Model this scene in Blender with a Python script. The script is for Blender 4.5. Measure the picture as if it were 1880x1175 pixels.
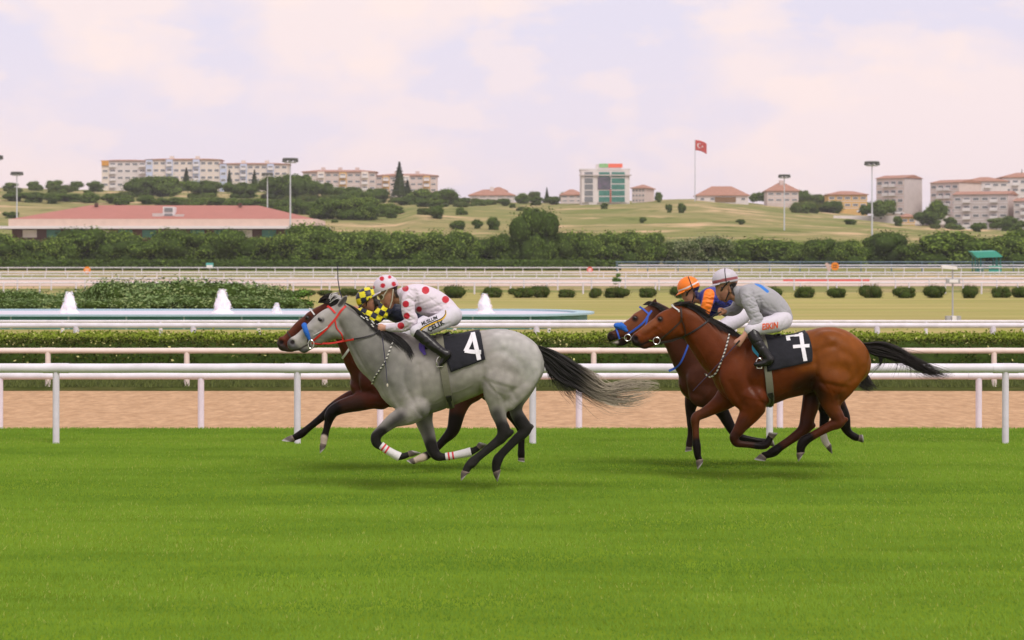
import bpy, bmesh, math, random
import numpy as np
from mathutils import Vector, Matrix
from mathutils.bvhtree import BVHTree
import mathutils.noise as mnoise

for _o in list(bpy.data.objects):
    bpy.data.objects.remove(_o)
SC = bpy.context.scene
COL = SC.collection
rng = random.Random(7)
NR = np.random.default_rng(7)
R = math.radians

# ------------------------------------------------------------------ camera
F = 4500.0            # focal length in photograph pixels (about an 86 mm lens)
CX, HY, CH = 940.0, 495.0, 2.2      # optical axis column, horizon row, camera height (m)
cam_d = bpy.data.cameras.new('camera')
cam = bpy.data.objects.new('camera', cam_d)
COL.objects.link(cam)
cam.location = (0, 0, CH)
cam.rotation_euler = (R(90), 0, 0)
cam_d.sensor_width = 36
cam_d.lens = F / 1880 * 36
cam_d.shift_y = -(587.5 - HY) / 1880
cam_d.clip_start = 0.5
cam_d.clip_end = 20000
SC.camera = cam
cam_d.dof.use_dof = True; cam_d.dof.focus_distance = 25.0; cam_d.dof.aperture_fstop = 5.0

# ------------------------------------------------------------------ world, sun, exposure
SUN_EL, SUN_AZ = 52, 152      # azimuth measured from +Y (view direction) clockwise: high, behind the camera to the right
world = bpy.data.worlds.new('World')
SC.world = world
world.use_nodes = True
wn, wl = world.node_tree.nodes, world.node_tree.links
wn.clear()
out = wn.new('ShaderNodeOutputWorld')
bg = wn.new('ShaderNodeBackground'); bg.inputs['Strength'].default_value = 0.10
sky = wn.new('ShaderNodeTexSky'); sky.sky_type = 'NISHITA'; sky.sun_disc = False
sky.sun_elevation = R(SUN_EL); sky.sun_rotation = R(SUN_AZ)
sky.air_density = 1.0; sky.dust_density = 2.5; sky.ozone_density = 1.0
# thin veil of cloud: the sky shows through in pale lilac, the cloud tops are warm cream
tc = wn.new('ShaderNodeTexCoord')
mp = wn.new('ShaderNodeMapping'); mp.inputs['Scale'].default_value = (1.0, 1.0, 2.0)
mp.inputs['Location'].default_value = (0.37, 0.0, 0.05)
n1 = wn.new('ShaderNodeTexNoise'); n1.inputs['Scale'].default_value = 9.0; n1.inputs['Detail'].default_value = 7; n1.inputs['Roughness'].default_value = 0.52
n2 = wn.new('ShaderNodeTexNoise'); n2.inputs['Scale'].default_value = 26.0; n2.inputs['Detail'].default_value = 6; n2.inputs['Roughness'].default_value = 0.5
r1 = wn.new('ShaderNodeValToRGB'); r1.color_ramp.elements[0].position = 0.47; r1.color_ramp.elements[1].position = 0.58
r2 = wn.new('ShaderNodeValToRGB'); r2.color_ramp.elements[0].position = 0.50; r2.color_ramp.elements[1].position = 0.60
CLOUD_K = 10.0     # cloud radiance in the sky texture's own units (strength 0.10 brings it to about 1)
def rgbn(c, k=1.0):
    n = wn.new('ShaderNodeRGB'); n.outputs[0].default_value = (c[0]*k, c[1]*k, c[2]*k, 1); return n
veil = rgbn((0.665, 0.615, 0.725), CLOUD_K)
warm = rgbn((0.845, 0.685, 0.62), CLOUD_K)
pink = rgbn((0.775, 0.65, 0.675), CLOUD_K)
def mixn(a, b, fac):
    m = wn.new('ShaderNodeMix'); m.data_type = 'RGBA'
    wl.new(a, m.inputs[6]); wl.new(b, m.inputs[7])
    if isinstance(fac, float): m.inputs[0].default_value = fac
    else: wl.new(fac, m.inputs[0])
    return m.outputs[2]
for n in (n1, n2): wl.new(mp.outputs[0], n.inputs['Vector'])
wl.new(tc.outputs['Generated'], mp.inputs['Vector'])
wl.new(n1.outputs['Fac'], r1.inputs['Fac']); wl.new(n2.outputs['Fac'], r2.inputs['Fac'])
base = mixn(sky.outputs[0], veil.outputs[0], 0.90)
mm = wn.new('ShaderNodeMath'); mm.operation = 'MULTIPLY'; wl.new(r1.outputs['Color'], mm.inputs[0]); mm.inputs[1].default_value = 0.62
c1 = mixn(base, warm.outputs[0], mm.outputs[0])
mm2 = wn.new('ShaderNodeMath'); mm2.operation = 'MULTIPLY'; wl.new(r2.outputs['Color'], mm2.inputs[0]); mm2.inputs[1].default_value = 0.42
c2 = mixn(c1, warm.outputs[0], mm2.outputs[0])
# the air thickens to a pinkish white towards the horizon, all the way round
sx = wn.new('ShaderNodeSeparateXYZ'); wl.new(tc.outputs['Generated'], sx.inputs[0])
hm = wn.new('ShaderNodeMapRange'); hm.inputs[1].default_value = 0.0; hm.inputs[2].default_value = 0.10; hm.inputs[3].default_value = 0.75; hm.inputs[4].default_value = 0.0
wl.new(sx.outputs['Z'], hm.inputs[0])
c2 = mixn(c2, pink.outputs[0], hm.outputs[0])
wl.new(c2, bg.inputs['Color']); wl.new(bg.outputs[0], out.inputs['Surface'])

sun_d = bpy.data.lights.new('sun', 'SUN'); sun_d.energy = 1.6; sun_d.angle = R(25); sun_d.color = (1.0, 0.95, 0.87)
sun = bpy.data.objects.new('sun', sun_d); COL.objects.link(sun)
_el, _az = R(SUN_EL), R(SUN_AZ)
_sd = Vector((math.sin(_az)*math.cos(_el), math.cos(_az)*math.cos(_el), math.sin(_el)))   # towards the sun
sun.rotation_euler = _sd.to_track_quat('Z', 'Y').to_euler()
SC.view_settings.view_transform = 'Standard'; SC.view_settings.look = 'None'
SC.view_settings.exposure = 0.4; SC.view_settings.gamma = 1.0
SC.view_settings.use_curve_mapping = False
SC.render.engine = 'CYCLES'
SC.cycles.max_bounces = 6; SC.cycles.transparent_max_bounces = 8; SC.cycles.volume_bounces = 0
SC.cycles.use_denoising = True

# ------------------------------------------------------------------ helpers
def W(px, py, d):
    return Vector(((px - CX) / F * d, d, CH + (HY - py) / F * d))

def prop(o, label=None, cat=None, group=None, kind=None):
    if label: o['label'] = label
    if cat: o['category'] = cat
    if group: o['group'] = group
    if kind: o['kind'] = kind
    return o

def empty(name, loc=(0, 0, 0), label=None, cat=None, group=None, kind=None, parent=None):
    o = bpy.data.objects.new(name, None); COL.objects.link(o)
    o.location = loc; o.empty_display_size = 0.2
    if parent: o.parent = parent
    return prop(o, label, cat, group, kind)

def link(name, me, mats, parent=None, loc=(0, 0, 0)):
    o = bpy.data.objects.new(name, me); COL.objects.link(o)
    if mats is not None and not me.materials:
        for m in (mats if isinstance(mats, (list, tuple)) else [mats]): me.materials.append(m)
    if parent:
        o.parent = parent
        if loc == 'w' and parent.parent is None: o.matrix_parent_inverse = Matrix.Translation(-parent.location)
    if loc != 'w': o.location = loc
    return o

def np_mesh(name, V, Fc, smooth=True, col=None):
    """V (n,3), Fc list of faces or (m,k) int array; col (n,3) per-vertex colours"""
    me = bpy.data.meshes.new(name)
    V = np.asarray(V, dtype=np.float32)
    if isinstance(Fc, np.ndarray):
        m, k = Fc.shape
        me.vertices.add(len(V)); me.vertices.foreach_set('co', V.ravel())
        me.loops.add(m*k); me.loops.foreach_set('vertex_index', Fc.astype(np.int32).ravel())
        me.polygons.add(m); me.polygons.foreach_set('loop_start', np.arange(0, m*k, k, dtype=np.int32))
        me.update(calc_edges=True)
    else:
        me.from_pydata([tuple(v) for v in V], [], Fc); me.update()
    if smooth: me.polygons.foreach_set('use_smooth', np.ones(len(me.polygons), dtype=bool))
    if col is not None:
        a = me.color_attributes.new('Col', 'FLOAT_COLOR', 'POINT')
        c4 = np.ones((len(V), 4), dtype=np.float32); c4[:, :3] = col
        a.data.foreach_set('color', c4.ravel())
    return me

class MB:
    """collects simple solids into one mesh"""
    def __init__(s): s.v = []; s.f = []; s.m = []; s.cur = 0
    def add(s, vs, fs):
        b = len(s.v); s.v += [tuple(v) for v in vs]; s.f += [tuple(b+i for i in f) for f in fs]; s.m += [s.cur]*len(fs); return s
    def box(s, x0, x1, y0, y1, z0, z1):
        return s.add([(x0,y0,z0),(x1,y0,z0),(x1,y1,z0),(x0,y1,z0),(x0,y0,z1),(x1,y0,z1),(x1,y1,z1),(x0,y1,z1)],
                     [(0,3,2,1),(4,5,6,7),(0,1,5,4),(1,2,6,5),(2,3,7,6),(3,0,4,7)])
    def tube(s, pts, rad, n=8, cap=True):
        pts = [Vector(p) for p in pts]; N = len(pts); vs = []; fs = []
        rad = rad if hasattr(rad, '__len__') else [rad]*N
        up = None
        for i, p in enumerate(pts):
            t = (pts[min(i+1, N-1)] - pts[max(i-1, 0)]).normalized()
            if up is None:
                up = Vector((0,0,1)) if abs(t.z) < 0.9 else Vector((1,0,0))
            a = t.cross(up).normalized(); b = a.cross(t).normalized(); up = b
            for k in range(n):
                th = 2*math.pi*k/n
                vs.append(p + (a*math.cos(th) + b*math.sin(th))*rad[i])
        for i in range(N-1):
            for k in range(n):
                k2 = (k+1) % n
                fs.append((i*n+k, i*n+k2, (i+1)*n+k2, (i+1)*n+k))
        if cap: fs += [tuple(range(n-1, -1, -1)), tuple((N-1)*n+k for k in range(n))]
        return s.add(vs, fs)
    def lathe(s, prof, n=12, c=(0,0,0), cap=True):
        vs = []; fs = []
        for r, z in prof:
            for k in range(n):
                th = 2*math.pi*k/n; vs.append((c[0]+r*math.cos(th), c[1]+r*math.sin(th), c[2]+z))
        for i in range(len(prof)-1):
            for k in range(n):
                k2 = (k+1) % n; fs.append((i*n+k, i*n+k2, (i+1)*n+k2, (i+1)*n+k))
        if cap: fs += [tuple(range(n-1,-1,-1)), tuple((len(prof)-1)*n+k for k in range(n))]
        return s.add(vs, fs)
    def prism(s, poly, y0, y1):
        """polygon in x,z extruded along y"""
        n = len(poly)
        vs = [(x, y0, z) for x, z in poly] + [(x, y1, z) for x, z in poly]
        fs = [tuple(range(n)), tuple(range(2*n-1, n-1, -1))] + [((i+1)%n, i, n+i, n+(i+1)%n) for i in range(n)]
        return s.add(vs, fs)
    def mesh(s, name, smooth=False):
        me = bpy.data.meshes.new(name); me.from_pydata(s.v, [], s.f)
        if any(s.m): me.polygons.foreach_set('material_index', s.m)
        me.update()
        bm = bmesh.new(); bm.from_mesh(me); bmesh.ops.recalc_face_normals(bm, faces=bm.faces); bm.to_mesh(me); bm.free()
        if smooth:
            me.polygons.foreach_set('use_smooth', [True]*len(me.polygons))
            me.set_sharp_from_angle(angle=R(40))
        return me
    def build(s, name, mats, parent=None, smooth=False, loc=(0,0,0)):
        return link(name, s.mesh(name, smooth), mats, parent, loc)

# ---- materials
def mat(name, color=(0.5,0.5,0.5), rough=0.6, metal=0.0, var=0.0, vscale=8.0, spec=0.4, bump=0.0, bscale=30.0, attr=False, color2=None, coords='Object', sheen=0.0, emit=None, detail=5.0, stretch=None, coat=0.0):
    m = bpy.data.materials.new(name); m.use_nodes = True
    nt = m.node_tree; b = nt.nodes['Principled BSDF']
    b.inputs['Base Color'].default_value = (*color, 1)
    b.inputs['Roughness'].default_value = rough; b.inputs['Metallic'].default_value = metal
    b.inputs['Specular IOR Level'].default_value = spec
    if coat: b.inputs['Coat Weight'].default_value = coat; b.inputs['Coat Roughness'].default_value = 0.35
    if sheen: b.inputs['Sheen Weight'].default_value = sheen
    N, L = nt.nodes, nt.links
    src = None
    if attr:
        a = N.new('ShaderNodeAttribute'); a.attribute_name = 'Col'; src = a.outputs['Color']
    vec = None
    if var or bump or color2:
        t = N.new('ShaderNodeTexCoord'); vec = t.outputs[coords]
        if stretch:
            mpn = N.new('ShaderNodeMapping'); mpn.inputs['Scale'].default_value = stretch
            L.new(vec, mpn.inputs['Vector']); vec = mpn.outputs[0]
    if var or color2:
        n = N.new('ShaderNodeTexNoise'); n.inputs['Scale'].default_value = vscale; n.inputs['Detail'].default_value = detail; n.inputs['Roughness'].default_value = 0.6
        L.new(vec, n.inputs['Vector'])
        if color2:
            mx = N.new('ShaderNodeMix'); mx.data_type = 'RGBA'
            rp = N.new('ShaderNodeValToRGB'); rp.color_ramp.elements[0].position = 0.38; rp.color_ramp.elements[1].position = 0.62
            L.new(n.outputs['Fac'], rp.inputs['Fac']); L.new(rp.outputs['Color'], mx.inputs[0])
            mx.inputs[6].default_value = (*color, 1); mx.inputs[7].default_value = (*color2, 1); src = mx.outputs[2]
        if var:
            mr = N.new('ShaderNodeMapRange'); mr.inputs[1].default_value = 0.25; mr.inputs[2].default_value = 0.75
            mr.inputs[3].default_value = 1 - var; mr.inputs[4].default_value = 1 + var
            n3 = N.new('ShaderNodeTexNoise'); n3.inputs['Scale'].default_value = vscale*2.7; n3.inputs['Detail'].default_value = detail
            L.new(vec, n3.inputs['Vector']); L.new(n3.outputs['Fac'], mr.inputs[0])
            mu = N.new('ShaderNodeMix'); mu.data_type = 'RGBA'; mu.blend_type = 'MULTIPLY'; mu.inputs[0].default_value = 1
            if src: L.new(src, mu.inputs[6])
            else: mu.inputs[6].default_value = (*color, 1)
            L.new(mr.outputs[0], mu.inputs[7]); src = mu.outputs[2]
    if src: L.new(src, b.inputs['Base Color'])
    if bump:
        n = N.new('ShaderNodeTexNoise'); n.inputs['Scale'].default_value = bscale; n.inputs['Detail'].default_value = 4
        L.new(vec, n.inputs['Vector'])
        bp = N.new('ShaderNodeBump'); bp.inputs['Strength'].default_value = bump; bp.inputs['Distance'].default_value = 0.02
        L.new(n.outputs['Fac'], bp.inputs['Height']); L.new(bp.outputs['Normal'], b.inputs['Normal'])
    if emit:
        b.inputs['Emission Color'].default_value = (*emit[0], 1); b.inputs['Emission Strength'].default_value = emit[1]
    return m

# ---- implicit surfaces: chains of elliptic capsules blended together, meshed with surface nets
def spline(nodes, n):
    """Catmull-Rom through rows of numbers"""
    P = np.asarray(nodes, dtype=float)
    if len(P) < 3:
        t = np.linspace(0, 1, n+1)[:, None]; return P[0]*(1-t) + P[-1]*t
    Q = np.vstack([2*P[0]-P[1], P, 2*P[-1]-P[-2]])
    outp = []
    for i in range(1, len(Q)-2):
        p0, p1, p2, p3 = Q[i-1], Q[i], Q[i+1], Q[i+2]
        for t in np.linspace(0, 1, n, endpoint=False):
            outp.append(0.5*((2*p1) + (-p0+p2)*t + (2*p0-5*p1+4*p2-p3)*t*t + (-p0+3*p1-3*p2+p3)*t**3))
    outp.append(P[-1])
    return np.array(outp)

class Field:
    def __init__(s, d, box, h, yr):
        """d depth of the mid plane, box px rect (x0,y0,x1,y1), yr lateral half range"""
        s.d = d; s.h = h
        a = W(box[0], box[3], d); b = W(box[2], box[1], d)
        s.o = np.array([a.x, d - yr, a.z], dtype=np.float32)
        s.n = [int(math.ceil((b.x-a.x)/h))+1, int(math.ceil(2*yr/h))+1, int(math.ceil((b.z-a.z)/h))+1]
        s.f = np.full(s.n, 0.5, dtype=np.float32)
        s.k = d / F
    def _sub(s, lo, hi):
        i0 = [max(0, int((lo[a]-s.o[a])/s.h)) for a in range(3)]
        i1 = [min(s.n[a], int((hi[a]-s.o[a])/s.h)+2) for a in range(3)]
        if any(i1[a] <= i0[a] for a in range(3)): return None
        g = [(s.o[a] + s.h*np.arange(i0[a], i1[a])).astype(np.float32) for a in range(3)]
        return tuple(slice(i0[a], i1[a]) for a in range(3)), g
    def chain(s, nodes, k=0.02, sub=4, grow=0.0, cut=False):
        """nodes: (px, py, r_px, w_m, y_m). k blend radius. cut carves instead of adding"""
        P = spline(nodes, sub) if len(nodes) > 2 else np.asarray(nodes, float)
        Q = np.empty((len(P), 5))
        for i, p in enumerate(P):
            w = W(p[0], p[1], s.d + p[4]); Q[i] = (w.x, w.z, p[2]*s.k + grow, p[3] + grow, s.d + p[4])
        Q[:, 2:4] = np.maximum(Q[:, 2:4], 0.0015)
        pad = max(0.05, k*1.6)
        rm = Q[:, 2].max() + pad; wm = Q[:, 3].max() + pad
        sub_ = s._sub((Q[:,0].min()-rm, Q[:,4].min()-wm, Q[:,1].min()-rm), (Q[:,0].max()+rm, Q[:,4].max()+wm, Q[:,1].max()+rm))
        if sub_ is None: return
        sl, g = sub_
        acc = np.full([len(x) for x in g], 0.5, dtype=np.float32)
        for i in range(len(Q)-1):
            A, B = Q[i], Q[i+1]
            rr = max(A[2], B[2]) + pad; ww = max(A[3], B[3]) + pad
            t2 = s._sub((min(A[0],B[0])-rr, min(A[4],B[4])-ww, min(A[1],B[1])-rr), (max(A[0],B[0])+rr, max(A[4],B[4])+ww, max(A[1],B[1])+rr))
            if t2 is None: continue
            sl2, (gx, gy, gz) = t2
            X = gx[:, None]; Z = gz[None, :]
            dx, dz = B[0]-A[0], B[1]-A[1]; L2 = dx*dx + dz*dz + 1e-9
            t = np.clip(((X-A[0])*dx + (Z-A[1])*dz)/L2, 0, 1)
            a2 = (X-A[0]-t*dx)**2 + (Z-A[1]-t*dz)**2
            r = A[2] + t*(B[2]-A[2]); w = A[3] + t*(B[3]-A[3]); yc = A[4] + t*(B[4]-A[4])
            b2 = (gy[None, :, None] - yc[:, None, :])**2
            r2 = (r*r)[:, None, :]; w2 = (w*w)[:, None, :]
            k0 = np.sqrt(a2[:, None, :]/r2 + b2/w2)
            k1 = np.sqrt(a2[:, None, :]/(r2*r2) + b2/(w2*w2)) + 1e-6
            dd = k0*(k0-1)/k1
            dd = np.where(k0 < 0.3, -np.minimum(np.sqrt(r2), np.sqrt(w2))*(1-k0), dd)
            ls = tuple(slice(sl2[a].start - sl[a].start, sl2[a].stop - sl[a].start) for a in range(3))
            acc[ls] = np.minimum(acc[ls], dd)
        cur = s.f[sl]
        if cut:
            b = -acc
            h = np.clip(0.5 - 0.5*(cur-b)/k, 0, 1)
            s.f[sl] = cur*(1-h) + b*h + k*h*(1-h)
        else:
            h = np.clip(0.5 + 0.5*(acc-cur)/k, 0, 1)
            s.f[sl] = acc*(1-h) + cur*h - k*h*(1-h)
    def relief(s, pts, amp, rad, side=0):
        """raise (amp>0) or groove (amp<0) the flanks along a px polyline; amp in m, rad in px"""
        P = spline(pts, 5) if len(pts) > 2 else np.asarray(pts, float)
        Q = np.array([[W(p[0], p[1], s.d).x, W(p[0], p[1], s.d).z] for p in P]); rr = rad*s.k
        y0, y1 = s.o[1], s.o[1] + s.h*s.n[1]
        if side < 0: y1 = s.d - 0.02
        if side > 0: y0 = s.d + 0.02
        t = s._sub((Q[:,0].min()-2.5*rr, y0, Q[:,1].min()-2.5*rr), (Q[:,0].max()+2.5*rr, y1, Q[:,1].max()+2.5*rr))
        if t is None: return
        sl, (gx, gy, gz) = t
        X = gx[:, None]; Z = gz[None, :]
        d2 = np.full((len(gx), len(gz)), 9.0)
        if len(Q) == 1: d2 = (X-Q[0,0])**2 + (Z-Q[0,1])**2
        for i in range(len(Q)-1):
            A, B = Q[i], Q[i+1]; dx, dz = B-A; L2 = dx*dx+dz*dz+1e-9
            tt = np.clip(((X-A[0])*dx + (Z-A[1])*dz)/L2, 0, 1)
            d2 = np.minimum(d2, (X-A[0]-tt*dx)**2 + (Z-A[1]-tt*dz)**2)
        s.f[sl] -= (amp*np.exp(-d2/(rr*rr)))[:, None, :].astype(np.float32)
    def clip(s, fn, k=0.01):
        """intersect with fn(X,Y,Z) <= 0 (metres)"""
        gx, gy, gz = [(s.o[a] + s.h*np.arange(s.n[a])).astype(np.float32) for a in range(3)]
        v = fn(gx[:, None, None], gy[None, :, None], gz[None, None, :])
        s.f = np.maximum(s.f, v)
    def mesh(s, smooth_iter=2):
        f = s.f; ins = f < 0
        nx, ny, nz = f.shape
        c = np.zeros((nx-1, ny-1, nz-1), dtype=np.int8)
        for a in (0,1):
            for b in (0,1):
                for e in (0,1): c += ins[a:nx-1+a, b:ny-1+b, e:nz-1+e]
        act = (c > 0) & (c < 8)
        I, J, K = np.nonzero(act)
        idx = np.full(act.shape, -1, dtype=np.int32); idx[I, J, K] = np.arange(len(I))
        cor = np.array([(a,b,e) for a in (0,1) for b in (0,1) for e in (0,1)])
        val = np.stack([f[I+a, J+b, K+e] for a,b,e in cor], 1)
        sm = np.zeros((len(I), 3)); cnt = np.zeros(len(I))
        for i in range(8):
            for j in range(i+1, 8):
                if np.abs(cor[i]-cor[j]).sum() != 1: continue
                va, vb = val[:, i], val[:, j]; x = (va < 0) != (vb < 0)
                t = np.where(x, va/np.where(x, va-vb, 1), 0)
                sm += np.where(x[:, None], cor[i] + t[:, None]*(cor[j]-cor[i]), 0); cnt += x
        V = s.o + s.h*(np.stack([I, J, K], 1) + sm/cnt[:, None])
        quads = []
        for ax in range(3):
            u, v = [(1,2),(2,0),(0,1)][ax]
            sl0 = [slice(None)]*3; sl1 = [slice(None)]*3
            sl0[ax] = slice(0, -1); sl1[ax] = slice(1, None)
            A = ins[tuple(sl0)]; B = ins[tuple(sl1)]
            x = A != B
            for q in (u, v):
                z = [slice(None)]*3; z[q] = 0; x[tuple(z)] = False
                z[q] = -1; x[tuple(z)] = False
            p = np.stack(np.nonzero(x), 1)
            if not len(p): continue
            eu = np.zeros(3, int); eu[u] = 1; ev = np.zeros(3, int); ev[v] = 1
            q4 = [p-eu-ev, p-ev, p, p-eu]
            ids = np.stack([idx[tuple(q.T)] for q in q4], 1)
            flip = ~A[tuple(p.T)]
            ids[flip] = ids[flip][:, ::-1]
            quads.append(ids)
        Q = np.vstack(quads)
        Q = Q[(Q >= 0).all(1)]
        for _ in range(smooth_iter):
            S = np.zeros_like(V); C = np.zeros(len(V))
            ia = np.concatenate([Q[:, a] for a in range(4)] + [Q[:, (a+1) % 4] for a in range(4)])
            ib = np.concatenate([Q[:, (a+1) % 4] for a in range(4)] + [Q[:, a] for a in range(4)])
            C = np.bincount(ia, minlength=len(V))
            for e in range(3): S[:, e] = np.bincount(ia, weights=V[ib, e], minlength=len(V))
            V = 0.5*V + 0.5*S/C[:, None]
        return V, Q

def to_px(V):
    V = np.asarray(V)
    return CX + V[:, 0]/V[:, 1]*F, HY - (V[:, 2]-CH)/V[:, 1]*F

def seg_dist(px, py, pts):
    P = np.asarray(pts, float); d2 = np.full(len(px), 1e9)
    if len(P) == 1: return np.hypot(px-P[0,0], py-P[0,1])
    for i in range(len(P)-1):
        A, B = P[i], P[i+1]; e = B-A; L2 = (e*e).sum()+1e-9
        t = np.clip(((px-A[0])*e[0] + (py-A[1])*e[1])/L2, 0, 1)
        d2 = np.minimum(d2, (px-A[0]-t*e[0])**2 + (py-A[1]-t*e[1])**2)
    return np.sqrt(d2)

def paint(V, d, base, strokes):
    """per-vertex coat colour. stroke: (points px, radius px, colour, softness px, side) side -1 near, 1 far, 0 both"""
    px, py = to_px(V); y = V[:, 1]-d
    C = np.tile(np.array(base, float), (len(V), 1))
    for st in strokes:
        pts, rad, col, soft = st[:4]; side = st[4] if len(st) > 4 else 0
        w = np.clip((rad + soft - seg_dist(px, py, pts))/max(soft, 1e-3), 0, 1); w = w*w*(3-2*w)
        if side: w = w*((y*side) > 0)
        C = C*(1-w[:, None]) + np.array(col)*w[:, None]
    return C

M_BRLEA = mat('brown_leather', (0.03, 0.016, 0.010), rough=0.45, var=0.2, vscale=30)
M_STRAPB = mat('black_strap', (0.012, 0.012, 0.013), rough=0.6)
# ------------------------------------------------------------------ ground
def wpx(px, d): return (px-CX)/F*d
def zpx(py, d): return CH + (HY-py)/F*d

M_TURF = mat('turf_ground', (0.12,0.20,0.015), color2=(0.145,0.225,0.018), rough=1.0, spec=0.0, var=0.22, vscale=0.55, stretch=(0.35,1.2,1), detail=6)
M_SAND = mat('sand_track', (0.43,0.275,0.16), color2=(0.51,0.335,0.20), rough=1.0, spec=0.0, var=0.18, vscale=2.6, stretch=(1.1,0.42,1), bump=1.0, bscale=5, detail=10)
M_FARSAND = mat('far_sand_track', (0.58,0.46,0.39), rough=1.0, spec=0.05, var=0.12, vscale=0.3, stretch=(0.2,2,1))
M_LAWN = mat('infield_lawn', (0.29,0.295,0.095), color2=(0.40,0.335,0.14), rough=1.0, spec=0.0, var=0.16, vscale=0.12, stretch=(0.25,1.3,1), detail=7)
M_VERGE = mat('grass_verge', (0.055,0.070,0.018), color2=(0.085,0.085,0.028), rough=1.0, spec=0.0, var=0.3, vscale=1.2, stretch=(0.5,1,1), detail=7)

def strip(name, rows, material, x0=-1.0, x1=1.0, label=None, nseg=60, wob=0.0):
    """ground sheet from (d, z) rows; half-width grows with distance"""
    V = []; n = nseg+1
    for d, z in rows:
        hw = 0.42*d + 30
        for i in range(n):
            x = -hw + 2*hw*i/nseg
            V.append((x, d + wob*mnoise.noise((x*0.6, d, 3.1)), z + 0.0))
    Fs = [(r*n+i, r*n+i+1, (r+1)*n+i+1, (r+1)*n+i) for r in range(len(rows)-1) for i in range(nseg)]
    o = link(name, np_mesh(name, V, Fs, True), material)
    return prop(o, kind='structure')

# one sheet of base ground out to the horizon, everything else lies above it
RX = np.array([-2500,-200,0,180,540,700,860,1000,1100,1270,1370,1480,1560,1640,1760,1880,2100,4500], float)
RY = np.array([352,346,344,350,351,362,370,373,371,365,372,384,391,401,411,414,414,420], float)
GD_ = np.array([-60,33,34,35,52,54,60,66,76,100,150,200,216,330,385,415,450], float)
GZ_ = np.array([-.45,-.45,-.45,-.45,-.45,-.40,-.35,-.2,.10,.15,.2,.2,.4,.9,1.5,2.4,4.0], float)
def fbm(x, y, s): return mnoise.noise((x*s, y*s, 0.3)) + 0.5*mnoise.noise((x*s*2.1, y*s*2.1, 4.3)) + 0.25*mnoise.noise((x*s*4.3, y*s*4.3, 7.7))
def G(x, d):
    if d <= 450: return float(np.interp(d, GD_, GZ_))
    px = CX + x/max(d, 700)*F
    zr = zpx(float(np.interp(px, RX, RY)), 1000.0)
    t = min(1.0, (d-450)/550.0)
    tt = t**0.85 if px > 760 else t**1.0
    z = 4.0 + (zr-4.0)*tt
    e = math.sin(math.pi*min(1, t))
    z += e*1.5*fbm(x, d*1.5, 0.010) + min(1, t*4)*0.5*fbm(x, d, 0.05)
    if d > 1000: z += -0.004*(d-1000)
    return z
def ground_depth(px, py, d0=452, d1=1040):
    """distance at which the rising hillside stands at picture row py"""
    for d in np.arange(d0, d1, 5.0):
        if HY - (G(wpx(px, d), d)-CH)/d*F <= py: return float(d)
    return None
ds = list(np.linspace(-60, 60, 8)) + [66, 76, 88, 100, 125, 150, 175, 200, 208, 216, 250, 290, 330, 360, 385, 400, 415, 430] + list(np.linspace(450, 1060, 62)) + list(np.linspace(1100, 1600, 8)) + [2200, 3500, 6000, 9000]
V = []; nx = 130
for d in ds:
    hw = 0.42*max(d, 0) + 60 + (0 if d < 2000 else d)
    for i in range(nx+1):
        x = -hw + 2*hw*i/nx; V.append((x, d, G(x, d)))
Fs = [(r*(nx+1)+i, r*(nx+1)+i+1, (r+1)*(nx+1)+i+1, (r+1)*(nx+1)+i) for r in range(len(ds)-1) for i in range(nx)]
def hill_mat():
    m = bpy.data.materials.new('dry_grass_hill'); m.use_nodes = True
    N, L = m.node_tree.nodes, m.node_tree.links; b = N['Principled BSDF']; b.inputs['Roughness'].default_value = 1; b.inputs['Specular IOR Level'].default_value = 0
    t = N.new('ShaderNodeTexCoord'); mp_ = N.new('ShaderNodeMapping'); mp_.inputs['Scale'].default_value = (0.6, 0.7, 2.0); L.new(t.outputs['Object'], mp_.inputs['Vector'])
    def nz(sc, det):
        n = N.new('ShaderNodeTexNoise'); n.inputs['Scale'].default_value = sc; n.inputs['Detail'].default_value = det; n.inputs['Roughness'].default_value = 0.62; L.new(mp_.outputs[0], n.inputs['Vector']); return n.outputs['Fac']
    def rp(f, a, b_):
        r = N.new('ShaderNodeValToRGB'); r.color_ramp.elements[0].position = a; r.color_ramp.elements[1].position = b_; L.new(f, r.inputs['Fac']); return r.outputs['Color']
    def mx(f, a, c):
        m_ = N.new('ShaderNodeMix'); m_.data_type = 'RGBA'; L.new(f, m_.inputs[0])
        if isinstance(a, tuple): m_.inputs[6].default_value = (*a, 1)
        else: L.new(a, m_.inputs[6])
        m_.inputs[7].default_value = (*c, 1); return m_.outputs[2]
    c = mx(rp(nz(0.028, 7), .42, .60), (0.20,0.22,0.075), (0.30,0.265,0.12))      # olive grass to dry straw
    c = mx(rp(nz(0.06, 8), .52, .64), c, (0.56,0.40,0.24))                           # bare earth
    c = mx(rp(nz(0.11, 6), .54, .68), c, (0.105,0.14,0.038))                          # low scrub
    L.new(c, b.inputs['Base Color'])
    return m
prop(link('terrain', np_mesh('terrain', V, Fs, True), hill_mat()), kind='structure')
strip('infield_grass', [(60.5,-.34),(66,-.19),(76,.11),(100,.16),(150,.21),(200,.21),(214,.36)], M_LAWN)
strip('far_track', [(246,.555),(280,.70),(322,.88)], M_FARSAND)
strip('turf', [(-8,0),(6,0),(14,0),(20,0),(26,0),(30,0),(33.9,0),(34.0,-.05),(34.05,-.44)], M_TURF, wob=0.0, nseg=120)
strip('sand_track', [(34.0,-.42),(38,-.40),(44,-.40),(49,-.40),(52.4,-.39)], M_SAND)
strip('verge', [(52.3,-.385),(52.5,-.33),(54,-.31),(60,-.30),(61,-.32)], M_VERGE, wob=0.08, nseg=160)

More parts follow.
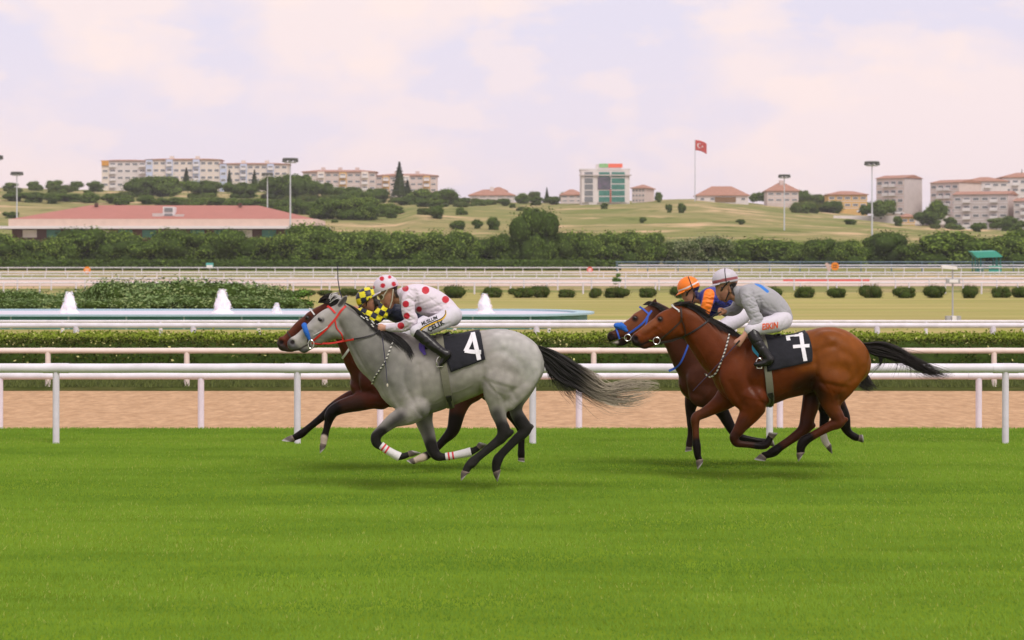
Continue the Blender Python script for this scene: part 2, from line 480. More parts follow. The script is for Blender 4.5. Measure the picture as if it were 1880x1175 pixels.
# grass blades on the near turf: nobody could count them, so one object
def grass(n, d0, d1, hmin, hmax, wid, seed, name, label, zb=0.0, tint=None):
    q = np.random.default_rng(seed)
    d = np.sqrt(q.uniform(d0*d0, d1*d1, n)); x = q.uniform(-1, 1, n)*(0.245*d + 0.6)
    def vn(sx, sd, sh):
        T = np.random.default_rng(seed+sh).random((256, 256)); a_, b_ = x/sx+500, d/sd+500
        i, j = np.floor(a_).astype(int), np.floor(b_).astype(int); fx, fy = a_-i, b_-j; fx = fx*fx*(3-2*fx); fy = fy*fy*(3-2*fy)
        g = lambda p, r: T[p % 256, r % 256]
        return (g(i, j)*(1-fx)+g(i+1, j)*fx)*(1-fy) + (g(i, j+1)*(1-fx)+g(i+1, j+1)*fx)*fy
    u = (vn(1.7, .55, 1)-.5)*2; u2 = (vn(.45, .22, 2)-.5)*2; u3 = (vn(7, 1.3, 3)-.5)*2
    h = q.uniform(hmin, hmax, n)*(1+0.20*u2+0.15*u); th = q.normal(0, .45, n); ln = np.stack([q.normal(0, .45, n), q.uniform(.15, 1.3, n)])*h
    if tint: u = u*.5
    w = wid*q.uniform(.6, 1.3, n)
    dx, dy = np.cos(th)*w/2, np.sin(th)*w/2
    z0 = np.zeros(n)-0.002+zb; h = h + zb
    V = np.empty((n, 3, 3), np.float32)
    V[:, 0] = np.stack([x-dx, d-dy, z0], 1); V[:, 1] = np.stack([x+dx, d+dy, z0], 1); V[:, 2] = np.stack([x+ln[0], d+ln[1], h], 1)
    base = np.array([0.150, 0.257, 0.021]); dry = np.array([0.26, 0.31, 0.06]); deep = np.array([0.093, 0.180, 0.014])
    t = q.random(n)[:, None]; s_ = np.clip(0.58+0.42*u+0.28*u2+0.45*u3+q.normal(0, .12, n), 0, 1)[:, None]
    c = deep*(1-s_)+base*s_; c = np.where(t > 0.965 - 0.05*u3[:, None], dry, c)*q.uniform(.93, 1.07, n)[:, None]
    if tint: c = np.array(tint)*q.uniform(.6, 1.4, n)[:, None]
    me = np_mesh(name, V.reshape(-1, 3), np.arange(3*n).reshape(n, 3), False, np.repeat(c, 3, axis=0))
    o = link(name, me, M_BLADE)
    prop(o, label, 'grass', kind='stuff'); return o
M_BLADE = mat('grass_blade', attr=True, rough=0.7, spec=0.08)
grass(26000, 52.5, 56.2, 0.05, 0.20, 0.022, 4, 'grass', 'rough grass tufts on the verge below the hedge', -0.32, (0.075,0.092,0.024))
grass(430000, 13.8, 34.0, 0.010, 0.030, 0.009, 3, 'grass', 'short bright green turf under the galloping horses')

# ------------------------------------------------------------------ running rails
M_RAILW = mat('white_rail_plastic', (0.75,0.72,0.78), color2=(0.66,0.63,0.67), rough=0.42, var=0.07, vscale=2.2, spec=0.45)
M_POSTW = mat('white_rail_post', (0.70,0.66,0.73), rough=0.42, var=0.08, vscale=5, spec=0.4)
M_RAILC = mat('cream_rail_paint', (0.74,0.64,0.58), rough=0.5, var=0.07, vscale=3)
M_STEELG = mat('galvanised_post_top', (0.40,0.41,0.38), rough=0.4, metal=0.3)
def rail_fence(label, d, top_py, rad, post_px, post_r, mats, gz=None, name='running_rail', lower=(), overhang=0.0, x_px=(-260, 2140), group='white running rails', seg=3):
    zt = zpx(top_py, d) - rad; xa, xb = wpx(x_px[0], d), wpx(x_px[1], d)
    root = empty(name, ((xa+xb)/2, d, 0), label, 'rail', group)
    n = 40; R0 = root.location
    def bar(z, r, nm='rail'):
        # the rail sags and joins very slightly
        pts = [(xa+(xb-xa)*i/n - R0.x, 0.006*math.sin(i*1.7), z + 0.35*r*0.25*mnoise.noise((i*0.7, d, 1))) for i in range(n+1)]
        MB().tube(pts, r, 10).build(nm, mats[0], root, True)
    bar(zt, rad)
    if d < 60:
        for p in post_px: x_ = wpx(p, d)-R0.x; MB().tube([(x_-.16, 0, zt), (x_+.16, 0, zt)], rad*1.03, 12).build('joint_sleeve', mats[0], root, True)
    for py, r in lower: bar(zpx(py, d), r)
    pm = None
    for p in post_px:
        g0 = gz if gz is not None else G(wpx(p, d), d)
        if pm is None:
            mb = MB(); mb.lathe([(post_r, 0), (post_r, zt-g0-rad*0.4)], 10)
            if overhang: mb.tube([(0,0,zt-g0-rad*0.5), (0, 0, zt-g0)], post_r*0.9, 8)
            pm = mb.mesh('post', True); pm.materials.append(mats[1])
        o = link('post', pm, None, root); o.location = (wpx(p, d)-R0.x, rad*0.6 if overhang else 0, g0)
    return root
rail_fence('nearest white rail along the turf edge, with the thickest tube', 31.0, 667, 0.062, [-332,103,546,978,1413,1846,2280], 0.043, (M_RAILW, M_POSTW), 0.0)
rail_fence('second white rail, standing on the near side of the sand track', 36.9, 684, 0.052, [-366,0-0,369,698,1063,1432,1797,2160], 0.048, (M_RAILW, M_POSTW), -0.42)
rail_fence('cream rail on the far side of the sand track in front of the hedge', 52.9, 638.5, 0.062, [-165,88,343,596,850,1090,1330,1576,1825,2080], 0.060, (M_RAILC, M_RAILC), -0.36)
rail_fence('white rail just behind the clipped hedge', 63.4, 592.5, 0.072, [-290,-75,140,355,570,782,985,1200,1405,1610,1823,2036], 0.082, (M_RAILW, M_POSTW), -0.3)
rail_fence('thin white rail in front of the pool wall', 76.0, 587.5, 0.045, [-240,-65,115,295,475,655,835,1008,1180,1350,1525,1700,1880,2060], 0.055, (M_RAILW, M_POSTW), -0.1)
far_posts = lambda a, st: list(np.arange(a, 2000, st))
rail_fence('lower white rail at the near edge of the far track', 200.0, 517.5, 0.065, far_posts(-60, 66.5), 0.065, (M_RAILW, M_POSTW), None)
rail_fence('double white rail along the far track', 216.0, 509.5, 0.085, far_posts(-30, 62), 0.06, (M_RAILW, M_POSTW), None)
rail_fence('white rail on the far side of the far track', 330.0, 499, 0.085, far_posts(-40, 41), 0.06, (M_RAILW, M_POSTW), None)
rail_fence('white rail in front of the dark far hedge', 345.0, 503.5, 0.08, far_posts(-22, 80), 0.05, (M_RAILW, M_POSTW), None)
rail_fence('farthest thin white rail below the row of trees', 385.0, 490.5, 0.085, far_posts(-20, 35), 0.06, (M_RAILW, M_POSTW), None)

# ------------------------------------------------------------------ foliage
def leaf_mat(name, rough=0.9): return mat(name, attr=True, rough=rough, spec=0.0)
M_LEAF = leaf_mat('leaves')
M_BARK = mat('bark', (0.09,0.065,0.045), rough=0.9, var=0.3, vscale=4, bump=0.6, bscale=12)
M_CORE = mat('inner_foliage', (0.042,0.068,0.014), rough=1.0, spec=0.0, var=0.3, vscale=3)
def leaf_cloud(centres, radii, n, leaf, cols, seed, squash=0.85, up=0.25, shell=0.55):
    """n small leaf faces spread through overlapping clumps"""
    q = np.random.default_rng(seed); centres = np.array(centres); radii = np.array(radii)
    pr = radii**2; ci = q.choice(len(centres), n, p=pr/pr.sum())
    v = q.normal(size=(n, 3)); v /= np.linalg.norm(v, axis=1)[:, None]
    r = radii[ci]*(shell + (1-shell)*q.random(n)**0.6)*q.uniform(.74, 1.26, n)
    P = centres[ci] + v*r[:, None]*np.array([1, 1, squash])
    nr = v*1.5 + q.normal(0, .55, (n, 3)); nr[:, 2] += up; nr /= np.linalg.norm(nr, axis=1)[:, None]
    a = np.cross(nr, q.normal(size=(n, 3))); a /= np.linalg.norm(a, axis=1)[:, None]; b_ = np.cross(nr, a)
    s_ = leaf*q.uniform(.6, 1.4, n)[:, None]
    V = np.stack([P-a*s_, P+b_*s_*.62, P+a*s_, P-b_*s_*.62], 1).reshape(-1, 3)
    cc = np.array(cols)[q.integers(0, len(cols), len(centres))][ci]*q.uniform(.72, 1.28, n)[:, None]
    return V, np.arange(4*n).reshape(n, 4), np.repeat(cc, 4, axis=0)
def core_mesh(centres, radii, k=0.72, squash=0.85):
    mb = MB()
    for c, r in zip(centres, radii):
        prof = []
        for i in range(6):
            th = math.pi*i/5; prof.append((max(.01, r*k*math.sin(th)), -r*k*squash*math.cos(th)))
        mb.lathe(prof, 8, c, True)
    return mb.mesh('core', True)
def trunk_mesh(h, r, limbs, seed):
    q = random.Random(seed); mb = MB()
    mb.tube([(0,0,-0.3),(q.uniform(-.1,.1)*h*.2,0,h*.35),(q.uniform(-.1,.1)*h*.4,q.uniform(-.1,.1)*h*.3,h*.8)], [r, r*.75, r*.35], 7)
    for c in limbs:
        mb.tube([(0,0,h*q.uniform(.25,.45)), (c[0]*.45, c[1]*.45, (h*.4+c[2])*.5), (c[0]*.9, c[1]*.9, c[2])], [r*.45, r*.3, r*.1], 5)
    return mb.mesh('trunk', True)
GREENS = [(0.115,0.18,0.030),(0.145,0.215,0.036),(0.175,0.25,0.045),(0.095,0.150,0.026),(0.195,0.27,0.055)]
DARKG = [(0.062,0.102,0.022),(0.076,0.122,0.025),(0.094,0.145,0.028)]
TREES = {}
def make_kind(key, wid, hgt, nclump, nleaf, leaf, cols, seed, base=0.25, trunk=True, core=0.70, squash=0.85, shell=.55, rmul=1.0):
    q = random.Random(seed); C = []; Rr = []
    for i in range(nclump):
        t = i/max(1, nclump-1); z = hgt*(base + (0.90-base)*q.random()); prof = math.sqrt(max(0.05, 1-((z/hgt-0.50)/0.55)**2))
        a = q.uniform(0, 6.28); rr = wid/2*prof*math.sqrt(q.random())*0.78
        r = wid*q.uniform(.15, .25)*(0.75+0.4*prof)*rmul
        C.append((rr*math.cos(a), rr*math.sin(a), min(z, hgt-r*.8))); Rr.append(r)
    V, Q, c = leaf_cloud(C, Rr, nleaf, leaf, cols, seed, squash, shell=shell)
    cm = np_mesh('crown', V, Q, False, c); cm.materials.append(M_LEAF)
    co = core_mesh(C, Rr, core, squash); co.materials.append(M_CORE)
    tm = trunk_mesh(hgt*.8, max(.05, wid*.028), C[:5], seed) if trunk else None
    if tm: tm.materials.append(M_BARK)
    TREES[key] = (cm, co, tm, wid, hgt)
def make_conifer(key, wid, hgt, nleaf, leaf, cols, seed):
    q = np.random.default_rng(seed); rows = []
    n = nleaf; t = q.random(n)**1.25; tier = np.floor(t*11)/11; fr = (t*11) % 1
    r = wid/2*(1-t)*(0.55+0.55*(1-fr))*np.sqrt(q.random(n))**.6*(1+.22*np.sin(5*q.random(n)*6.28)); a = q.uniform(0, 6.28, n)
    P = np.stack([r*np.cos(a), r*np.sin(a), hgt*(.05+.95*t) - r*.22], 1)
    nr = q.normal(0, .6, (n, 3)); nr[:, 2] += 1; nr /= np.linalg.norm(nr, axis=1)[:, None]
    A = np.cross(nr, q.normal(size=(n, 3))); A /= np.linalg.norm(A, axis=1)[:, None]; B = np.cross(nr, A); s_ = leaf*q.uniform(.6, 1.4, n)[:, None]
    V = np.stack([P-A*s_, P+B*s_*.5, P+A*s_, P-B*s_*.5], 1).reshape(-1, 3)
    cc = np.array(cols)[q.integers(0, len(cols), n)]*q.uniform(.7, 1.3, n)[:, None]
    cm = np_mesh('crown', V, np.arange(4*n).reshape(n, 4), False, np.repeat(cc, 4, axis=0)); cm.materials.append(M_LEAF)
    mb = MB(); mb.lathe([(wid*.30, hgt*.08), (wid*.2, hgt*.4), (wid*.08, hgt*.75), (.02, hgt*.95)], 8); co = mb.mesh('core', True); co.materials.append(M_CORE)
    tm = MB().tube([(0,0,-.3),(0,0,hgt*.9)], [wid*.03, wid*.008], 6).mesh('trunk', True); tm.materials.append(M_BARK)
    TREES[key] = (cm, co, tm, wid, hgt)
for i in range(4): make_kind('broad%d' % i, 10, 7.5, 30, 5200, 0.21, GREENS, 11+i, base=.16)
for i in range(3): make_kind('dense%d' % i, 10, 7.5, 30, 5200, 0.20, DARKG+GREENS[:2], 31+i, base=.10)
make_kind('pale0', 10, 6.5, 24, 3600, 0.20, [(0.20,0.235,0.12),(0.24,0.27,0.14),(0.17,0.21,0.09)], 41, base=.14, core=.6)
for i in range(3): make_kind('shrub%d' % i, 1.7, 0.9, 18, 2400, 0.042, [(0.085,0.105,0.026),(0.10,0.118,0.030),(0.12,0.118,0.040)], 51+i, base=.10, trunk=False, core=.72, rmul=1.25)
for i in range(3): make_kind('juniper%d' % i, 4.0, 1.5, 34, 6500, 0.062, [(0.15,0.225,0.085),(0.19,0.265,0.105),(0.12,0.185,0.066),(0.23,0.28,0.115)], 61+i, base=.10, trunk=False, core=.66, squash=.7, shell=.4)
make_kind('bright0', 1.6, 1.3, 10, 800, 0.07, [(0.10,0.20,0.035),(0.13,0.24,0.045)], 71, base=.15, trunk=False)
for i in range(2): make_conifer('conifer%d' % i, 6.0, 13.0, 1700, 0.30, [(0.055,0.085,0.045),(0.070,0.10,0.052),(0.045,0.070,0.040)], 81+i)

def plant(kind, name, px, top_py, d, wpx_, label, cat, group, base_py=None, gz=None, name_parts=True):
    cm, co, tm, w0, h0 = TREES[kind]; s_ = F/d; x = wpx(px, d)
    z0 = G(x, d) if gz is None else gz
    if base_py is not None: z0 = zpx(base_py, d)
    h = zpx(top_py, d) - z0; w = wpx_/s_
    root = empty(name, (x, d, z0), label, cat, group)
    root.scale = (w/w0, w/w0, h/h0); root.rotation_euler.z = rng.uniform(0, 6.28)
    a = link('crown', cm, None, root); b_ = link('foliage_mass', co, None, a)
    if tm: link('trunk', tm, None, root)
    return root

# row of trees behind the far rails
ROW = [(-30,428,120),(45,436,100),(100,440,90),(160,417,120),(212,419,100),(262,432,90),(318,424,110),(372,428,90),(425,419,105),(476,430,90),(530,426,80),(566,413,105),(616,418,95),(662,424,85),(706,426,90),(752,418,100),(800,420,90),(845,421,95),(890,432,80),(930,428,70),
       (980,385,96),(1022,430,80),(1062,428,85),(1105,420,95),(1152,424,85),(1192,429,75),(1245,436,90),(1300,432,90),(1345,441,75),(1410,429,120),(1470,446,70),(1512,442,75),(1560,441,90),(1628,429,105),(1682,444,75),(1745,424,130),(1802,436,100),(1850,430,100),(1905,424,110)]
KINDS_ROW = ['broad0','broad1','dense0','broad2','broad3','dense1','broad1']
def nth(i):
    w_ = ['first','second','third','fourth','fifth','sixth','seventh','eighth','ninth','tenth','eleventh','twelfth','thirteenth','fourteenth','fifteenth','sixteenth','seventeenth','eighteenth','nineteenth','twentieth']
    return w_[i]
NL = 20
for i, (px, ty, w_) in enumerate(ROW):
    kind = KINDS_ROW[(i*3+i//4) % 7]
    if px in (1245, 1300): kind = 'pale0'
    if px == 980: lab = 'tallest bushy tree of the row behind the far rails, right of the middle'
    elif px in (1245, 1300): lab = 'pale greyish green tree in the row behind the far rails, %s' % ('the left one' if px == 1245 else 'the right one')
    elif i < 20: lab = '%s tree from the left end of the row behind the far rails' % nth(i)
    else: lab = '%s tree from the right end of the row behind the far rails' % nth(len(ROW)-1-i)
    plant(kind, 'tree', px, ty + rng.uniform(-7, 8), 425 + rng.uniform(-6, 16), w_*rng.uniform(.95, 1.25), lab, 'tree', 'row of trees behind the far rails', base_py=489)

# clipped hedges
def hedge(name, label, x0, x1, prof, nleaf, leaf, cols, flowers=0, seed=5, lit_top=True):
    """prof: (d, z) outline front bottom -> front top -> back"""
    root = empty(name, ((x0+x1)/2, prof[0][0], prof[0][1]), label, 'hedge'); q = np.random.default_rng(seed)
    P = np.array(prof); n = 50; V = []
    for i in range(n+1):
        x = x0+(x1-x0)*i/n
        for (d, z) in prof: V.append((x, d+0.12*mnoise.noise((x*.8, d*.5, z)), z-0.05+0.05*mnoise.noise((x*1.3, d, z*3))))
    m = len(prof); Fs = [(i*m+j, i*m+j+1, (i+1)*m+j+1, (i+1)*m+j) for i in range(n) for j in range(m-1)]
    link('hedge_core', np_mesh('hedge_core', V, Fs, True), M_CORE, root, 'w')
    sl = np.hypot(np.diff(P[:, 0]), np.diff(P[:, 1])); cs = np.concatenate([[0], np.cumsum(sl)])
    # more leaves where the outline faces the viewer
    t = q.uniform(0, cs[-1], nleaf); x = q.uniform(x0, x1, nleaf)
    d = np.interp(t, cs, P[:, 0]); z = np.interp(t, cs, P[:, 1])
    lump = 0.5*np.sin(x*2.3+np.sin(x*.9)*2)+0.5*np.sin(x*5.1+z*4)
    off = q.normal(0, .05, nleaf) + 0.035*lump
    pt = np.stack([x, d-off*0.7+q.normal(0, .03, nleaf), z+off*0.8], 1)
    nr = q.normal(0, .8, (nleaf, 3)); nr[:, 2] += .5; nr[:, 1] -= .3; nr /= np.linalg.norm(nr, axis=1)[:, None]
    A = np.cross(nr, q.normal(size=(nleaf, 3))); A /= np.linalg.norm(A, axis=1)[:, None]; B = np.cross(nr, A); s_ = leaf*q.uniform(.6, 1.4, nleaf)[:, None]
    V = np.stack([pt-A*s_, pt+B*s_*.6, pt+A*s_, pt-B*s_*.6], 1).reshape(-1, 3)
    cc = np.array(cols)[q.integers(0, len(cols), nleaf)]*q.uniform(.7, 1.3, nleaf)[:, None]
    # daylight on the hedge top is painted into the leaf colour
    top_light = np.clip((t-cs[-1]*0.30)/(cs[-1]*0.12), 0, 1)[:, None]*q.uniform(.4, 1, nleaf)[:, None]
    if lit_top: cc = cc*(1-top_light) + np.array([0.25,0.33,0.040])*top_light
    if flowers:
        k = q.random(nleaf) < flowers*(0.4+np.clip(np.sin(x*1.1+2*np.sin(x*.37)), 0, 1)); cc[k] = np.array([0.52,0.50,0.20])
    o = link('leaves', np_mesh('leaves', V, np.arange(4*nleaf).reshape(nleaf, 4), False, np.repeat(cc, 4, axis=0)), M_LEAF, root, 'w'); o['kind'] = 'stuff'
    return root
hedge('hedge', 'long clipped hedge with pale blossom behind the cream rail', -16, 16, [(56.0,-.40),(55.9,.05),(56.0,.49),(56.5,.56),(58,.58),(60.2,.62)], 70000, 0.034, [(0.052,0.072,0.012),(0.068,0.090,0.015),(0.040,0.054,0.012),(0.085,0.085,0.024)], 0.05)
hedge('hedge', 'low dark hedge under the row of trees, left of the blue railing', wpx(-200, 405), wpx(1140, 405), [(404,1.4),(403.8,2.2),(404,zpx(480,405)),(406,zpx(478,405))], 9000, 0.28, DARKG, 0.0, 6, False)
# juniper mass behind the pool
JUN = [(30,527,120),(95,534,130),(165,527,150),(215,507,120),(262,516,160),(318,505,170),(372,508,180),(430,514,170),(478,520,130),(70,545,150),(180,545,170),(290,540,180),(390,542,190),(470,540,150),(520,548,90)]
PL = ['far left end','left end, beside the first jet','left part, behind the first jet','left part, the tallest knob','middle left','middle, the highest mound','middle, right of the highest mound','right part','right end, upper','front row, far left','front row, second from left','front row, third from left','front row, right of the tall jet','front row, second from right','front row, right end']
for i, (px, ty, w_) in enumerate(JUN):
    plant('juniper%d' % (i % 3), 'juniper_shrub', px, ty, 103 + (12 if i < 9 else 2) + rng.uniform(-2, 2), w_*1.1, 'spreading juniper behind the pool: %s of the mass' % PL[i], 'shrub', 'junipers behind the fountain pool', base_py=575)
plant('bright0', 'shrub', 545, 530, 112, 70, 'bright green leafy shrub at the right end of the junipers', 'shrub', None, base_py=572)
plant('bright0', 'shrub', 1256, 536, 105, 50, 'bright green plant half hidden behind the horse numbered 7', 'shrub', None, base_py=570)
plant('bright0', 'shrub', 1130, 501, 214, 26, 'small green bush standing against the far white rails', 'shrub', None, base_py=522)
# row of small round shrubs on the infield
SH = [(560,532,40),(598,533,34),(640,528,36),(668,530,30),(832,523,50),(902,524,44),(958,524,52),(990,525,34),(1040,528,36),(1093,527,28),(1131,525,44),(1190,525,40),(1248,524,36),(1418,526,34),(1476,525,36),(1537,525,34),(1598,524,46),(1659,524,48),(1717,522,38),(1779,521,38),(1838,527,40),(1876,524,34)]
for i, (px, ty, w_) in enumerate(SH):
    lab = ('%s round shrub from the left in the row on the infield' % nth(i)) if i < 11 else ('%s round shrub from the right in the row on the infield' % nth(len(SH)-1-i))
    plant('shrub%d' % (i % 3), 'shrub', px, ty + rng.uniform(-2.5, 3), 172 + (6 if px < 700 else 0) + rng.uniform(-2, 2), w_*rng.uniform(.82, 1.08), lab, 'shrub', 'round shrubs on the infield', base_py=546 if px > 700 else 542)

# ------------------------------------------------------------------ fountain pool
M_TEAL = mat('teal_pool_wall', (0.045,0.20,0.19), color2=(0.06,0.26,0.27), rough=0.5, var=0.2, vscale=0.8)
M_RIM = mat('pale_pool_rim', (0.34,0.50,0.56), rough=0.5, var=0.06, vscale=2)
M_WATER = mat('pool_water', (0.60,0.58,0.66), rough=0.55, spec=0.3, bump=0.25, bscale=3.0)  # pale lilac base colour stands in for the sky's reflection
M_FOAMW = mat('foaming_water', (0.86,0.83,0.86), rough=0.9, spec=0.2)
M_FOAMW.node_tree.nodes['Principled BSDF'].inputs['Subsurface Weight'].default_value = 0.3
def pool_outline(off, n=24):
    d0, d1, xl, xr = 85-off, 97+off, wpx(-420, 88), wpx(1086, 86)+off
    pts = [(xl, d0), (xr-3.0, d0)] + [(xr-3.0+3.0*math.sin(math.pi/2*i/n), (d0+d1)/2 - (d1-d0)/2*math.cos(math.pi/2*i/n)) for i in range(1, n+1)]
    pts += [(xr-3.0+3.0*math.cos(math.pi/2*i/n), (d0+d1)/2 + (d1-d0)/2*math.sin(math.pi/2*i/n)) for i in range(1, n+1)] + [(xl, d1)]
    return pts
def ring_wall(o_out, o_in, z0, z1):
    A, B = pool_outline(o_out), pool_outline(o_in); n = len(A); mb = MB(); vs = []; fs = []
    for (x, y), (u, v) in zip(A, B): vs += [(x,y,z0),(x,y,z1),(u,v,z1),(u,v,z0)]
    for i in range(n):
        j = (i+1) % n
        for a in range(4): fs.append((i*4+a, j*4+a, j*4+(a+1)%4, i*4+(a+1)%4))
    return mb.add(vs, fs)
pool = empty('fountain_pool', (wpx(500, 88), 90, 0.1), 'long raised fountain pool with teal wall and pale rim', 'pool')
zr_ = zpx(578, 85)
ring_wall(0.0, -0.35, -0.2, zr_-0.055).build('wall', M_TEAL, pool, False, 'w')
ring_wall(0.26, -0.40, zr_-0.055, zr_+0.01).build('rim', M_RIM, pool, False, 'w')
mb = MB(); O = pool_outline(-0.38); mb.add([(x, y, zr_-0.05) for x, y in O], [tuple(range(len(O)))]); mb.build('water', M_WATER, pool, False, 'w')
# wall panels seams
for i, px in enumerate(range(20, 1080, 106)):
    x = wpx(px, 85); MB().box(x-0.03, x+0.03, 84.985, 85.0, -0.1, zr_-0.06).build('seam', M_RIM, pool, False, 'w')
def jet(px, top, wid, label, seed):
    d = 91.0; s_ = F/d; h = zpx(top, d)-zr_+0.05; q = np.random.default_rng(seed); r0 = wid/s_/2
    C = []; Rr = []
    root = empty('water_jet', (wpx(px, d), d, zr_-0.05), label, 'fountain', 'foaming water jets in the pool')
    n = 26; m = 22; V = []; Fs = []
    for i in range(m+1):
        t = i/m; r = r0*(1-t**2.2)**0.6*(0.95-0.25*t) + (r0*.25*(1-t*6) if t < .16 else 0)
        for j in range(n):
            a = 2*math.pi*j/n; k_ = 1 + 0.34*mnoise.noise((math.cos(a)*2+seed, math.sin(a)*2, t*4*h)) + 0.18*mnoise.noise((math.cos(a)*6, math.sin(a)*6+seed, t*12*h))
            V.append((r*k_*math.cos(a), r*k_*math.sin(a), h*t*(1+0.03*math.sin(a*3))))
    for i in range(m):
        for j in range(n): Fs.append((i*n+j, i*n+(j+1)%n, (i+1)*n+(j+1)%n, (i+1)*n+j))
    link('column', np_mesh('column', V, Fs, True), M_FOAMW, root)
    k = 420; a = q.uniform(0, 6.28, k); t = q.random(k)**.8; r = r0*(1.05-.75*t)*q.uniform(.8, 1.30, k)
    P = np.stack([r*np.cos(a), r*np.sin(a), h*t*1.05], 1); s2 = q.uniform(.006, .020, k)[:, None]
    dirs = np.array([(1,0,0),(0,1,0),(-1,0,0),(0,-1,0),(0,0,1),(0,0,-1)])
    V = (P[:, None, :] + dirs[None]*s2[:, None, :]).reshape(-1, 3)
    f8 = np.array([(0,1,4),(1,2,4),(2,3,4),(3,0,4),(1,0,5),(2,1,5),(3,2,5),(0,3,5)])
    Fq = (np.arange(k)[:, None, None]*6 + f8[None]).reshape(-1, 3)
    o = link('spray', np_mesh('spray', V, Fq, True), M_FOAMW, root); o['kind'] = 'stuff'
jet(127, 537, 30, 'foaming water jet at the far left of the pool', 1); jet(408, 532, 33, 'tall foaming water jet in the left half of the pool', 2)
jet(890, 540, 28, 'foaming water jet right of the spotted rider', 3); jet(508, 557, 16, 'small low water jet between the tall jet and the horses', 4); jet(612, 552, 18, 'small water jet partly hidden behind the heads of the left horses', 5)

# ------------------------------------------------------------------ things along the far track
M_ORG = mat('orange_sign', (0.80,0.24,0.01), rough=0.5, var=0.05, vscale=2); M_GREYP = mat('grey_post', (0.38,0.38,0.39), rough=0.5, var=0.1, vscale=2)
M_TSIGN = mat('teal_sign', (0.10,0.42,0.40), rough=0.5); M_RSIGN = mat('red_sign', (0.68,0.12,0.10), rough=0.5); M_WSIGN = mat('white_sign', (0.78,0.76,0.76), rough=0.5)
M_TGREEN = mat('green_canopy', (0.05,0.36,0.27), rough=0.6, var=0.12, vscale=1.5); M_TGREEN2 = mat('green_booth', (0.02,0.17,0.14), rough=0.6, var=0.12, vscale=1.5)
M_BLUEF = mat('blue_grey_railing', (0.10,0.17,0.22), rough=0.5)
def disc_sign(name, label, px, py, r, d, material, face=None):
    root = empty(name, (wpx(px, d), d, G(wpx(px, d), d)), label, 'sign'); k = d/F; z = zpx(py, d)-root.location.z
    mb = MB(); n = 20
    vs = [(r*k*math.cos(2*math.pi*i/n), y, z + r*k*math.sin(2*math.pi*i/n)) for y in (-.04, .04) for i in range(n)]
    mb.add(vs, [tuple(range(n)), tuple(range(2*n-1, n-1, -1))] + [(i, n+i, n+(i+1)%n, (i+1)%n) for i in range(n)]); mb.build('disc', material, root)
    MB().tube([(0, .08, 0), (0, .08, z+r*k*.4)], .07, 6).build('post', M_GREYP, root)
    if face: face(root, z, k, r)
    return root
def two_marks(mcol):
    def f_(root, z, k, r):
        for a, b_ in ((-.35, .25), (.15, -.25)):
            MB().box(-.5*r*k, .5*r*k, -.055, -.041, z+b_*r*k-.06, z+b_*r*k+.06).build('mark', mcol, root)
    return f_
disc_sign('sign', 'round orange marker sign on the far rail at the left', 160, 496, 6.5, 372, M_ORG, two_marks(M_RAILC))
disc_sign('sign', 'round orange marker sign on the far rail at the right', 1533, 489, 7.5, 372, M_ORG, two_marks(M_BRLEA))
disc_sign('sign', 'small red and white marker on the far rail in the middle', 1083, 495.5, 5.5, 372, M_RSIGN, two_marks(M_WSIGN))
r_ = empty('sign', (wpx(385, 372), 372, G(0, 372)), 'small teal and white sign on the far rail at the left', 'sign')
z_ = zpx(488, 372)-r_.location.z
MB().box(-.55,.55,-.05,.05,z_-.15,z_+.45).build('panel', M_TSIGN, r_); MB().box(-.45,.45,-.08,-.055,z_-.35,z_+.12).build('plate', M_WSIGN, r_); MB().tube([(0,.1,0),(0,.1,z_)], .07, 6).build('post', M_GREYP, r_)
# pale horsehead shaped marker by the right-hand sign
r_ = empty('marker_post', (wpx(1520, 374), 374, G(0, 374)), 'pale pink marker post beside the right orange sign', 'marker'); z_ = zpx(494, 374)-r_.location.z
MB().prism([(-.5,z_+.7),(-.2,z_+1.0),(.15,z_+.8),(.45,z_+.1),(.30,z_-.6),(-.05,z_-.2),(-.2,z_+.35)], -.06, .06).build('panel', mat('pale_pink', (0.62,0.45,0.40), rough=.7), r_); MB().tube([(.15,.1,0),(.15,.1,z_)], .07, 6).build('post', M_GREYP, r_)
# red kerb strip on far track
prop(MB().box(wpx(1438, 300), wpx(1596, 300), 299.8, 300.2, .78, 1.02).build('barrier', M_RSIGN), 'long low red barrier lying on the far track', 'barrier')
# blue railing at the right
rb = empty('railing', (wpx(1510, 398), 398, 1.9), 'blue grey railing in front of the trees on the right', 'railing')
for py, r0 in ((481, .10), (485.5, .05), (490, .05)): MB().tube([(wpx(1130,398), 398, zpx(py,398)), (wpx(2000,398), 398, zpx(py,398))], r0, 6).build('bar', M_BLUEF, rb, True, 'w')
MB().tube([(wpx(1135,397), 397, zpx(487,397)), (wpx(2000,397), 397, zpx(487,397))], .09, 6).build('bar', M_RAILW, rb, True, 'w')
for px in range(1133, 2000, 56): MB().tube([(wpx(px,398), 398.15, 1.6), (wpx(px,398), 398.15, zpx(479.5,398))], .11, 6).build('post', M_BLUEF, rb, True, 'w')
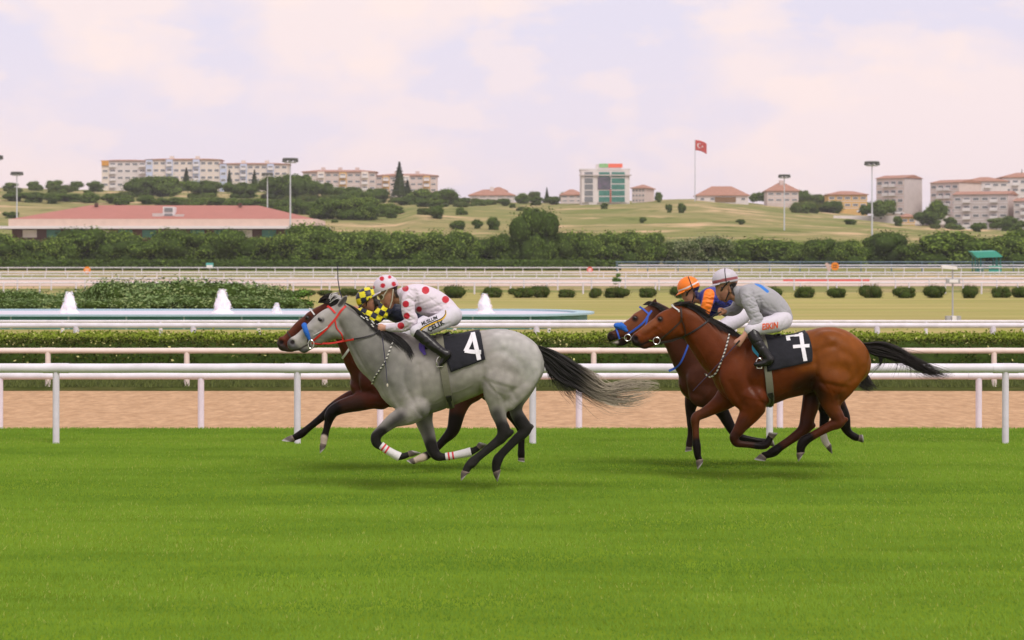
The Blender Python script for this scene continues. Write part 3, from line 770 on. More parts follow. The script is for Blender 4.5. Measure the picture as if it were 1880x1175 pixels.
# starter's stand with green canopy
st = empty('lookout_stand', (wpx(1808, 392), 392, 1.6), 'green lookout stand with sloping canopy beyond the far rails', 'stand')
L0 = st.location; kx = lambda px: wpx(px, 392)-L0.x; kz = lambda py: zpx(py, 392)-L0.z
MB().add([(kx(1781),-1.6,kz(463)),(kx(1826),-1.6,kz(461.5)),(kx(1838),-1.6,kz(472)),(kx(1790),-1.6,kz(473.5)),(kx(1781),1.6,kz(461)),(kx(1826),1.6,kz(459.5)),(kx(1838),1.6,kz(470)),(kx(1790),1.6,kz(471.5))],
         [(0,1,2,3),(7,6,5,4),(0,4,5,1),(1,5,6,2),(2,6,7,3),(3,7,4,0)]).build('canopy', M_TGREEN, st)
for px in (1788, 1798, 1826, 1834):
    for y in (-1.2, 1.2): MB().tube([(kx(px), y, 0), (kx(px), y, kz(471))], .10, 6).build('leg', M_TGREEN2, st)
MB().box(kx(1787), kx(1836), -1.4, 1.4, kz(494), kz(492)).build('platform', M_TGREEN2, st)
MB().box(kx(1813), kx(1836), -1.3, -1.1, kz(505), kz(488)).build('front_panel', M_TGREEN, st); MB().box(kx(1790), kx(1800), -1.3, -1.1, kz(503), kz(490)).build('front_panel', M_TGREEN2, st)
# camera mast on the infield
cmst = empty('camera_mast', (wpx(1749, 98), 98, .15), 'slim grey mast with white camera housing on the infield lawn', 'mast')
L0 = cmst.location; kx = lambda px: wpx(px, 98)-L0.x; kz = lambda py: zpx(py, 98)-L0.z
MB().tube([(0,0,0),(0,0,kz(489))], .035, 8).build('pole', M_GREYP, cmst, True)
MB().prism([(kx(1728),kz(486.5)),(kx(1756),kz(489)),(kx(1757),kz(495)),(kx(1729),kz(493))], -.12, .12).build('camera_housing', M_WSIGN, cmst)
MB().box(kx(1737), kx(1762), -.12, .12, kz(521), kz(511)).build('junction_box', M_GREYP, cmst); MB().box(kx(1742), kx(1758), -.14, -.12, kz(519), kz(513)).build('box_lid', M_WSIGN, cmst)
for px, m_ in ((1741, M_GREYP), (1751, M_WSIGN), (1759, M_GREYP)): MB().box(kx(px-4.5), kx(px+4), -.2, .2, -.05, kz(580)).build('base_box', m_, cmst)
# ------------------------------------------------------------------ buildings on the hill
M_GLASSD = mat('dark_window_glass', (0.19,0.20,0.21), rough=0.25, spec=0.6)
M_GLASSG = mat('green_window_glass', (0.07,0.22,0.18), rough=0.3, spec=0.2, var=0.2, vscale=0.3)
M_ROOF = mat('terracotta_roof', (0.38,0.20,0.14), rough=0.85, var=0.18, vscale=0.4)
M_TRIM = mat('white_trim', (0.72,0.68,0.68), rough=0.7)
def wallm(n, c): return mat(n, c, rough=0.85, var=0.07, vscale=0.25)
M_WC = wallm('cream_render', (0.74,0.65,0.57)); M_WW = wallm('white_render', (0.70,0.64,0.62)); M_WB = wallm('pale_blue_render', (0.52,0.58,0.74)); M_WP = wallm('pink_render', (0.62,0.51,0.47)); M_WG = wallm('grey_render', (0.54,0.48,0.46)); M_WY = wallm('yellow_render', (0.66,0.42,0.16)); M_WO = wallm('ochre_render', (0.62,0.30,0.06))
WIN = {}
def window_mesh(w, h, key):
    if key not in WIN:
        fr = MB(); t = max(.08, w*.07)
        fr.box(-w/2,-w/2+t,-.10,.02,0,h); fr.box(w/2-t,w/2,-.10,.02,0,h); fr.box(-w/2+t,w/2-t,-.10,.02,0,t); fr.box(-w/2+t,w/2-t,-.10,.02,h-t,h)
        m1 = fr.mesh('window_frame'); m1.materials.append(M_TRIM)
        m2 = MB().box(-w/2+t,w/2-t,-.04,.0,t,h-t).mesh('pane'); m2.materials.append(M_GLASSD)
        m3 = MB().box(-w/2+t,w/2-t,-.04,.0,t,h-t).mesh('pane'); m3.materials.append(M_GLASSG)
        WIN[key] = (m1, m2, m3)
    return WIN[key]
def block(label, px0, px1, top, base, d, depth, floors, bays, wall, yaw=0.0, roof='hip', roof_h=1.4, accents=(), balc=(), cat='building', group='apartment blocks on the hill', glass=1, name='apartment_block', win=(0.74, 0.42), side=None, chim=0, trimrow=None, skip=()):
    """block seen from the front (-Y face after yaw). accents: bays given another wall colour as a raised strip; balc: bays with balconies"""
    s_ = F/d; w = (px1-px0)/s_; h = (base-top)/s_ - (roof_h if roof else 0); xm = wpx((px0+px1)/2, d); z0 = zpx(base, d)
    if yaw: w = (w - depth*abs(math.sin(R(yaw))))/math.cos(R(yaw))
    root = empty(name, (xm, d, z0), label, cat, group); root.rotation_euler.z = R(yaw)
    MB().box(-w/2, w/2, 0, depth, -6, h).build('wall', wall, root)
    if side:
        MB().box(w/2, w/2+.12, .05, depth-.05, -6, h-.1).build('gable_wall', side, root)
    if roof == 'hip':
        o = .6; mb = MB(); rx = min(w*.4, depth*.5)
        mb.add([(-w/2-o,-o,h),(w/2+o,-o,h),(w/2+o,depth+o,h),(-w/2-o,depth+o,h),(-w/2+rx,depth/2,h+roof_h),(w/2-rx,depth/2,h+roof_h),(-w/2-o,-o,h-.25),(w/2+o,-o,h-.25),(w/2+o,depth+o,h-.25),(-w/2-o,depth+o,h-.25)],
               [(0,1,5,4),(1,2,5),(2,3,4,5),(3,0,4),(6,7,1,0),(7,8,2,1),(8,9,3,2),(9,6,0,3),(9,8,7,6)])
        rf = mb.build('roof', M_ROOF, root)
    elif roof == 'gable':
        o = .5; mb = MB(); mb.add([(-w/2-o,-o,h),(w/2+o,-o,h),(w/2+o,depth+o,h),(-w/2-o,depth+o,h),(-w/2-o,depth/2,h+roof_h),(w/2+o,depth/2,h+roof_h)],
               [(0,1,5,4),(2,3,4,5),(1,2,5),(3,0,4),(3,2,1,0)]); rf = mb.build('roof', M_ROOF, root)
    else:
        rf = MB().box(-w/2-.3, w/2+.3, -.3, depth+.3, h, h+.5).build('roof', M_TRIM, root)
    for c in range(chim):
        x = -w*.35 + w*.7*(c+.5)/chim; MB().box(x-.8, x+.8, depth*.35, depth*.6, h+.2, h+roof_h+1.0).build('chimney', wall, rf)
    bw = w/bays; fh = h/floors
    for b0, m_, pr in accents: MB().box(-w/2+b0*bw+.02, -w/2+(b0+1)*bw-.02, -pr, 0, -6, h-.05).build('facade_strip', m_, root)
    prd = {b0: pr for b0, m_, pr in accents}
    fr, g1, g2 = window_mesh(round(bw*win[0], 1), round(fh*win[1], 1), (round(bw*win[0], 1), round(fh*win[1], 1)))
    for i in range(floors):
        for j in range(bays):
            if j in skip: continue
            pr = prd.get(j, 0); x = -w/2+(j+.5)*bw; z = i*fh + fh*.24
            o1 = link('window', fr, None, root); o1.location = (x, -.01-pr, z)
            o2 = link('pane', g2 if glass == 2 else g1, None, o1)
            if j in balc:
                mb = MB(); mb.box(-bw*.42, bw*.42, -1.2, 0, -.12, 0); mb.box(-bw*.42, bw*.42, -1.2, -1.1, 0, .95)
                o3 = mb.build('balcony', M_TRIM, root); o3.location = (x, -.02-pr, i*fh+.12)
        MB().box(-w/2, w/2, -.06, 0, i*fh-.12, i*fh+.10).build('floor_band', M_TRIM, root) if trimrow is None else None
    return root, w, h
block('white block with an orange corner at the far left of the skyline', 187, 268, 292, 357, 1060, 12, 5, 6, M_WW, roof='hip', roof_h=.6, accents=((0, M_WC, .8),), balc=(1, 5))
MB().box(wpx(186,1058), wpx(199,1058), 1058.6, 1059.1, zpx(304,1058.8), zpx(295,1058.8)).build('orange_panel', M_WO, [o for o in bpy.data.objects if o.name.startswith('apartment_block')][0], False, 'w')
block('pale blue and cream block left of centre on the skyline', 268, 404, 290, 358, 1050, 12, 5, 11, M_WC, roof='hip', roof_h=.6, accents=((0, M_WB, .6), (3, M_WB, .9), (7, M_WB, .9)), balc=(3, 7), chim=2)
block('second pale blue and cream block, lower than its neighbour', 404, 528, 298, 360, 1050, 12, 5, 10, M_WC, roof='hip', roof_h=.6, accents=((0, M_WB, .6), (3, M_WB, .9), (7, M_WB, .9)), balc=(3, 7), chim=2)
block('long cream and yellow block with orange roof, left of the tall conifer', 556, 690, 311, 362, 1020, 12, 4, 10, M_WP, roof='hip', roof_h=.9, accents=((2, M_WC, .7), (5, M_WY, .5), (8, M_WC, .7)), balc=(2, 5, 8), chim=3)
block('cream and yellow block with orange roof behind the tall conifer', 690, 802, 318, 364, 1025, 12, 4, 9, M_WP, roof='hip', roof_h=.9, accents=((1, M_WY, .5), (4, M_WC, .7), (7, M_WY, .5)), balc=(1, 4, 7), chim=2)
# villas
VG = 'villas on the ridge'
block('low villa with red tiled roof and small tower, left of the glass building', 862, 944, 347, 371, 985, 11, 2, 5, M_WW, roof_h=2.4, name='villa', group=VG, cat='house', chim=1)
block('small red roofed villa right beside the conifers', 900, 930, 343, 360, 995, 7, 1, 3, M_WP, roof_h=1.6, name='villa', group=VG, cat='house')
block('red roofed house just left of the glass building', 1030, 1070, 347, 372, 960, 9, 2, 3, M_WP, roof_h=2.2, name='villa', group=VG, cat='house')
block('pink wing with red roof right of the glass building', 1150, 1194, 338, 372, 930, 14, 3, 4, M_WP, yaw=-18, roof_h=1.4, name='villa', group=VG, cat='house')
rv, w_, h_ = block('white villa with brown garage door and red hipped roof near the flag', 1280, 1374, 341, 371, 940, 12, 1, 5, M_WW, roof_h=3.6, name='villa', group=VG, cat='house', win=(.4, .4))
MB().box(-3, 5, -.25, -.02, 0, 1.9).build('garage_door', mat('brown_door', (0.22,0.13,0.06), rough=.7), rv)
block('pink villa with red roof and dormer behind the hedge, right of the white villa', 1408, 1466, 335, 372, 960, 11, 2, 4, M_WP, roof_h=3.2, name='villa', group=VG, cat='house', chim=1)
block('yellow house with long red roof', 1520, 1592, 350, 382, 930, 10, 2, 5, M_WY, roof_h=1.4, name='villa', group=VG, cat='house')
# glass office
of, w_, h_ = block('office building with green glass front and roof sign', 1066, 1156, 312, 372, 900, 12, 4, 6, M_WW, roof=None, roof_h=0, glass=2, win=(.92, .80), name='office_building', group=None, accents=((1, M_WW, .5), (5, M_WW, .25)), skip=(0, 1, 2, 3, 4, 5), trimrow=0, cat='building')
for i in range(5):
    z0_, z1_ = h_*(.02+.19*i), h_*(.02+.19*i+.155)
    for xa_, xb_, m_ in ((-.42, -.25, M_GLASSD), (-.13, .09, M_GLASSG), (.13, .40, M_GLASSG)):
        fr_ = MB().box(w_*xa_-.12, w_*xb_+.12, -.62, -.55, z0_-.1, z1_+.1).build('window', M_TRIM, of)
        MB().box(w_*xa_, w_*xb_, -.68, -.63, z0_, z1_).build('pane', m_, fr_)
MB().box(-w_*.48, w_*.46, -.55, -.02, 0, h_*.97).build('facade_slab', M_WW, of)
MB().box(-w_/2-.6, w_/2+.6, -1.2, .2, h_*.82, h_*.82+.45).build('cornice', M_WG, of)
MB().box(-w_*.18, w_*.34, 2, 8, h_, h_+2.2).build('roof_storey', M_WW, of)
MB().box(-w_*.12, w_*.06, 1.7, 1.9, h_+1.0, h_+2.4).build('sign_panel', mat('green_roof_sign', (0.25,0.48,0.20), rough=.6), of); MB().box(w_*.07, w_*.36, 1.7, 1.9, h_+1.0, h_+2.4).build('sign_panel', mat('red_roof_sign', (0.80,0.16,0.09), rough=.6), of)
MB().box(-w_*.15, w_*.11, -.85, -.70, h_*.40, h_*.78).build('banner', mat('dark_banner', (0.07,0.09,0.10), color2=(0.16,0.13,0.18), rough=.7, vscale=.5), of)
MB().box(w_*.095, w_*.125, -.85, -.5, 0, h_*.40).build('red_pillar', mat('red_pillar', (0.42,0.13,0.09), rough=.7), of)
# blocks at the right
block('beige block with grey gable end, standing alone on the right', 1592, 1676, 321, 392, 860, 11, 4, 4, M_WP, yaw=-44, roof='gable', roof_h=1.2, balc=(1, 2), side=M_WG)
block('pink block at the left of the right hand cluster', 1686, 1782, 329, 408, 850, 14, 5, 4, M_WP, yaw=-44, roof='gable', roof_h=1.2, balc=(1, 2), side=M_WP)
block('pink block in front of the right hand cluster with two stacks of balconies', 1738, 1862, 350, 418, 800, 14, 4, 6, M_WG, yaw=-24, roof='gable', roof_h=1.2, balc=(1, 4), side=M_WP)
block('upper pink block behind the right hand cluster', 1776, 1850, 324, 372, 900, 12, 3, 5, M_WW, roof_h=1.6, balc=(2,))
block('topmost red roofed block at the right edge', 1842, 1930, 316, 372, 910, 12, 3, 6, M_WW, roof_h=1.8, balc=(1, 3))
block('grey block at the right edge of the picture, lowest of the cluster', 1848, 1950, 362, 420, 790, 14, 4, 6, M_WG, yaw=-24, roof='gable', roof_h=1.2, balc=(1, 4), side=M_WP)
# low wall and small hut below the right hand blocks
prop(MB().box(wpx(1530,840), wpx(1742,840), 839.6, 840, zpx(412,840), zpx(396,840)).build('retaining_wall', M_WW), 'low pale retaining wall below the beige block', 'wall')
block('small hut with orange roof below the beige block', 1655, 1680, 392, 411, 830, 5, 1, 2, M_WY, roof_h=1.0, name='hut', group=None, cat='hut')

# ------------------------------------------------------------------ stable with wide red roof
M_SROOF = mat('red_sheet_roof', (0.40,0.165,0.13), rough=0.85, var=0.05, vscale=0.15)
M_SFASC = wallm('pale_pink_fascia', (0.66,0.50,0.42)); M_SDARK = wallm('dark_wall', (0.10,0.05,0.04))
d = 520.0; sb = empty('stable_building', (wpx(290, d), d, G(0, d)), 'low wide stable with flat hipped red roof and pale fascia', 'building')
L0 = sb.location; X = lambda p: wpx(p, d)-L0.x; Z = lambda p: zpx(p, d)-L0.z
MB().box(X(20), X(575), 1, 22, -4, Z(416)).build('wall', M_SDARK, sb)
MB().add([(X(20),0,Z(402)),(X(578),0,Z(402)),(X(560),24,Z(399)),(X(40),24,Z(399)),(X(150),11,Z(374)),(X(466),11,Z(375))], [(0,1,5,4),(1,2,5),(2,3,4,5),(3,0,4)]).build('roof', M_SROOF, sb)
MB().box(X(16), X(582), -.3, 23, Z(415), Z(402)).build('fascia', M_SFASC, sb)
MB().box(X(-10), X(592), -1.5, 24, Z(420), Z(415)).build('eave', M_TRIM, sb)
mb = MB(); mb.box(X(296), X(317), 2.5, 6, Z(402), Z(379)); o = mb.build('dormer', M_TRIM, sb)
for y0, y1 in ((388, 381), (399, 392)): MB().box(X(299), X(314), 2.3, 2.5, Z(y0), Z(y1)).build('dormer_window', M_GLASSD, o)
MB().box(X(277), X(296), 2.0, 5, Z(401), Z(391)).build('roof_unit', M_WG, sb); MB().box(X(318), X(335), 2.0, 5, Z(401), Z(393)).build('roof_unit', M_WG, sb)
for p in (163, 432): MB().box(X(p-3), X(p+3), 9, 10, Z(377), Z(371)).build('chimney', M_SDARK, sb)
for i, p in enumerate(range(40, 570, 44)): MB().box(X(p), X(p+26), .88, 1.0, Z(436), Z(422)).build('opening', M_GLASSG if i % 3 else M_WW, sb)

# ------------------------------------------------------------------ floodlights, flag, cars
M_LAMPH = mat('dark_lamp_head', (0.14,0.15,0.14), rough=0.5); M_MAST = mat('pale_mast', (0.55,0.57,0.60), rough=0.5)
def floodlight(label, px, top, base, d, wpx_):
    root = empty('floodlight_mast', (wpx(px, d), d, zpx(base, d)), label, 'floodlight', 'floodlight masts'); h = (base-top)/F*d; k = d/F; r = wpx_/2*k
    MB().lathe([(.20, -2), (.10, h)], 8).build('pole', M_MAST, root, True)
    MB().lathe([(r*.75, h-.55*r), (r*.8, h-.40*r), (.2, h-.38*r)], 16).build('lower_ring', M_MAST, root, True)
    hd = MB().lathe([(.2, h-.25*r), (r*.85, h-.22*r), (r, h-.05*r), (r*.9, h+.06*r), (.2, h+.10*r)], 16).build('lamp_ring', M_LAMPH, root, True)
    for i in range(8):
        a = math.pi*2*i/8; x, y = math.cos(a)*r*.85, math.sin(a)*r*.85
        MB().box(x-.22, x+.22, y-.15, y+.15, h-.45*r, h-.18*r).build('lamp', M_LAMPH, root)
floodlight('tall floodlight mast left of the cream and yellow block', 533, 291, 440, 500, 30)
floodlight('shorter floodlight mast behind the stable roof', 491, 318, 400, 640, 22)
floodlight('floodlight mast at the far left behind the stable', 31, 316, 400, 600, 24)
floodlight('floodlight mast cut by the left edge of the picture', -9, 286, 430, 500, 30)
floodlight('floodlight mast in front of the pink villa', 1440, 321, 440, 600, 23)
floodlight('tallest floodlight mast on the right, before the beige block', 1601, 297, 440, 500, 29)
M_FLAGR = mat('red_flag', (0.52,0.07,0.06), rough=0.8); M_FLAGW = mat('white_emblem', (0.80,0.76,0.76), rough=0.8)
d = 930.0; fl = empty('flagpole', (wpx(1276, d), d, zpx(368, d)), 'tall flagpole with a waving red flag bearing white crescent and star', 'flagpole'); L0 = fl.location; k = d/F
MB().lathe([(.22, -2), (.12, (368-256)*k)], 8).build('pole', M_MAST, fl, True)
def flag_pt(u, v):      # u along the fly 0..1, v down the hoist 0..1
    x = .15 + u*21*k; z = (368-257)*k - v*19*k - u*u*7*k; y = .9*math.sin(u*7+v*1.5)*u
    return (x, y, z)
n = 14; V = [flag_pt(i/n, j/n) for i in range(n+1) for j in range(n+1)]
flg = link('flag', np_mesh('flag', V, [(i*(n+1)+j, i*(n+1)+j+1, (i+1)*(n+1)+j+1, (i+1)*(n+1)+j) for i in range(n) for j in range(n)], True), M_FLAGR, fl)
sm = flg.modifiers.new('thickness', 'SOLIDIFY'); sm.thickness = .04
def emb(pts): return [tuple(Vector(flag_pt(u, v))+Vector((0, -.06, 0))) for u, v in pts]
n = 16; outer = [(.36+.20*math.cos(t), .5+.24*math.sin(t)) for t in np.linspace(.6, 5.68, n)]; inner = [(.40+.155*math.cos(t), .5+.19*math.sin(t)) for t in np.linspace(.75, 5.53, n)]
link('crescent', np_mesh('crescent', emb(outer+inner), [(i, i+1, n+i+1, n+i) for i in range(n-1)], False), M_FLAGW, flg)
star = [(.60+(.10 if i % 2 == 0 else .04)*math.cos(math.pi*i/5+math.pi), .5+(.12 if i % 2 == 0 else .048)*math.sin(math.pi*i/5+math.pi)) for i in range(10)]
link('star', np_mesh('star', emb([(.60, .5)]+star), [(0, 1+i, 1+(i+1) % 10) for i in range(10)], False), M_FLAGW, flg)
def car(label, px, base, d, col):
    root = empty('parked_car', (wpx(px, d), d, zpx(base, d)), label, 'car', 'cars parked below the right hand blocks')
    cm = mat('car_paint', col, rough=.3, coat=.4)
    MB().prism([(-2.1,.35),(2.1,.35),(2.15,.75),(1.5,.92),(-1.5,.95),(-2.1,.8)], -.85, .85).build('body', cm, root)
    MB().prism([(-1.5,.94),(1.2,.92),(.65,1.42),(-1.0,1.45)], -.75, .75).build('cabin', M_GLASSD, root)
    MB().prism([(-1.02,1.44),(.66,1.41),(.55,1.50),(-.9,1.52)], -.74, .74).build('roof', cm, root)
    for x in (-1.3, 1.3):
        for y in (-.86, .70): MB().tube([(x, y, .32), (x, y+.16, .32)], .32, 10).build('wheel', M_STRAPB, root)
for px, by, dd, c, lab in ((1584,391,842,(.75,.73,.74),'white car parked at the left end of the retaining wall'), (1610,402,836,(.70,.68,.70),'white car parked in front of the retaining wall'), (1648,394,842,(.72,.70,.70),'white van-like car parked beside the round tree'), (1784,425,760,(.75,.73,.75),'white car parked under the front pink block')):
    car(lab, px, by, dd, c)

# ------------------------------------------------------------------ trees on the hill
HT = [('conifer0',733,297,364,44,'tall dark conifer in front of the cream and yellow block','T'),('conifer1',748,330,366,34,'shorter conifer right beside the tall conifer','T'),
      ('conifer0',342,308,362,36,'conifer in front of the first pale blue block','T'),('conifer1',421,312,363,28,'slim conifer in front of the second pale blue block','T'),('conifer0',467,312,364,32,'conifer in front of the right end of the second pale blue block','T'),
      ('conifer1',1004,344,374,18,'small conifer left of the glass building','T'),('conifer0',1664,348,396,16,'narrow conifer beside the grey gable end','T'),('conifer1',1876,310,345,10,'thin conifer on the top right skyline','T')]
BR = [(255,326,362,64),(300,322,362,80),(372,330,364,70),(440,334,364,60),(505,322,366,66),(545,318,368,66),(575,332,366,40),(597,334,368,30),(640,342,372,50),(690,345,372,50),(775,346,374,60),(820,346,376,50),(660,360,404,70),(605,362,402,60),(632,366,404,60),(715,372,396,36),(800,378,402,30),(640,350,380,40),
      (840,404,424,26),(876,402,420,20),(905,398,424,26),(1044,352,372,30),(960,354,374,30),(1252,372,392,14),(1228,374,392,12),(1180,398,410,14),(1468,348,376,40),(1504,356,386,44),(1530,368,392,40),(1622,366,396,44),(1720,366,404,40),(1700,384,412,40),(1648,396,416,18),(1830,400,420,40),(1852,396,424,30),(1560,374,392,20),(1400,352,368,22),(1350,356,370,14),(1795,408,426,26),
      (20,335,352,30),(60,332,350,26),(100,330,350,30),(140,332,350,26),(175,332,352,34),(330,362,378,40),(270,360,376,36),(400,362,380,36),(450,364,384,36),(500,366,388,40),(130,355,372,50),(60,352,372,44),(230,358,372,30),(552,345,366,30),(20,388,402,30),(165,352,372,36),(205,354,374,34),(300,364,380,40),(365,362,380,34),(425,364,382,34),(478,364,386,36),(535,364,392,40),(520,378,398,34),(560,372,394,30),(95,356,374,30),(25,352,370,34),(585,378,402,44),(685,372,404,40),(740,362,378,40),(776,366,380,30),(810,366,380,30),(850,362,376,30),(890,366,378,26),(925,364,378,28),(1210,352,372,14),(1320,356,370,20),(1385,354,370,20),(1490,372,388,22),(1590,376,394,24),(1745,398,416,26),(1870,404,424,30),(985,360,376,26),(1015,360,376,24),(1360,402,412,18),(1560,402,412,26),(1110,372,384,16),(720,384,400,24),(845,380,396,18)]
SCRUB = [(957,379,388,18),(615,403,410,15),(598,365,372,22),(718,377,393,50),(781,381,395,33),(851,386,395,17),(586,363,374,21),(975,381,394,37),(575,358,372,39),(96,354,362,26),(89,354,362,21),(87,357,365,17),(116,348,358,17),(101,349,358,19),(112,354,359,16),(87,360,366,12),(111,355,364,19),(99,353,363,29),(33,344,354,13),(32,345,352,22),(69,339,350,25),(189,362,366,15),(84,357,367,16),(108,339,354,42),(136,342,351,19),(125,339,353,22),(23,348,360,20),(13,358,364,10),(103,357,369,38),(159,349,356,17),(63,352,360,27),(57,358,367,21),(59,353,365,30),(136,357,364,12),(45,355,361,17),(229,351,366,34),(211,358,363,19),(237,353,363,29),(356,371,378,14),(381,372,379,10),(558,358,371,25),(479,370,381,27),(226,363,376,34),(218,365,377,17),(460,353,363,22),(414,369,381,32),(424,372,382,29),(366,356,367,31),(385,354,367,32),(364,359,367,23),(493,365,378,37),(501,365,378,32),(464,372,380,20),(449,369,380,28),(459,370,380,19),(488,355,366,21),(393,362,375,31),(374,369,376,18),(269,358,368,31),(266,361,369,13),(341,375,382,19),(344,373,383,24),(341,368,382,25),(468,373,382,22),(395,372,377,18),(384,374,379,11),(517,358,367,23),(529,359,374,23),(530,365,372,19),(530,361,374,26),(295,362,371,16),(377,361,369,29),(386,361,369,23),(342,375,382,17),(354,370,383,25),(346,376,385,12),(465,356,362,18),(270,361,373,22),(281,366,373,15),(281,364,372,17),(427,363,377,24),(459,372,382,15),(709,381,399,40),(633,392,403,17),(651,374,384,21),(642,367,382,28),(557,380,388,27),(578,369,388,33),(565,369,391,40),(631,378,389,17),(632,378,388,22),(638,369,387,53),(603,359,375,31),(606,357,373,46),(624,365,373,20),(644,366,385,29),(645,371,382,25),(650,368,383,47),(668,368,382,46),(672,367,384,48),(670,375,384,16),(611,357,373,31),(616,369,391,50),(603,371,390,48),(627,381,388,19),(587,374,387,28),(612,373,388,42),(596,377,388,18),(617,379,389,28),(691,365,373,20),(673,353,374,59),(665,371,387,34),(767,363,370,13),(790,369,379,13),(773,370,377,17),(783,370,379,14),(873,370,378,19),(941,373,382,15),(718,366,372,13),(726,362,371,18),(801,368,381,31),(895,367,374,22),(899,365,376,27),(759,370,379,19),(864,374,379,13),(845,371,380,27),(850,370,380,21),(893,366,374,22),(877,364,374,22),(873,363,374,14),(879,366,377,19),(1521,359,375,25),(1498,364,384,30),(1502,369,381,23),(1546,382,388,21),(1473,370,387,35),(1486,375,387,26),(1479,372,387,40),(1479,371,390,50),(1474,370,389,49),(1549,362,379,45),(1551,365,380,36),(1567,370,380,28),(1454,357,373,41),(1548,369,377,25),(1508,358,378,53),(1517,373,390,52),(1525,375,389,43),(1510,379,389,33),(1582,371,390,48),(1606,370,388,34),(1468,380,389,26),(1477,376,391,26),(1463,376,391,21),(1554,380,390,14),(1477,374,380,20),(1484,364,380,36),(1756,413,423,29),(1746,409,421,23),(1787,402,415,34),(1707,398,414,37),(1687,397,413,46),(1710,398,414,33),(1656,389,405,33),(1656,389,404,23),(1650,395,404,20),(1672,396,407,22),(1681,401,407,22),(1683,398,409,29),(1841,392,409,39),(1845,398,407,29),(1771,395,403,21),(1753,406,420,37),(1763,395,409,37),(1801,409,421,24),(1789,409,415,21),(1785,405,415,26),(1778,391,401,17),(1783,392,398,20),(1718,403,418,24),(1718,411,420,20),(1802,393,407,22),(1785,395,406,18),(1793,395,405,20),(1872,385,399,31),(1664,393,409,39),(1662,392,407,36),(1665,391,407,34),(1054,358,366,15),(1002,365,370,20),(1050,358,367,19),(981,351,364,22),(985,352,364,18),(1032,358,363,10),(1050,358,365,12),(1042,356,362,12),(1058,360,367,17),(1060,359,366,11),(1060,358,367,11)]
def near_words(px):
    a = [(90,'the far left edge'),(200,'the white block with the orange corner'),(300,'the first pale blue block'),(405,'the joint of the pale blue blocks'),(530,'the second pale blue block'),(600,'the left floodlight mast'),(700,'the cream and yellow block'),(790,'the tall conifer'),(870,'the left villa'),(960,'the villa tower'),(1060,'the glass building'),(1200,'the bare slope'),(1300,'the flagpole'),(1420,'the white villa'),(1540,'the yellow house'),(1680,'the beige block'),(1780,'the front pink block'),(1900,'the right edge')]
    for x, t in a:
        if px < x: return t
    return 'the right edge'
seen = {}
for i, (kind, px, ty, by, w_, lab, _) in enumerate(HT):
    plant(kind, 'conifer', px, ty, 975 + 12*i % 30, w_, lab, 'tree', 'conifers on the hill', base_py=by)
cnt = {}
BR.sort()
ORD = ['first', 'second', 'third', 'fourth', 'fifth', 'sixth', 'seventh', 'eighth', 'ninth']
info = []
for i, (px, ty, by, w_) in enumerate(BR):
    t = near_words(px); j = cnt.get(t, 0); cnt[t] = j+1
    dd = ground_depth(px, by)
    if dd is None: dd = 985.0
    if 15 < px < 590: dd = max(dd, 548.0)
    if px > 1580 and by > 392: dd = min(dd, 785.0 if px > 1680 else 835.0)
    size = 'large' if w_ >= 50 else ('medium' if w_ >= 30 else 'small')
    lab = '%s hill tree by %s, %s from left there' % (size, t, ORD[j])
    plant(('dense%d' % (i % 3)) if i % 3 else ('broad%d' % (i % 4)), 'tree', px, ty, dd, w_*1.1, lab, 'tree', 'trees scattered on the hill', base_py=by)

def nth2(j):
    tens = ['', '', 'twenty', 'thirty', 'forty', 'fifty']
    if j < 20: return nth(j)
    a, b_ = divmod(j+1, 10); return (tens[a] + 'tieth' if False else tens[a][:-1] + 'ieth') if b_ == 0 else tens[a] + '-' + nth(b_-1)
SCRUB.sort(); cnt2 = {}
for i, (px, ty, by, w_) in enumerate(SCRUB):
    t = near_words(px); j = cnt2.get(t, 0); cnt2[t] = j+1
    dd = ground_depth(px, by)
    if dd is None: dd = 985.0
    elif px < 600 and dd < 545: dd = 548.0; by = HY - (G(wpx(px, dd), dd)-CH)/dd*F; ty = min(ty, by-6)
    plant(('shrub%d' % (i % 3)) if i % 2 else 'broad%d' % (i % 4), 'scrub_bush', px, ty, dd, w_, 'low scrub bush below %s, %s from left there' % (t, nth2(j)), 'bush', 'scrub on the slope', base_py=by+1.5)

# ------------------------------------------------------------------ haze
hz = bpy.data.materials.new('summer_haze'); hz.use_nodes = True
N, L = hz.node_tree.nodes, hz.node_tree.links; N.clear()
oo = N.new('ShaderNodeOutputMaterial'); pv = N.new('ShaderNodeVolumePrincipled'); pv.inputs['Color'].default_value = (0.95,0.93,0.96,1); pv.inputs['Density'].default_value = 0.00013; pv.inputs['Anisotropy'].default_value = 0.2
L.new(pv.outputs[0], oo.inputs['Volume'])
hb = MB().box(-12000, 12000, -80, 9500, -60, 75).build('haze', hz); prop(hb, kind='stuff')
# ------------------------------------------------------------------ horses
def leg(nodes, y0, y1):
    """(px,py,r) rows -> chain rows with lateral thickness and a lateral offset that runs from y0 to y1"""
    n = len(nodes); o = []
    for i, (a, b, r) in enumerate(nodes):
        t = i/(n-1); o.append((a, b, r, None, y0 + (y1-y0)*min(1, t*1.6)))
    return o

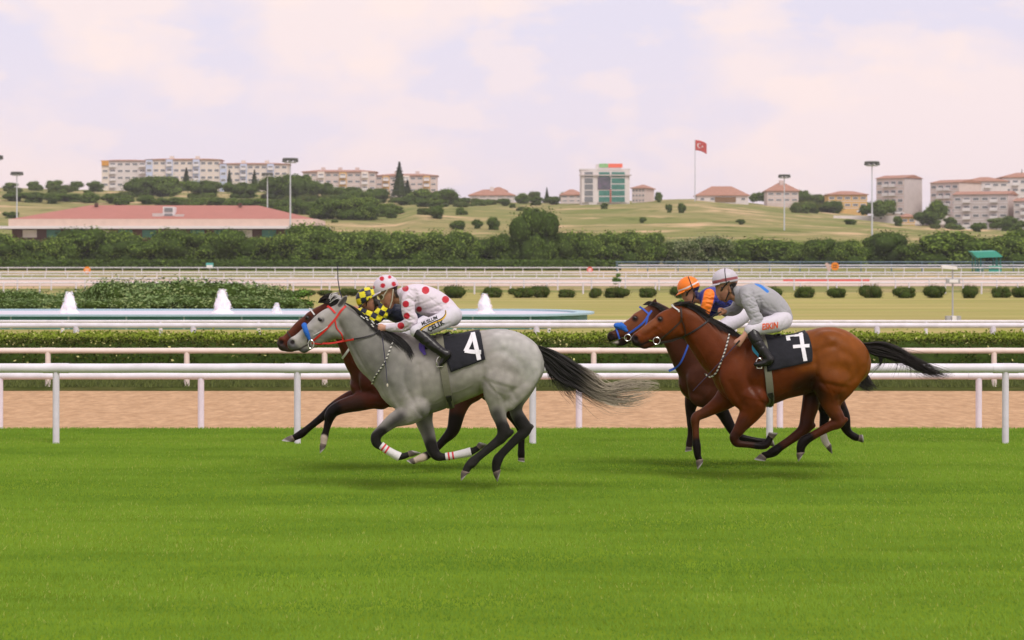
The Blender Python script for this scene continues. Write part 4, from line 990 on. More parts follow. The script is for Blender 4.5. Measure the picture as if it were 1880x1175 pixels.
def hoof_mesh(d, y, cor, sole, rc, rs, nrm):
    """horn capsule: coronet centre px, sole centre px, radii px, outward sole direction in px"""
    k = d/F; a = W(*cor, d+y); b = W(*sole, d+y)
    ax = (b-a).normalized(); nn = Vector((nrm[0], 0, -nrm[1])).normalized()
    V = []; Fs = []; n = 18; Y = Vector((0,1,0)); col = []
    for i, t in enumerate((0, .12, .3, .5, .7, .9, 1.0, 1.0, 1.0)):
        dirn = (ax*(1-t) + nn*t).normalized(); u = Y.cross(dirn).normalized()
        r = (rc + (rs-rc)*t)*k; c = a.lerp(b, t)
        if i == 0: r *= .9
        if i == 7: r *= .72
        if i == 8: r *= .6; c = c - nn*0.012
        for j in range(n):
            th = 2*math.pi*j/n
            V.append(c + u*math.cos(th)*r + Y*math.sin(th)*r*0.9)
            col.append((0.16,0.12,0.09) if t < .2 else ((0.09,0.07,0.06) if t < .9 else (0.35,0.33,0.31) if i < 8 else (0.10,0.08,0.06)))
    R_ = len(V)//n
    for i in range(R_-1):
        for j in range(n):
            j2 = (j+1) % n; Fs.append((i*n+j, i*n+j2, (i+1)*n+j2, (i+1)*n+j))
    Fs.append(tuple((R_-1)*n+j for j in range(n))); Fs.append(tuple(range(n-1,-1,-1)))
    me = np_mesh('hoof', [tuple(v) for v in V], Fs, True, np.array(col))
    bm = bmesh.new(); bm.from_mesh(me); bmesh.ops.recalc_face_normals(bm, faces=bm.faces); bm.to_mesh(me); bm.free()
    me.set_sharp_from_angle(angle=R(50))
    return me

M_HOOF = mat('hoof_horn', attr=True, rough=0.55, var=0.25, vscale=40)
M_EYE = mat('horse_eye', (0.010, 0.007, 0.006), rough=0.22, spec=0.4)

def coat(name, rough, var, coatw, dapple=0.0):
    m = mat(name, attr=True, rough=rough, var=var, vscale=5, spec=0.11, bump=0.12, bscale=60, coat=coatw, sheen=0.0)
    if dapple:
        N, L = m.node_tree.nodes, m.node_tree.links; b = N['Principled BSDF']; src = b.inputs['Base Color'].links[0].from_socket
        t = N.new('ShaderNodeTexCoord'); vo = N.new('ShaderNodeTexVoronoi'); vo.feature = 'SMOOTH_F1'; vo.inputs['Scale'].default_value = 13; vo.inputs['Smoothness'].default_value = .6
        nn = N.new('ShaderNodeTexNoise'); nn.inputs['Scale'].default_value = 3.0; nn.inputs['Detail'].default_value = 6
        L.new(t.outputs['Object'], vo.inputs['Vector']); L.new(t.outputs['Object'], nn.inputs['Vector'])
        m1 = N.new('ShaderNodeMapRange'); m1.inputs[1].default_value = .05; m1.inputs[2].default_value = .65; m1.inputs[3].default_value = 1+dapple; m1.inputs[4].default_value = 1-dapple; L.new(vo.outputs['Distance'], m1.inputs[0])
        m2 = N.new('ShaderNodeMapRange'); m2.inputs[1].default_value = .3; m2.inputs[2].default_value = .7; m2.inputs[3].default_value = .84; m2.inputs[4].default_value = 1.16; L.new(nn.outputs['Fac'], m2.inputs[0])
        mm_ = N.new('ShaderNodeMath'); mm_.operation = 'MULTIPLY'; L.new(m1.outputs[0], mm_.inputs[0]); L.new(m2.outputs[0], mm_.inputs[1])
        mu = N.new('ShaderNodeMix'); mu.data_type = 'RGBA'; mu.blend_type = 'MULTIPLY'; mu.inputs[0].default_value = 1; L.new(src, mu.inputs[6]); L.new(mm_.outputs[0], mu.inputs[7]); L.new(mu.outputs[2], b.inputs['Base Color'])
        m3 = N.new('ShaderNodeMapRange'); m3.inputs[1].default_value = .3; m3.inputs[2].default_value = .7; m3.inputs[3].default_value = rough-.12; m3.inputs[4].default_value = rough+.14; L.new(nn.outputs['Fac'], m3.inputs[0]); L.new(m3.outputs[0], b.inputs['Roughness'])
    return m
M_GREY = coat('grey_coat', 0.55, 0.10, 0.0, 0.10)
M_BAY = coat('bay_coat', 0.38, 0.14, 0.0, 0.05)

HORSES = {}
def build_horse(key, d, label, spec, h=0.010):
    box = spec['box']; f = Field(d, box, h, 0.46); k = d/F
    def fix(nodes, ratio=0.85):
        return [(a, b, r, (w if w is not None else r*k*ratio), y) for a, b, r, w, y in nodes]
    f.chain(fix(spec['torso']), k=0.03, sub=5)
    f.chain(fix(spec['neck']), k=0.07, sub=5)
    f.chain(fix(spec['head']), k=0.03, sub=5)
    for c in spec.get('chin', []): f.chain(fix(c), k=0.022)
    for c in spec['mass']: f.chain(fix(c), k=0.05)
    for nodes, y0, y1, kk in spec['legs']: f.chain(fix(leg(nodes, y0, y1)), k=kk, sub=4)
    ears = spec['ears']
    for s_ in (-1, 1):
        f.chain([(a, b, r, w, s_*y) for a, b, r, w, y in ears], k=0.012)
    for c in spec.get('cut', []):
        for s_ in (-1, 1): f.chain([(a, b, r, w, s_*y) for a, b, r, w, y in c], k=0.012, cut=True)
    for pts, amp, rad in spec['relief']: f.relief(pts, amp*(0.85 if key == 'grey' else 0.9), rad*0.94)
    for pts in spec.get('veins', []): f.relief(pts, .0042, 1.5)
    V, Q = f.mesh(2)
    C = paint(V, d, spec['base'], spec['paint'])
    me = np_mesh('body', V, Q, True, C)
    gx = W(spec['base_px'], 800, d).x
    root = empty('race_horse', (gx, d, 0), label, 'horse', 'horses galloping along the turf')
    body = link('body', me, spec['mat'], root, 'w')
    for (yy, cor, sole, rc, rs, nrm) in spec['hooves']:
        link('hoof', hoof_mesh(d, yy, cor, sole, rc, rs, nrm), M_HOOF, root, 'w')
    bvh = BVHTree.FromPolygons([tuple(v) for v in V], [tuple(q) for q in Q.tolist()])
    ex, ey = spec['eye']
    for s_ in (-1, 1):
        hit = side_hit(bvh, ex, ey, d, s_)
        mb = MB(); prof = []
        for i in range(9):
            th = math.pi*i/8; prof.append((max(0.0005, 0.024*math.sin(th)), -0.024*math.cos(th)))
        mb.lathe(prof, 12)
        me2 = mb.mesh('eye', True)
        e = link('eye', me2, M_EYE, root); e.location = Vector(hit[0]) - root.location
        e.location.y -= 0.003*s_
        e.scale = (1.35, 0.40, 0.72); e.rotation_euler = (0, R(spec.get('eye_rot', 35)), 0)
    HORSES[key] = dict(root=root, body=body, bvh=bvh, d=d, k=k, V=V, top=None)
    return root

def side_hit(bvh, px, py, d, side):
    """first surface point met when looking at the animal from its near (-1) or far (1) side"""
    p = W(px, py, d)
    o = Vector((p.x, d + side*1.5, p.z))
    hit = bvh.ray_cast(o, Vector((0, -side, 0)))
    if hit[0] is None: return (p, Vector((0, side, 0)))
    return hit[0], hit[1]

GB = (0.325, 0.305, 0.28)           # grey coat
GD = (0.017, 0.0155, 0.0145)         # dark points of the grey
def grey_spec():
    s = dict(box=(505, 530, 1030, 905), base=GB, mat=M_GREY, base_px=830, eye=(589.5, 587), eye_rot=38)
    s['torso'] = [(724,690,40,.17,0),(742,704,48,.22,0),(772,690,71,.265,0),(810,682,66,.29,0),(846,674,60,.295,0),(884,664,57,.275,0),(922,659,55,.28,0),(946,664,50,.25,0),(958,671,42,.20,0)]
    s['neck'] = [(728,664,54,.20,0),(700,652,48,.165,0),(681,638,38,.135,0),(661,615,29.5,.112,0),(643,590,22,.095,0),(628,570,14,.08,0)]
    s['head'] = [(627,569,11,.07,0),(611,585,22,.095,0),(599,598,26.5,.10,0),(586,606,23,.088,0),(571,614,18.5,.07,0),(556,624,15.5,.058,0),(543,631,13.5,.055,0),(540,632,12.5,.052,0)]
    s['chin'] = [[(592,616,12,.05,0),(572,631,9,.042,0),(558,640,8.5,.04,0)], [(612,604,20,.085,0),(624,610,13,.07,0)],
                 [(538,626,7,.03,.028),(536,630,8,.03,.03)], [(538,626,7,.03,-.028),(536,630,8,.03,-.03)]]
    s['mass'] = [[(735,700,30,.07,-.17),(748,728,30,.08,-.15),(762,748,22,.07,-.14)], [(735,700,30,.07,.17),(748,728,30,.08,.15),(768,748,22,.07,.13)],
                 [(920,650,36,.10,-.16),(916,684,36,.11,-.17),(910,706,24,.08,-.16)], [(920,650,36,.10,.16),(925,684,36,.11,.17),(930,710,24,.08,.15)],
                 [(960,662,32,.08,-.12),(958,690,30,.085,-.13),(946,715,24,.08,-.14),(934,738,16,.06,-.14)], [(960,662,32,.08,.12),(960,690,30,.08,.12),(952,716,24,.07,.13),(947,738,14,.06,.14)]]
    nf = [(766,748,24),(752,759,20.5),(738,765,17),(722,772,13.5),(706,785,10.5),(695,795,9.5),(690,803,9.8),(692,814,8.6),(703,822,6.4),(719,831,6.4),(730,837,7.8),(740,837.5,6),(748,835,5.5)]
    of = [(777,745,20),(777,760,18),(779,775,15.5),(785,793,13.2),(790,811,11.5),(795,827,10.8),(803,837,9.2),(816,839,6.6),(834,836,6),(850,833,6.8),(861,830,7.8),(870,827,6),(877,823,5.5)]
    nh = [(918,700,34),(912,722,24),(913,738,18.5),(915,757,14.5),(920,774,11.5),(925,790,12),(921,803,10.5),(910,813,8.5),(893,827,7.6),(878,839,7.6),(868,848,9),(860,856,7.6),(856,863,7)]
    oh = [(940,700,30),(944,722,20),(945,738,14),(948,757,12),(957,774,12.5),(965,786,11.5),(960,796,10),(949,805,8.6),(931,823,7.6),(920,835,8),(914,844,9.4),(911,856,8.2),(911,863,7.6)]
    s['legs'] = [(nf,-.15,-.12,.035),(of,.13,.11,.03),(nh,-.16,-.13,.04),(oh,.16,.13,.035),
                 ([(939,793,5),(932,797,7),(925,799,7)],-.135,-.13,.015), ([(976,783,4.5),(968,786,8),(962,790,8)],.135,.13,.012)]
    s['ears'] = [(621,565,6,.022,.05),(629,554,6.2,.024,.055),(633,548,4.5,.018,.058),(637,543,1.2,.006,.06)]
    s['cut'] = [[(537,628,5.0,.02,.065),(538,631,4.2,.02,.065)],
                [(624,560,1.5,.012,.07),(630,552,2.4,.012,.078),(634,547,1.4,.008,.076)]]
    s['relief'] = [([(586,592),(566,604),(556,612)],.006,5),([(584,603),(568,615),(556,624)],-.006,4),([(618,612),(600,624),(588,624)],.006,8),([(622,590),(628,610)],-.012,4),
        ([(589,581)],.008,5),([(589,594)],-.006,6),
        ([(640,620),(664,660),(690,700)],-.010,5),([(650,590),(676,616),(704,650)],-.006,9),
        ([(705,640),(724,690),(742,726)],.010,13),([(752,640),(742,690),(760,735),(774,758)],-.012,5),([(716,704),(730,734),(742,748)],-.008,6),
        ([(770,668),(776,720),(776,760)],-.012,5),
        ([(745,760),(722,776)],.005,3),([(756,766),(728,780)],-.006,2.5),
        ([(790,745),(830,728),(872,708)],-.008,8),([(800,690),(796,730)],-.003,4),([(816,688),(812,728)],-.003,4),([(832,684),(830,722)],-.003,4),
        ([(884,652),(888,690),(882,716)],-.020,7),([(893,664),(904,648),(924,642)],-.010,6),([(890,694),(904,712),(922,726)],-.008,4),
        ([(930,646),(958,668),(966,700)],-.010,7),([(900,690),(914,672),(940,670)],.008,10),([(948,640),(976,664),(984,692)],.006,8),
        ([(924,730),(926,768)],-.008,3.0),([(938,715),(948,730)],-.010,5),([(912,712),(936,718),(962,702),(982,680)],-.005,5),
        ([(908,615),(924,628)],.008,8),([(690,690),(700,716)],-.006,8),
        ([(917,808),(893,829),(872,846)],-.004,1.6),([(958,801),(931,826),(918,840)],-.004,1.6),([(697,794),(700,812)],-.003,2),([(788,800),(797,834)],-.004,2),([(929,770),(935,790)],-.005,2.5),([(862,852),(872,854)],.006,3),([(908,846),(906,852)],.004,3)]
    dk = GD; md = (0.075,0.071,0.066)
    s['paint'] = [
        ([(528,628),(545,646),(560,648)],5,(0.10,0.095,0.10),7), ([(590,615),(615,622)],4,(0.20,0.195,0.185),12), ([(537,628)],3.2,(0.02,0.015,0.015),2),
        ([(538,643),(550,641),(566,632)],.7,(0.05,0.04,0.04),1.6), ([(590,587)],4,(0.09,0.08,0.08),3),
        ([(736,765),(690,803)],0,md,17,-1), ([(700,796),(690,803),(692,816),(730,838),(750,835)],7,dk,10,-1),
        ([(778,775),(795,827)],0,md,19,1), ([(792,818),(803,838),(834,836),(877,823)],7,dk,14,1),
        ([(912,760),(925,795)],2,md,18,-1),([(924,786),(921,803),(893,827),(868,848),(855,866)],8,(0.021,0.0195,0.018),14,-1),
        ([(944,792),(925,799)],6,(0.021,0.0195,0.018),10,-1), ([(944,745),(957,775)],6,(0.12,0.115,0.11),20,1),([(957,776),(968,788),(931,823),(914,844),(911,866)],8,(0.020,0.0185,0.017),16,1),
        ([(624,560),(634,548)],2.5,(0.07,0.065,0.06),3), ([(780,762),(830,745)],4,(0.15,0.145,0.13),22), ([(655,600),(690,650),(730,690)],16,(0.20,0.195,0.175),34),
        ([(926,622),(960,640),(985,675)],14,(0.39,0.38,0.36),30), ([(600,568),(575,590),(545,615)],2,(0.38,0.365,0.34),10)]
    s['veins'] = [[(800,735),(822,722),(845,716),(866,706)],[(566,604),(576,606),(584,614),(592,618)],[(735,740),(742,722),(752,712)],[(748,768),(730,778),(712,790)],[(900,700),(912,716),(916,738)],[(655,640),(668,664),(684,690)],[(790,742),(806,738),(820,730)]]
    s['hooves'] = [(-.12,(750,834),(765,829.5),5.5,8,(.3,-1)), (.11,(878,822),(887,814),5.5,7.5,(.3,-1)),
                   (-.13,(855.5,865),(852.5,876),8,9.2,(.75,.66)), (.13,(911.5,864),(916,876),7.6,9.5,(1,.25))]
    return s

BB = (0.128, 0.029, 0.0048)          # bright bay
BK = (0.0075, 0.005, 0.0045)
def bay_spec():
    s = dict(box=(1135, 535, 1630, 890), base=BB, mat=M_BAY, base_px=1440, eye=(1212, 586), eye_rot=33)
    s['torso'] = [(1345,682,37,.17,0),(1362,690,50,.22,0),(1392,682,65,.265,0),(1428,676,59,.29,0),(1464,670,56,.29,0),(1498,660,55.5,.27,0),(1526,655,54.5,.275,0),(1547,660,48,.25,0),(1558,667,41,.20,0)]
    s['neck'] = [(1352,664,50,.20,0),(1328,650,45,.165,0),(1303,628,37,.135,0),(1279,604,30,.112,0),(1260,585,23,.095,0),(1247,571,14,.08,0)]
    s['head'] = [(1247,571,11,.07,0),(1239,586,22,.095,0),(1228,596,27,.10,0),(1216,602,23.5,.088,0),(1202,607,19,.07,0),(1186,616,16,.058,0),(1174,622,13.5,.055,0),(1171,624,12.5,.052,0)]
    s['chin'] = [[(1220,613,12,.05,0),(1202,624,9.5,.042,0),(1186,632,8.5,.04,0),(1180,632,8,.036,0)], [(1238,604,19,.085,0),(1246,608,12,.07,0)],
                 [(1169,618,7,.03,.028),(1167,623,7.5,.03,.03)], [(1169,618,7,.03,-.028),(1167,623,7.5,.03,-.03)]]
    s['mass'] = [[(1352,694,30,.07,-.17),(1365,720,30,.08,-.15),(1384,738,24,.07,-.14)], [(1345,694,30,.07,.17),(1345,716,26,.08,.15),(1332,732,18,.07,.14)],
                 [(1524,645,36,.10,-.16),(1520,678,36,.11,-.17),(1516,702,24,.08,-.16)], [(1524,645,36,.10,.16),(1510,678,34,.11,.17),(1495,706,22,.08,.15)],
                 [(1560,654,32,.08,-.12),(1558,680,30,.085,-.13),(1546,705,25,.08,-.14),(1534,728,17,.06,-.14)], [(1560,654,32,.08,.12),(1556,680,29,.08,.12),(1540,705,24,.07,.12)]]
    nf = [(1386,732,28),(1383,744,24),(1378,757,19.5),(1366,775,14.3),(1354,793,10),(1348,803,9),(1352,813,7.6),(1362,815.5,6.2),(1378,817,6),(1394,819,6.4),(1405,817,7.4),(1411,810,6.6),(1414,803,6.2)]
    of = [(1335,730,20),(1325,738,17),(1307,750,12.3),(1291,759,9.8),(1280,764,9),(1276.5,771,8.6),(1277,787,6.6),(1278,805,6.6),(1279,818,7.8),(1280,828,7.3),(1281,837,6.4),(1283,842,6.2)]
    nh = [(1526,700,34),(1522,722,23),(1525,740,17),(1531,754,14),(1539,768,12),(1538,776,11.5),(1523,783,9),(1501,795,7.8),(1485,804,8.4),(1475,811,9.4),(1470.5,821,8.2),(1470,829,7.6)]
    oh = [(1506,706,26),(1492,722,17),(1488,744,16),(1483,764,13.8),(1480,780,13),(1472,792,10.5),(1452,807,8.3),(1433,820,8),(1421,829,9.2),(1410,834.5,7),(1403,836,6.6)]
    s['legs'] = [(nf,-.15,-.12,.035),(of,.14,.12,.03),(nh,-.16,-.13,.04),(oh,.15,.12,.035),
                 ([(1553,770,4.5),(1545,773,8),(1538,776,9)],-.135,-.13,.012), ([(1493,781,5),(1485,784,8),(1478,787,9)],.125,.12,.012)]
    s['ears'] = [(1246,566,5.5,.022,.05),(1255,559,5.5,.022,.056),(1263,556,4,.016,.06),(1269,554,1.2,.006,.06)]
    s['cut'] = [[(1167,621,5.0,.02,.065),(1168,625,4.2,.02,.065)]]
    s['relief'] = [([(1214,588),(1196,599),(1184,606)],.006,5),([(1210,599),(1197,609),(1184,616)],-.006,4),([(1246,606),(1230,619),(1216,620)],.006,8),([(1250,590),(1253,606)],-.012,4),
        ([(1212,580)],.008,5),([(1212,593)],-.006,6),
        ([(1258,620),(1284,656),(1310,696)],-.010,5),([(1276,590),(1300,610),(1328,644)],-.006,9),
        ([(1330,640),(1346,684),(1362,720)],.010,13),([(1374,636),(1366,684),(1384,724),(1404,745)],-.012,5),([(1336,700),(1350,726),(1362,742)],-.009,6),
        ([(1398,668),(1404,716),(1404,748)],-.010,5),([(1375,755),(1360,780)],.005,4),([(1386,758),(1366,788)],-.006,2.5),
        ([(1410,736),(1444,722),(1480,704)],-.008,8),([(1425,686),(1421,720)],-.003,4),([(1441,682),(1438,716)],-.003,4),([(1456,678),(1454,712)],-.003,4),
        ([(1488,646),(1492,684),(1486,708)],-.020,7),([(1492,664),(1504,640),(1526,634)],-.014,6),([(1496,690),(1508,706),(1524,718)],-.008,4),
        ([(1540,644),(1562,660),(1568,692)],-.010,7),([(1506,684),(1518,664),(1544,660)],.010,12),([(1552,634),(1578,656),(1586,682)],.006,8),
        ([(1536,724),(1538,752)],-.006,3.0),([(1512,702),(1536,708),(1562,694),(1582,672)],-.006,5),([(1505,608),(1522,622)],.008,8),
        ([(1528,781),(1500,797),(1480,809)],-.004,1.6),([(1468,798),(1450,811),(1430,824)],-.004,1.6),([(1358,816),(1394,821)],-.004,1.5),([(1278,780),(1280,812)],-.004,1.5),([(1534,752),(1544,770)],-.005,2.5),([(1480,813),(1472,820)],.005,3),([(1352,806),(1356,796)],-.003,2)]
    dr = (0.07,0.0196,0.0084)
    s['paint'] = [
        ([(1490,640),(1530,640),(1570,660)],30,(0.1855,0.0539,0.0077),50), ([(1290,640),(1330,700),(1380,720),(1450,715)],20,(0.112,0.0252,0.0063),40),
        ([(1160,622),(1172,636),(1184,640)],5,(0.021,0.014,0.014),8), ([(1186,632),(1215,622)],3,(0.07,0.021,0.0105),10), ([(1167,621)],3.2,(0.008,0.005,0.005),2), ([(1212,586)],4,(0.035,0.014,0.0084),4),
        ([(1169,634),(1180,632),(1197,624)],.7,(0.012,0.008,0.008),1.6), ([(1200,590),(1180,604)],2,(0.168,0.056,0.021),9),
        ([(1366,776),(1348,803)],4,dr,16,-1), ([(1348,803),(1352,814),(1405,818),(1414,803)],7,(0.035,0.0112,0.0063),9,-1),([(1394,819),(1414,803)],6,BK,10,-1),
        ([(1290,760),(1277,770),(1279,818),(1283,842)],9,(0.091,0.0266,0.0098),12,1), ([(1279,815),(1283,845)],7,BK,9,1),
        ([(1536,745),(1540,772)],6,(0.112,0.0315,0.0098),20,-1), ([(1545,772),(1523,783),(1485,804)],7,(0.077,0.021,0.0084),12,-1), ([(1482,805),(1472,816),(1470,830)],8,BK,10,-1),
        ([(1490,725),(1482,770)],14,(0.077,0.021,0.0084),20,1), ([(1476,785),(1440,815)],9,(0.049,0.014,0.007),14,1), ([(1425,826),(1402,837)],8,BK,10,1),
        ([(1470,712),(1490,700),(1500,726)],6,(0.035,0.0112,0.0056),22), ([(1410,740),(1440,732),(1470,726)],2,(0.084,0.021,0.0084),12)]
    s['veins'] = [[(1424,728),(1444,716),(1466,706)],[(1196,598),(1206,600),(1214,608),(1222,612)],[(1356,738),(1366,720),(1376,708)],[(1376,762),(1366,780),(1356,794)],[(1508,700),(1518,716),(1524,734)],[(1276,634),(1290,656),(1304,684)]]
    s['hooves'] = [(-.12,(1414.5,803),(1420,794.5),6,8.5,(.12,-1)), (.12,(1284,843),(1285.5,855),6.4,8.6,(.85,.6)),
                   (-.13,(1470,830),(1470,840),7.6,8.6,(.9,.55)), (.12,(1402.5,836.5),(1395,845),6.6,10.5,(-.12,1))]
    return s

def shift(nodes, dx, dy, sc, ox, oy):
    return [((n[0]-ox)*sc+ox+dx, (n[1]-oy)*sc+oy+dy, n[2]*sc) + tuple(n[3:]) for n in nodes]

def darkbay_spec():      # behind the grey
    s = dict(box=(490, 530, 985, 880), base=(0.062,0.0135,0.006), mat=M_BAY, base_px=780, eye=(566,584), eye_rot=45)
    s['torso'] = [(680,704,38,.17,0),(700,700,46,.22,0),(735,688,60,.265,0),(775,683,58,.29,0),(812,677,55,.29,0),(850,670,52,.27,0),(880,666,51,.275,0),(903,670,45,.25,0),(914,676,39,.20,0)]
    s['neck'] = [(692,676,46,.20,0),(673,658,41,.165,0),(655,634,33,.135,0),(638,606,27,.112,0),(622,580,21,.095,0),(611,562,14,.08,0)]
    s['head'] = [(611,562,11,.07,0),(600,578,21,.095,0),(586,590,25.5,.10,0),(572,597,22,.088,0),(557,603,17.5,.07,0),(539,618,14.5,.058,0),(525,630,12.6,.054,0),(521,633,12,.052,0)]
    s['chin'] = [[(570,606,12,.05,0),(551,626,9,.042,0),(538,637,8.5,.04,0),(530,639,7.5,.036,0)], [(596,598,18,.085,0),(606,604,12,.07,0)],
                 [(517,625,7,.03,.028),(516,630,7.5,.03,.03)], [(517,625,7,.03,-.028),(516,630,7.5,.03,-.03)]]
    s['mass'] = [[(690,704,30,.07,-.17),(700,722,26,.08,-.15),(700,734,18,.07,-.14)], [(690,704,28,.07,.17),(690,718,24,.08,.15)],
                 [(880,655,34,.10,-.16),(870,690,34,.11,-.17),(856,712,24,.08,-.16)], [(880,655,34,.10,.16),(890,688,34,.11,.17),(900,710,22,.08,.15)],
                 [(911,662,28,.08,-.12),(905,700,28,.08,-.13)], [(911,662,28,.08,.12),(912,700,28,.08,.12)]]
    nf = [(700,726,22),(682,732,19),(656,739,16.5),(630,746,13.5),(613,754,11.5),(606,763,10.5),(603,774,7.8),(599,790,6.4),(596,801,7.4),(594.5,809,6.4),(594,814,6)]
    of = [(690,716,19),(668,722,16),(645,730,13.5),(624,740,11),(608,751,9.6),(596,762,8),(580,775,6.8),(565,787,6.6),(554,796,7.8),(545,801,6.6),(539,804,6)]
    nh = [(870,708,28),(852,728,20),(842,748,16.5),(837,768,14),(833,786,12.2),(826,797,10.5),(815,808,8),(802,822,7),(789,833,7),(778,839,8),(768,843,6.6),(761,846,6)]
    oh = [(895,710,24),(920,735,17),(940,758,13),(954,778,11),(958,790,9),(957,806,6.8),(957,822,6.4),(957,834,7),(957,840,6)]
    s['legs'] = [(nf,-.14,-.11,.03),(of,.14,.12,.03),(nh,-.16,-.13,.04),(oh,.15,.12,.035)]
    s['ears'] = [(606,555,6,.022,.05),(613,546,6,.024,.055),(617,541,4.5,.018,.058),(622,536,1.2,.006,.06)]
    s['cut'] = [[(517,628,4.6,.02,.065),(518,631,4.0,.02,.065)]]
    s['relief'] = [([(566,578)],.008,5),([(562,598),(548,612),(538,622)],-.006,4),([(640,690),(664,712),(690,722)],-.012,7),([(625,640),(645,672),(660,700)],-.008,6),([(660,650),(676,690),(700,716)],.008,12)]
    s['paint'] = [([(509,632),(526,647)],4,(0.05,0.035,0.032),8), ([(517,628)],3,(0.008,0.005,0.005),2), ([(580,560),(545,590),(520,616)],3,(0.10,0.026,0.012),9), ([(566,584)],4,(0.03,0.012,0.008),4),
        ([(655,742),(612,754)],6,(0.03,0.012,0.008),22), ([(612,752),(603,772),(594,806)],9,BK,12,-1), ([(608,750),(539,804)],9,BK,12,1),
        ([(846,740),(835,775)],4,(0.04,0.014,0.009),26,-1), ([(836,775),(800,822),(782,838)],10,BK,16,-1), ([(775,841),(758,848)],6,(0.5,0.40,0.33),5,-1), ([(594,806),(593,816)],6,(0.5,0.40,0.34),4,-1),
        ([(945,765),(957,842)],10,BK,14,1), ([(670,700),(720,730),(760,730)],10,(0.045,0.010,0.005),30)]
    s['hooves'] = [(-.11,(593.5,814),(592,828),5.8,6.6,(.7,.7)), (.12,(540,803.5),(527,810),5.8,10,(-.12,1)), (-.13,(762,845.5),(752,849),5.8,6.5,(-.5,.85)), (.12,(957,840),(957,847),5.8,6.4,(-.2,1))]
    return s

def brownbay_spec():     # behind number 7
    s = dict(box=(1095, 530, 1620, 870), base=(0.060,0.018,0.008), mat=M_BAY, base_px=1390, eye=(1166.5,584.5), eye_rot=35)
    s['torso'] = [(1283,700,38,.17,0),(1300,697,46,.22,0),(1338,687,59,.265,0),(1380,682,56,.29,0),(1424,676,53,.29,0),(1468,671,51,.27,0),(1504,667,51,.275,0),(1532,671,46,.25,0),(1546,677,39,.20,0)]
    s['neck'] = [(1296,676,46,.20,0),(1276,660,41,.165,0),(1257,636,34,.135,0),(1238,608,27.5,.112,0),(1219,584,21,.095,0),(1203,567,13,.08,0)]
    s['head'] = [(1203,567,11,.07,0),(1193,583,20.5,.095,0),(1183,593,24.5,.10,0),(1171,599,21.5,.088,0),(1157,605,17.5,.07,0),(1141,613,14,.056,0),(1129,619,11.6,.053,0),(1126,620,11,.05,0)]
    s['chin'] = [[(1170,610,9.5,.045,0),(1152,623,7,.035,0),(1141,629,6.6,.034,0),(1134,629,5.8,.033,0)], [(1196,600,17,.085,0),(1206,606,12,.07,0)],
                 [(1122,614,6,.03,.028),(1121,618,6.5,.03,.03)], [(1122,614,6,.03,-.028),(1121,618,6.5,.03,-.03)]]
    s['mass'] = [[(1290,702,30,.07,-.17),(1290,722,26,.08,-.15)], [(1290,704,28,.07,.17),(1285,720,22,.08,.15)],
                 [(1504,655,34,.10,-.16),(1508,690,34,.11,-.17),(1512,712,24,.08,-.16)], [(1504,655,34,.10,.16),(1500,688,34,.11,.17)],
                 [(1542,662,28,.08,-.12),(1540,700,28,.08,-.13)], [(1542,662,28,.08,.12),(1538,700,28,.08,.12)]]
    nf = [(1300,724,24),(1312,738,18),(1326,756,12.5),(1336,774,10.5),(1345,790,9),(1354,800,8.4),(1364,804,6.6),(1379,807,5.8),(1394,810,6),(1403,811.5,6.8),(1411,812,5.8)]
    of = [(1280,718,20),(1272,732,15),(1268,748,10.5),(1268,764,8.5),(1268.5,774,8),(1268,790,5.8),(1267,804,5.8),(1266,813,6.8),(1265,820,5.8)]
    nh = [(1520,712,26),(1530,728,18),(1541,746,13),(1549,764,11.5),(1551,778,10.6),(1554,788,8.4),(1560,796,7),(1569,802,7.2),(1575,804,6)]
    oh = [(1505,712,24),(1510,736,16),(1514,752,11),(1514,766,9.6),(1512,778,8),(1511,790,6.6),(1512,801,6.8),(1515,810,6.6),(1520,818,6)]
    s['legs'] = [(nf,-.14,-.11,.03),(of,.14,.12,.03),(nh,-.15,-.12,.04),(oh,.15,.12,.035)]
    s['ears'] = [(1198,564,5.5,.020,.045),(1201,557,4.8,.02,.055),(1202.5,552,3.4,.014,.058),(1204,548,1.0,.006,.06)]
    s['cut'] = [[(1120.5,616,4.2,.02,.062),(1121,619,3.6,.02,.062)], [(1124,627.5,.7,.2,0),(1133,624,.7,.2,0),(1143,619.5,.4,.2,0)]]
    s['relief'] = [([(1166.5,578.5)],.008,5),([(1162,598),(1150,607),(1140,614)],-.006,4),([(1246,690),(1264,716),(1284,726)],-.010,7),([(1222,640),(1242,672),(1256,700)],-.008,6)]
    s['paint'] = [([(1175,572),(1150,592),(1176,596)],9,(0.17,0.055,0.022),20), ([(1115,618),(1134,632),(1145,634)],6,(0.018,0.012,0.012),8), ([(1160,577),(1152,585)],1.2,(0.7,0.68,0.66),1.5), ([(1166,585)],4,(0.03,0.012,0.007),4),
        ([(1326,756),(1354,801),(1411,812)],8,BK,16,-1), ([(1268,750),(1265,822)],8,(0.02,0.01,0.008),18,1), ([(1546,760),(1575,804)],9,BK,20,-1), ([(1514,760),(1511,795)],8,BK,16,1), ([(1512,803),(1521,820)],7,(0.62,0.55,0.50),3,1), ([(1124,630),(1132,628)],2,(0.42,0.36,0.33),3)]
    s['hooves'] = [(-.11,(1412,812),(1421,814),5.4,6.6,(1,-.3)), (.12,(1265,820),(1264,828),5.6,6.6,(.2,1)), (-.12,(1576,804),(1584.5,805.5),6,7.6,(1,-.1)), (.12,(1520.5,818),(1527,826.5),5.8,7,(.9,-.1))]
    return s

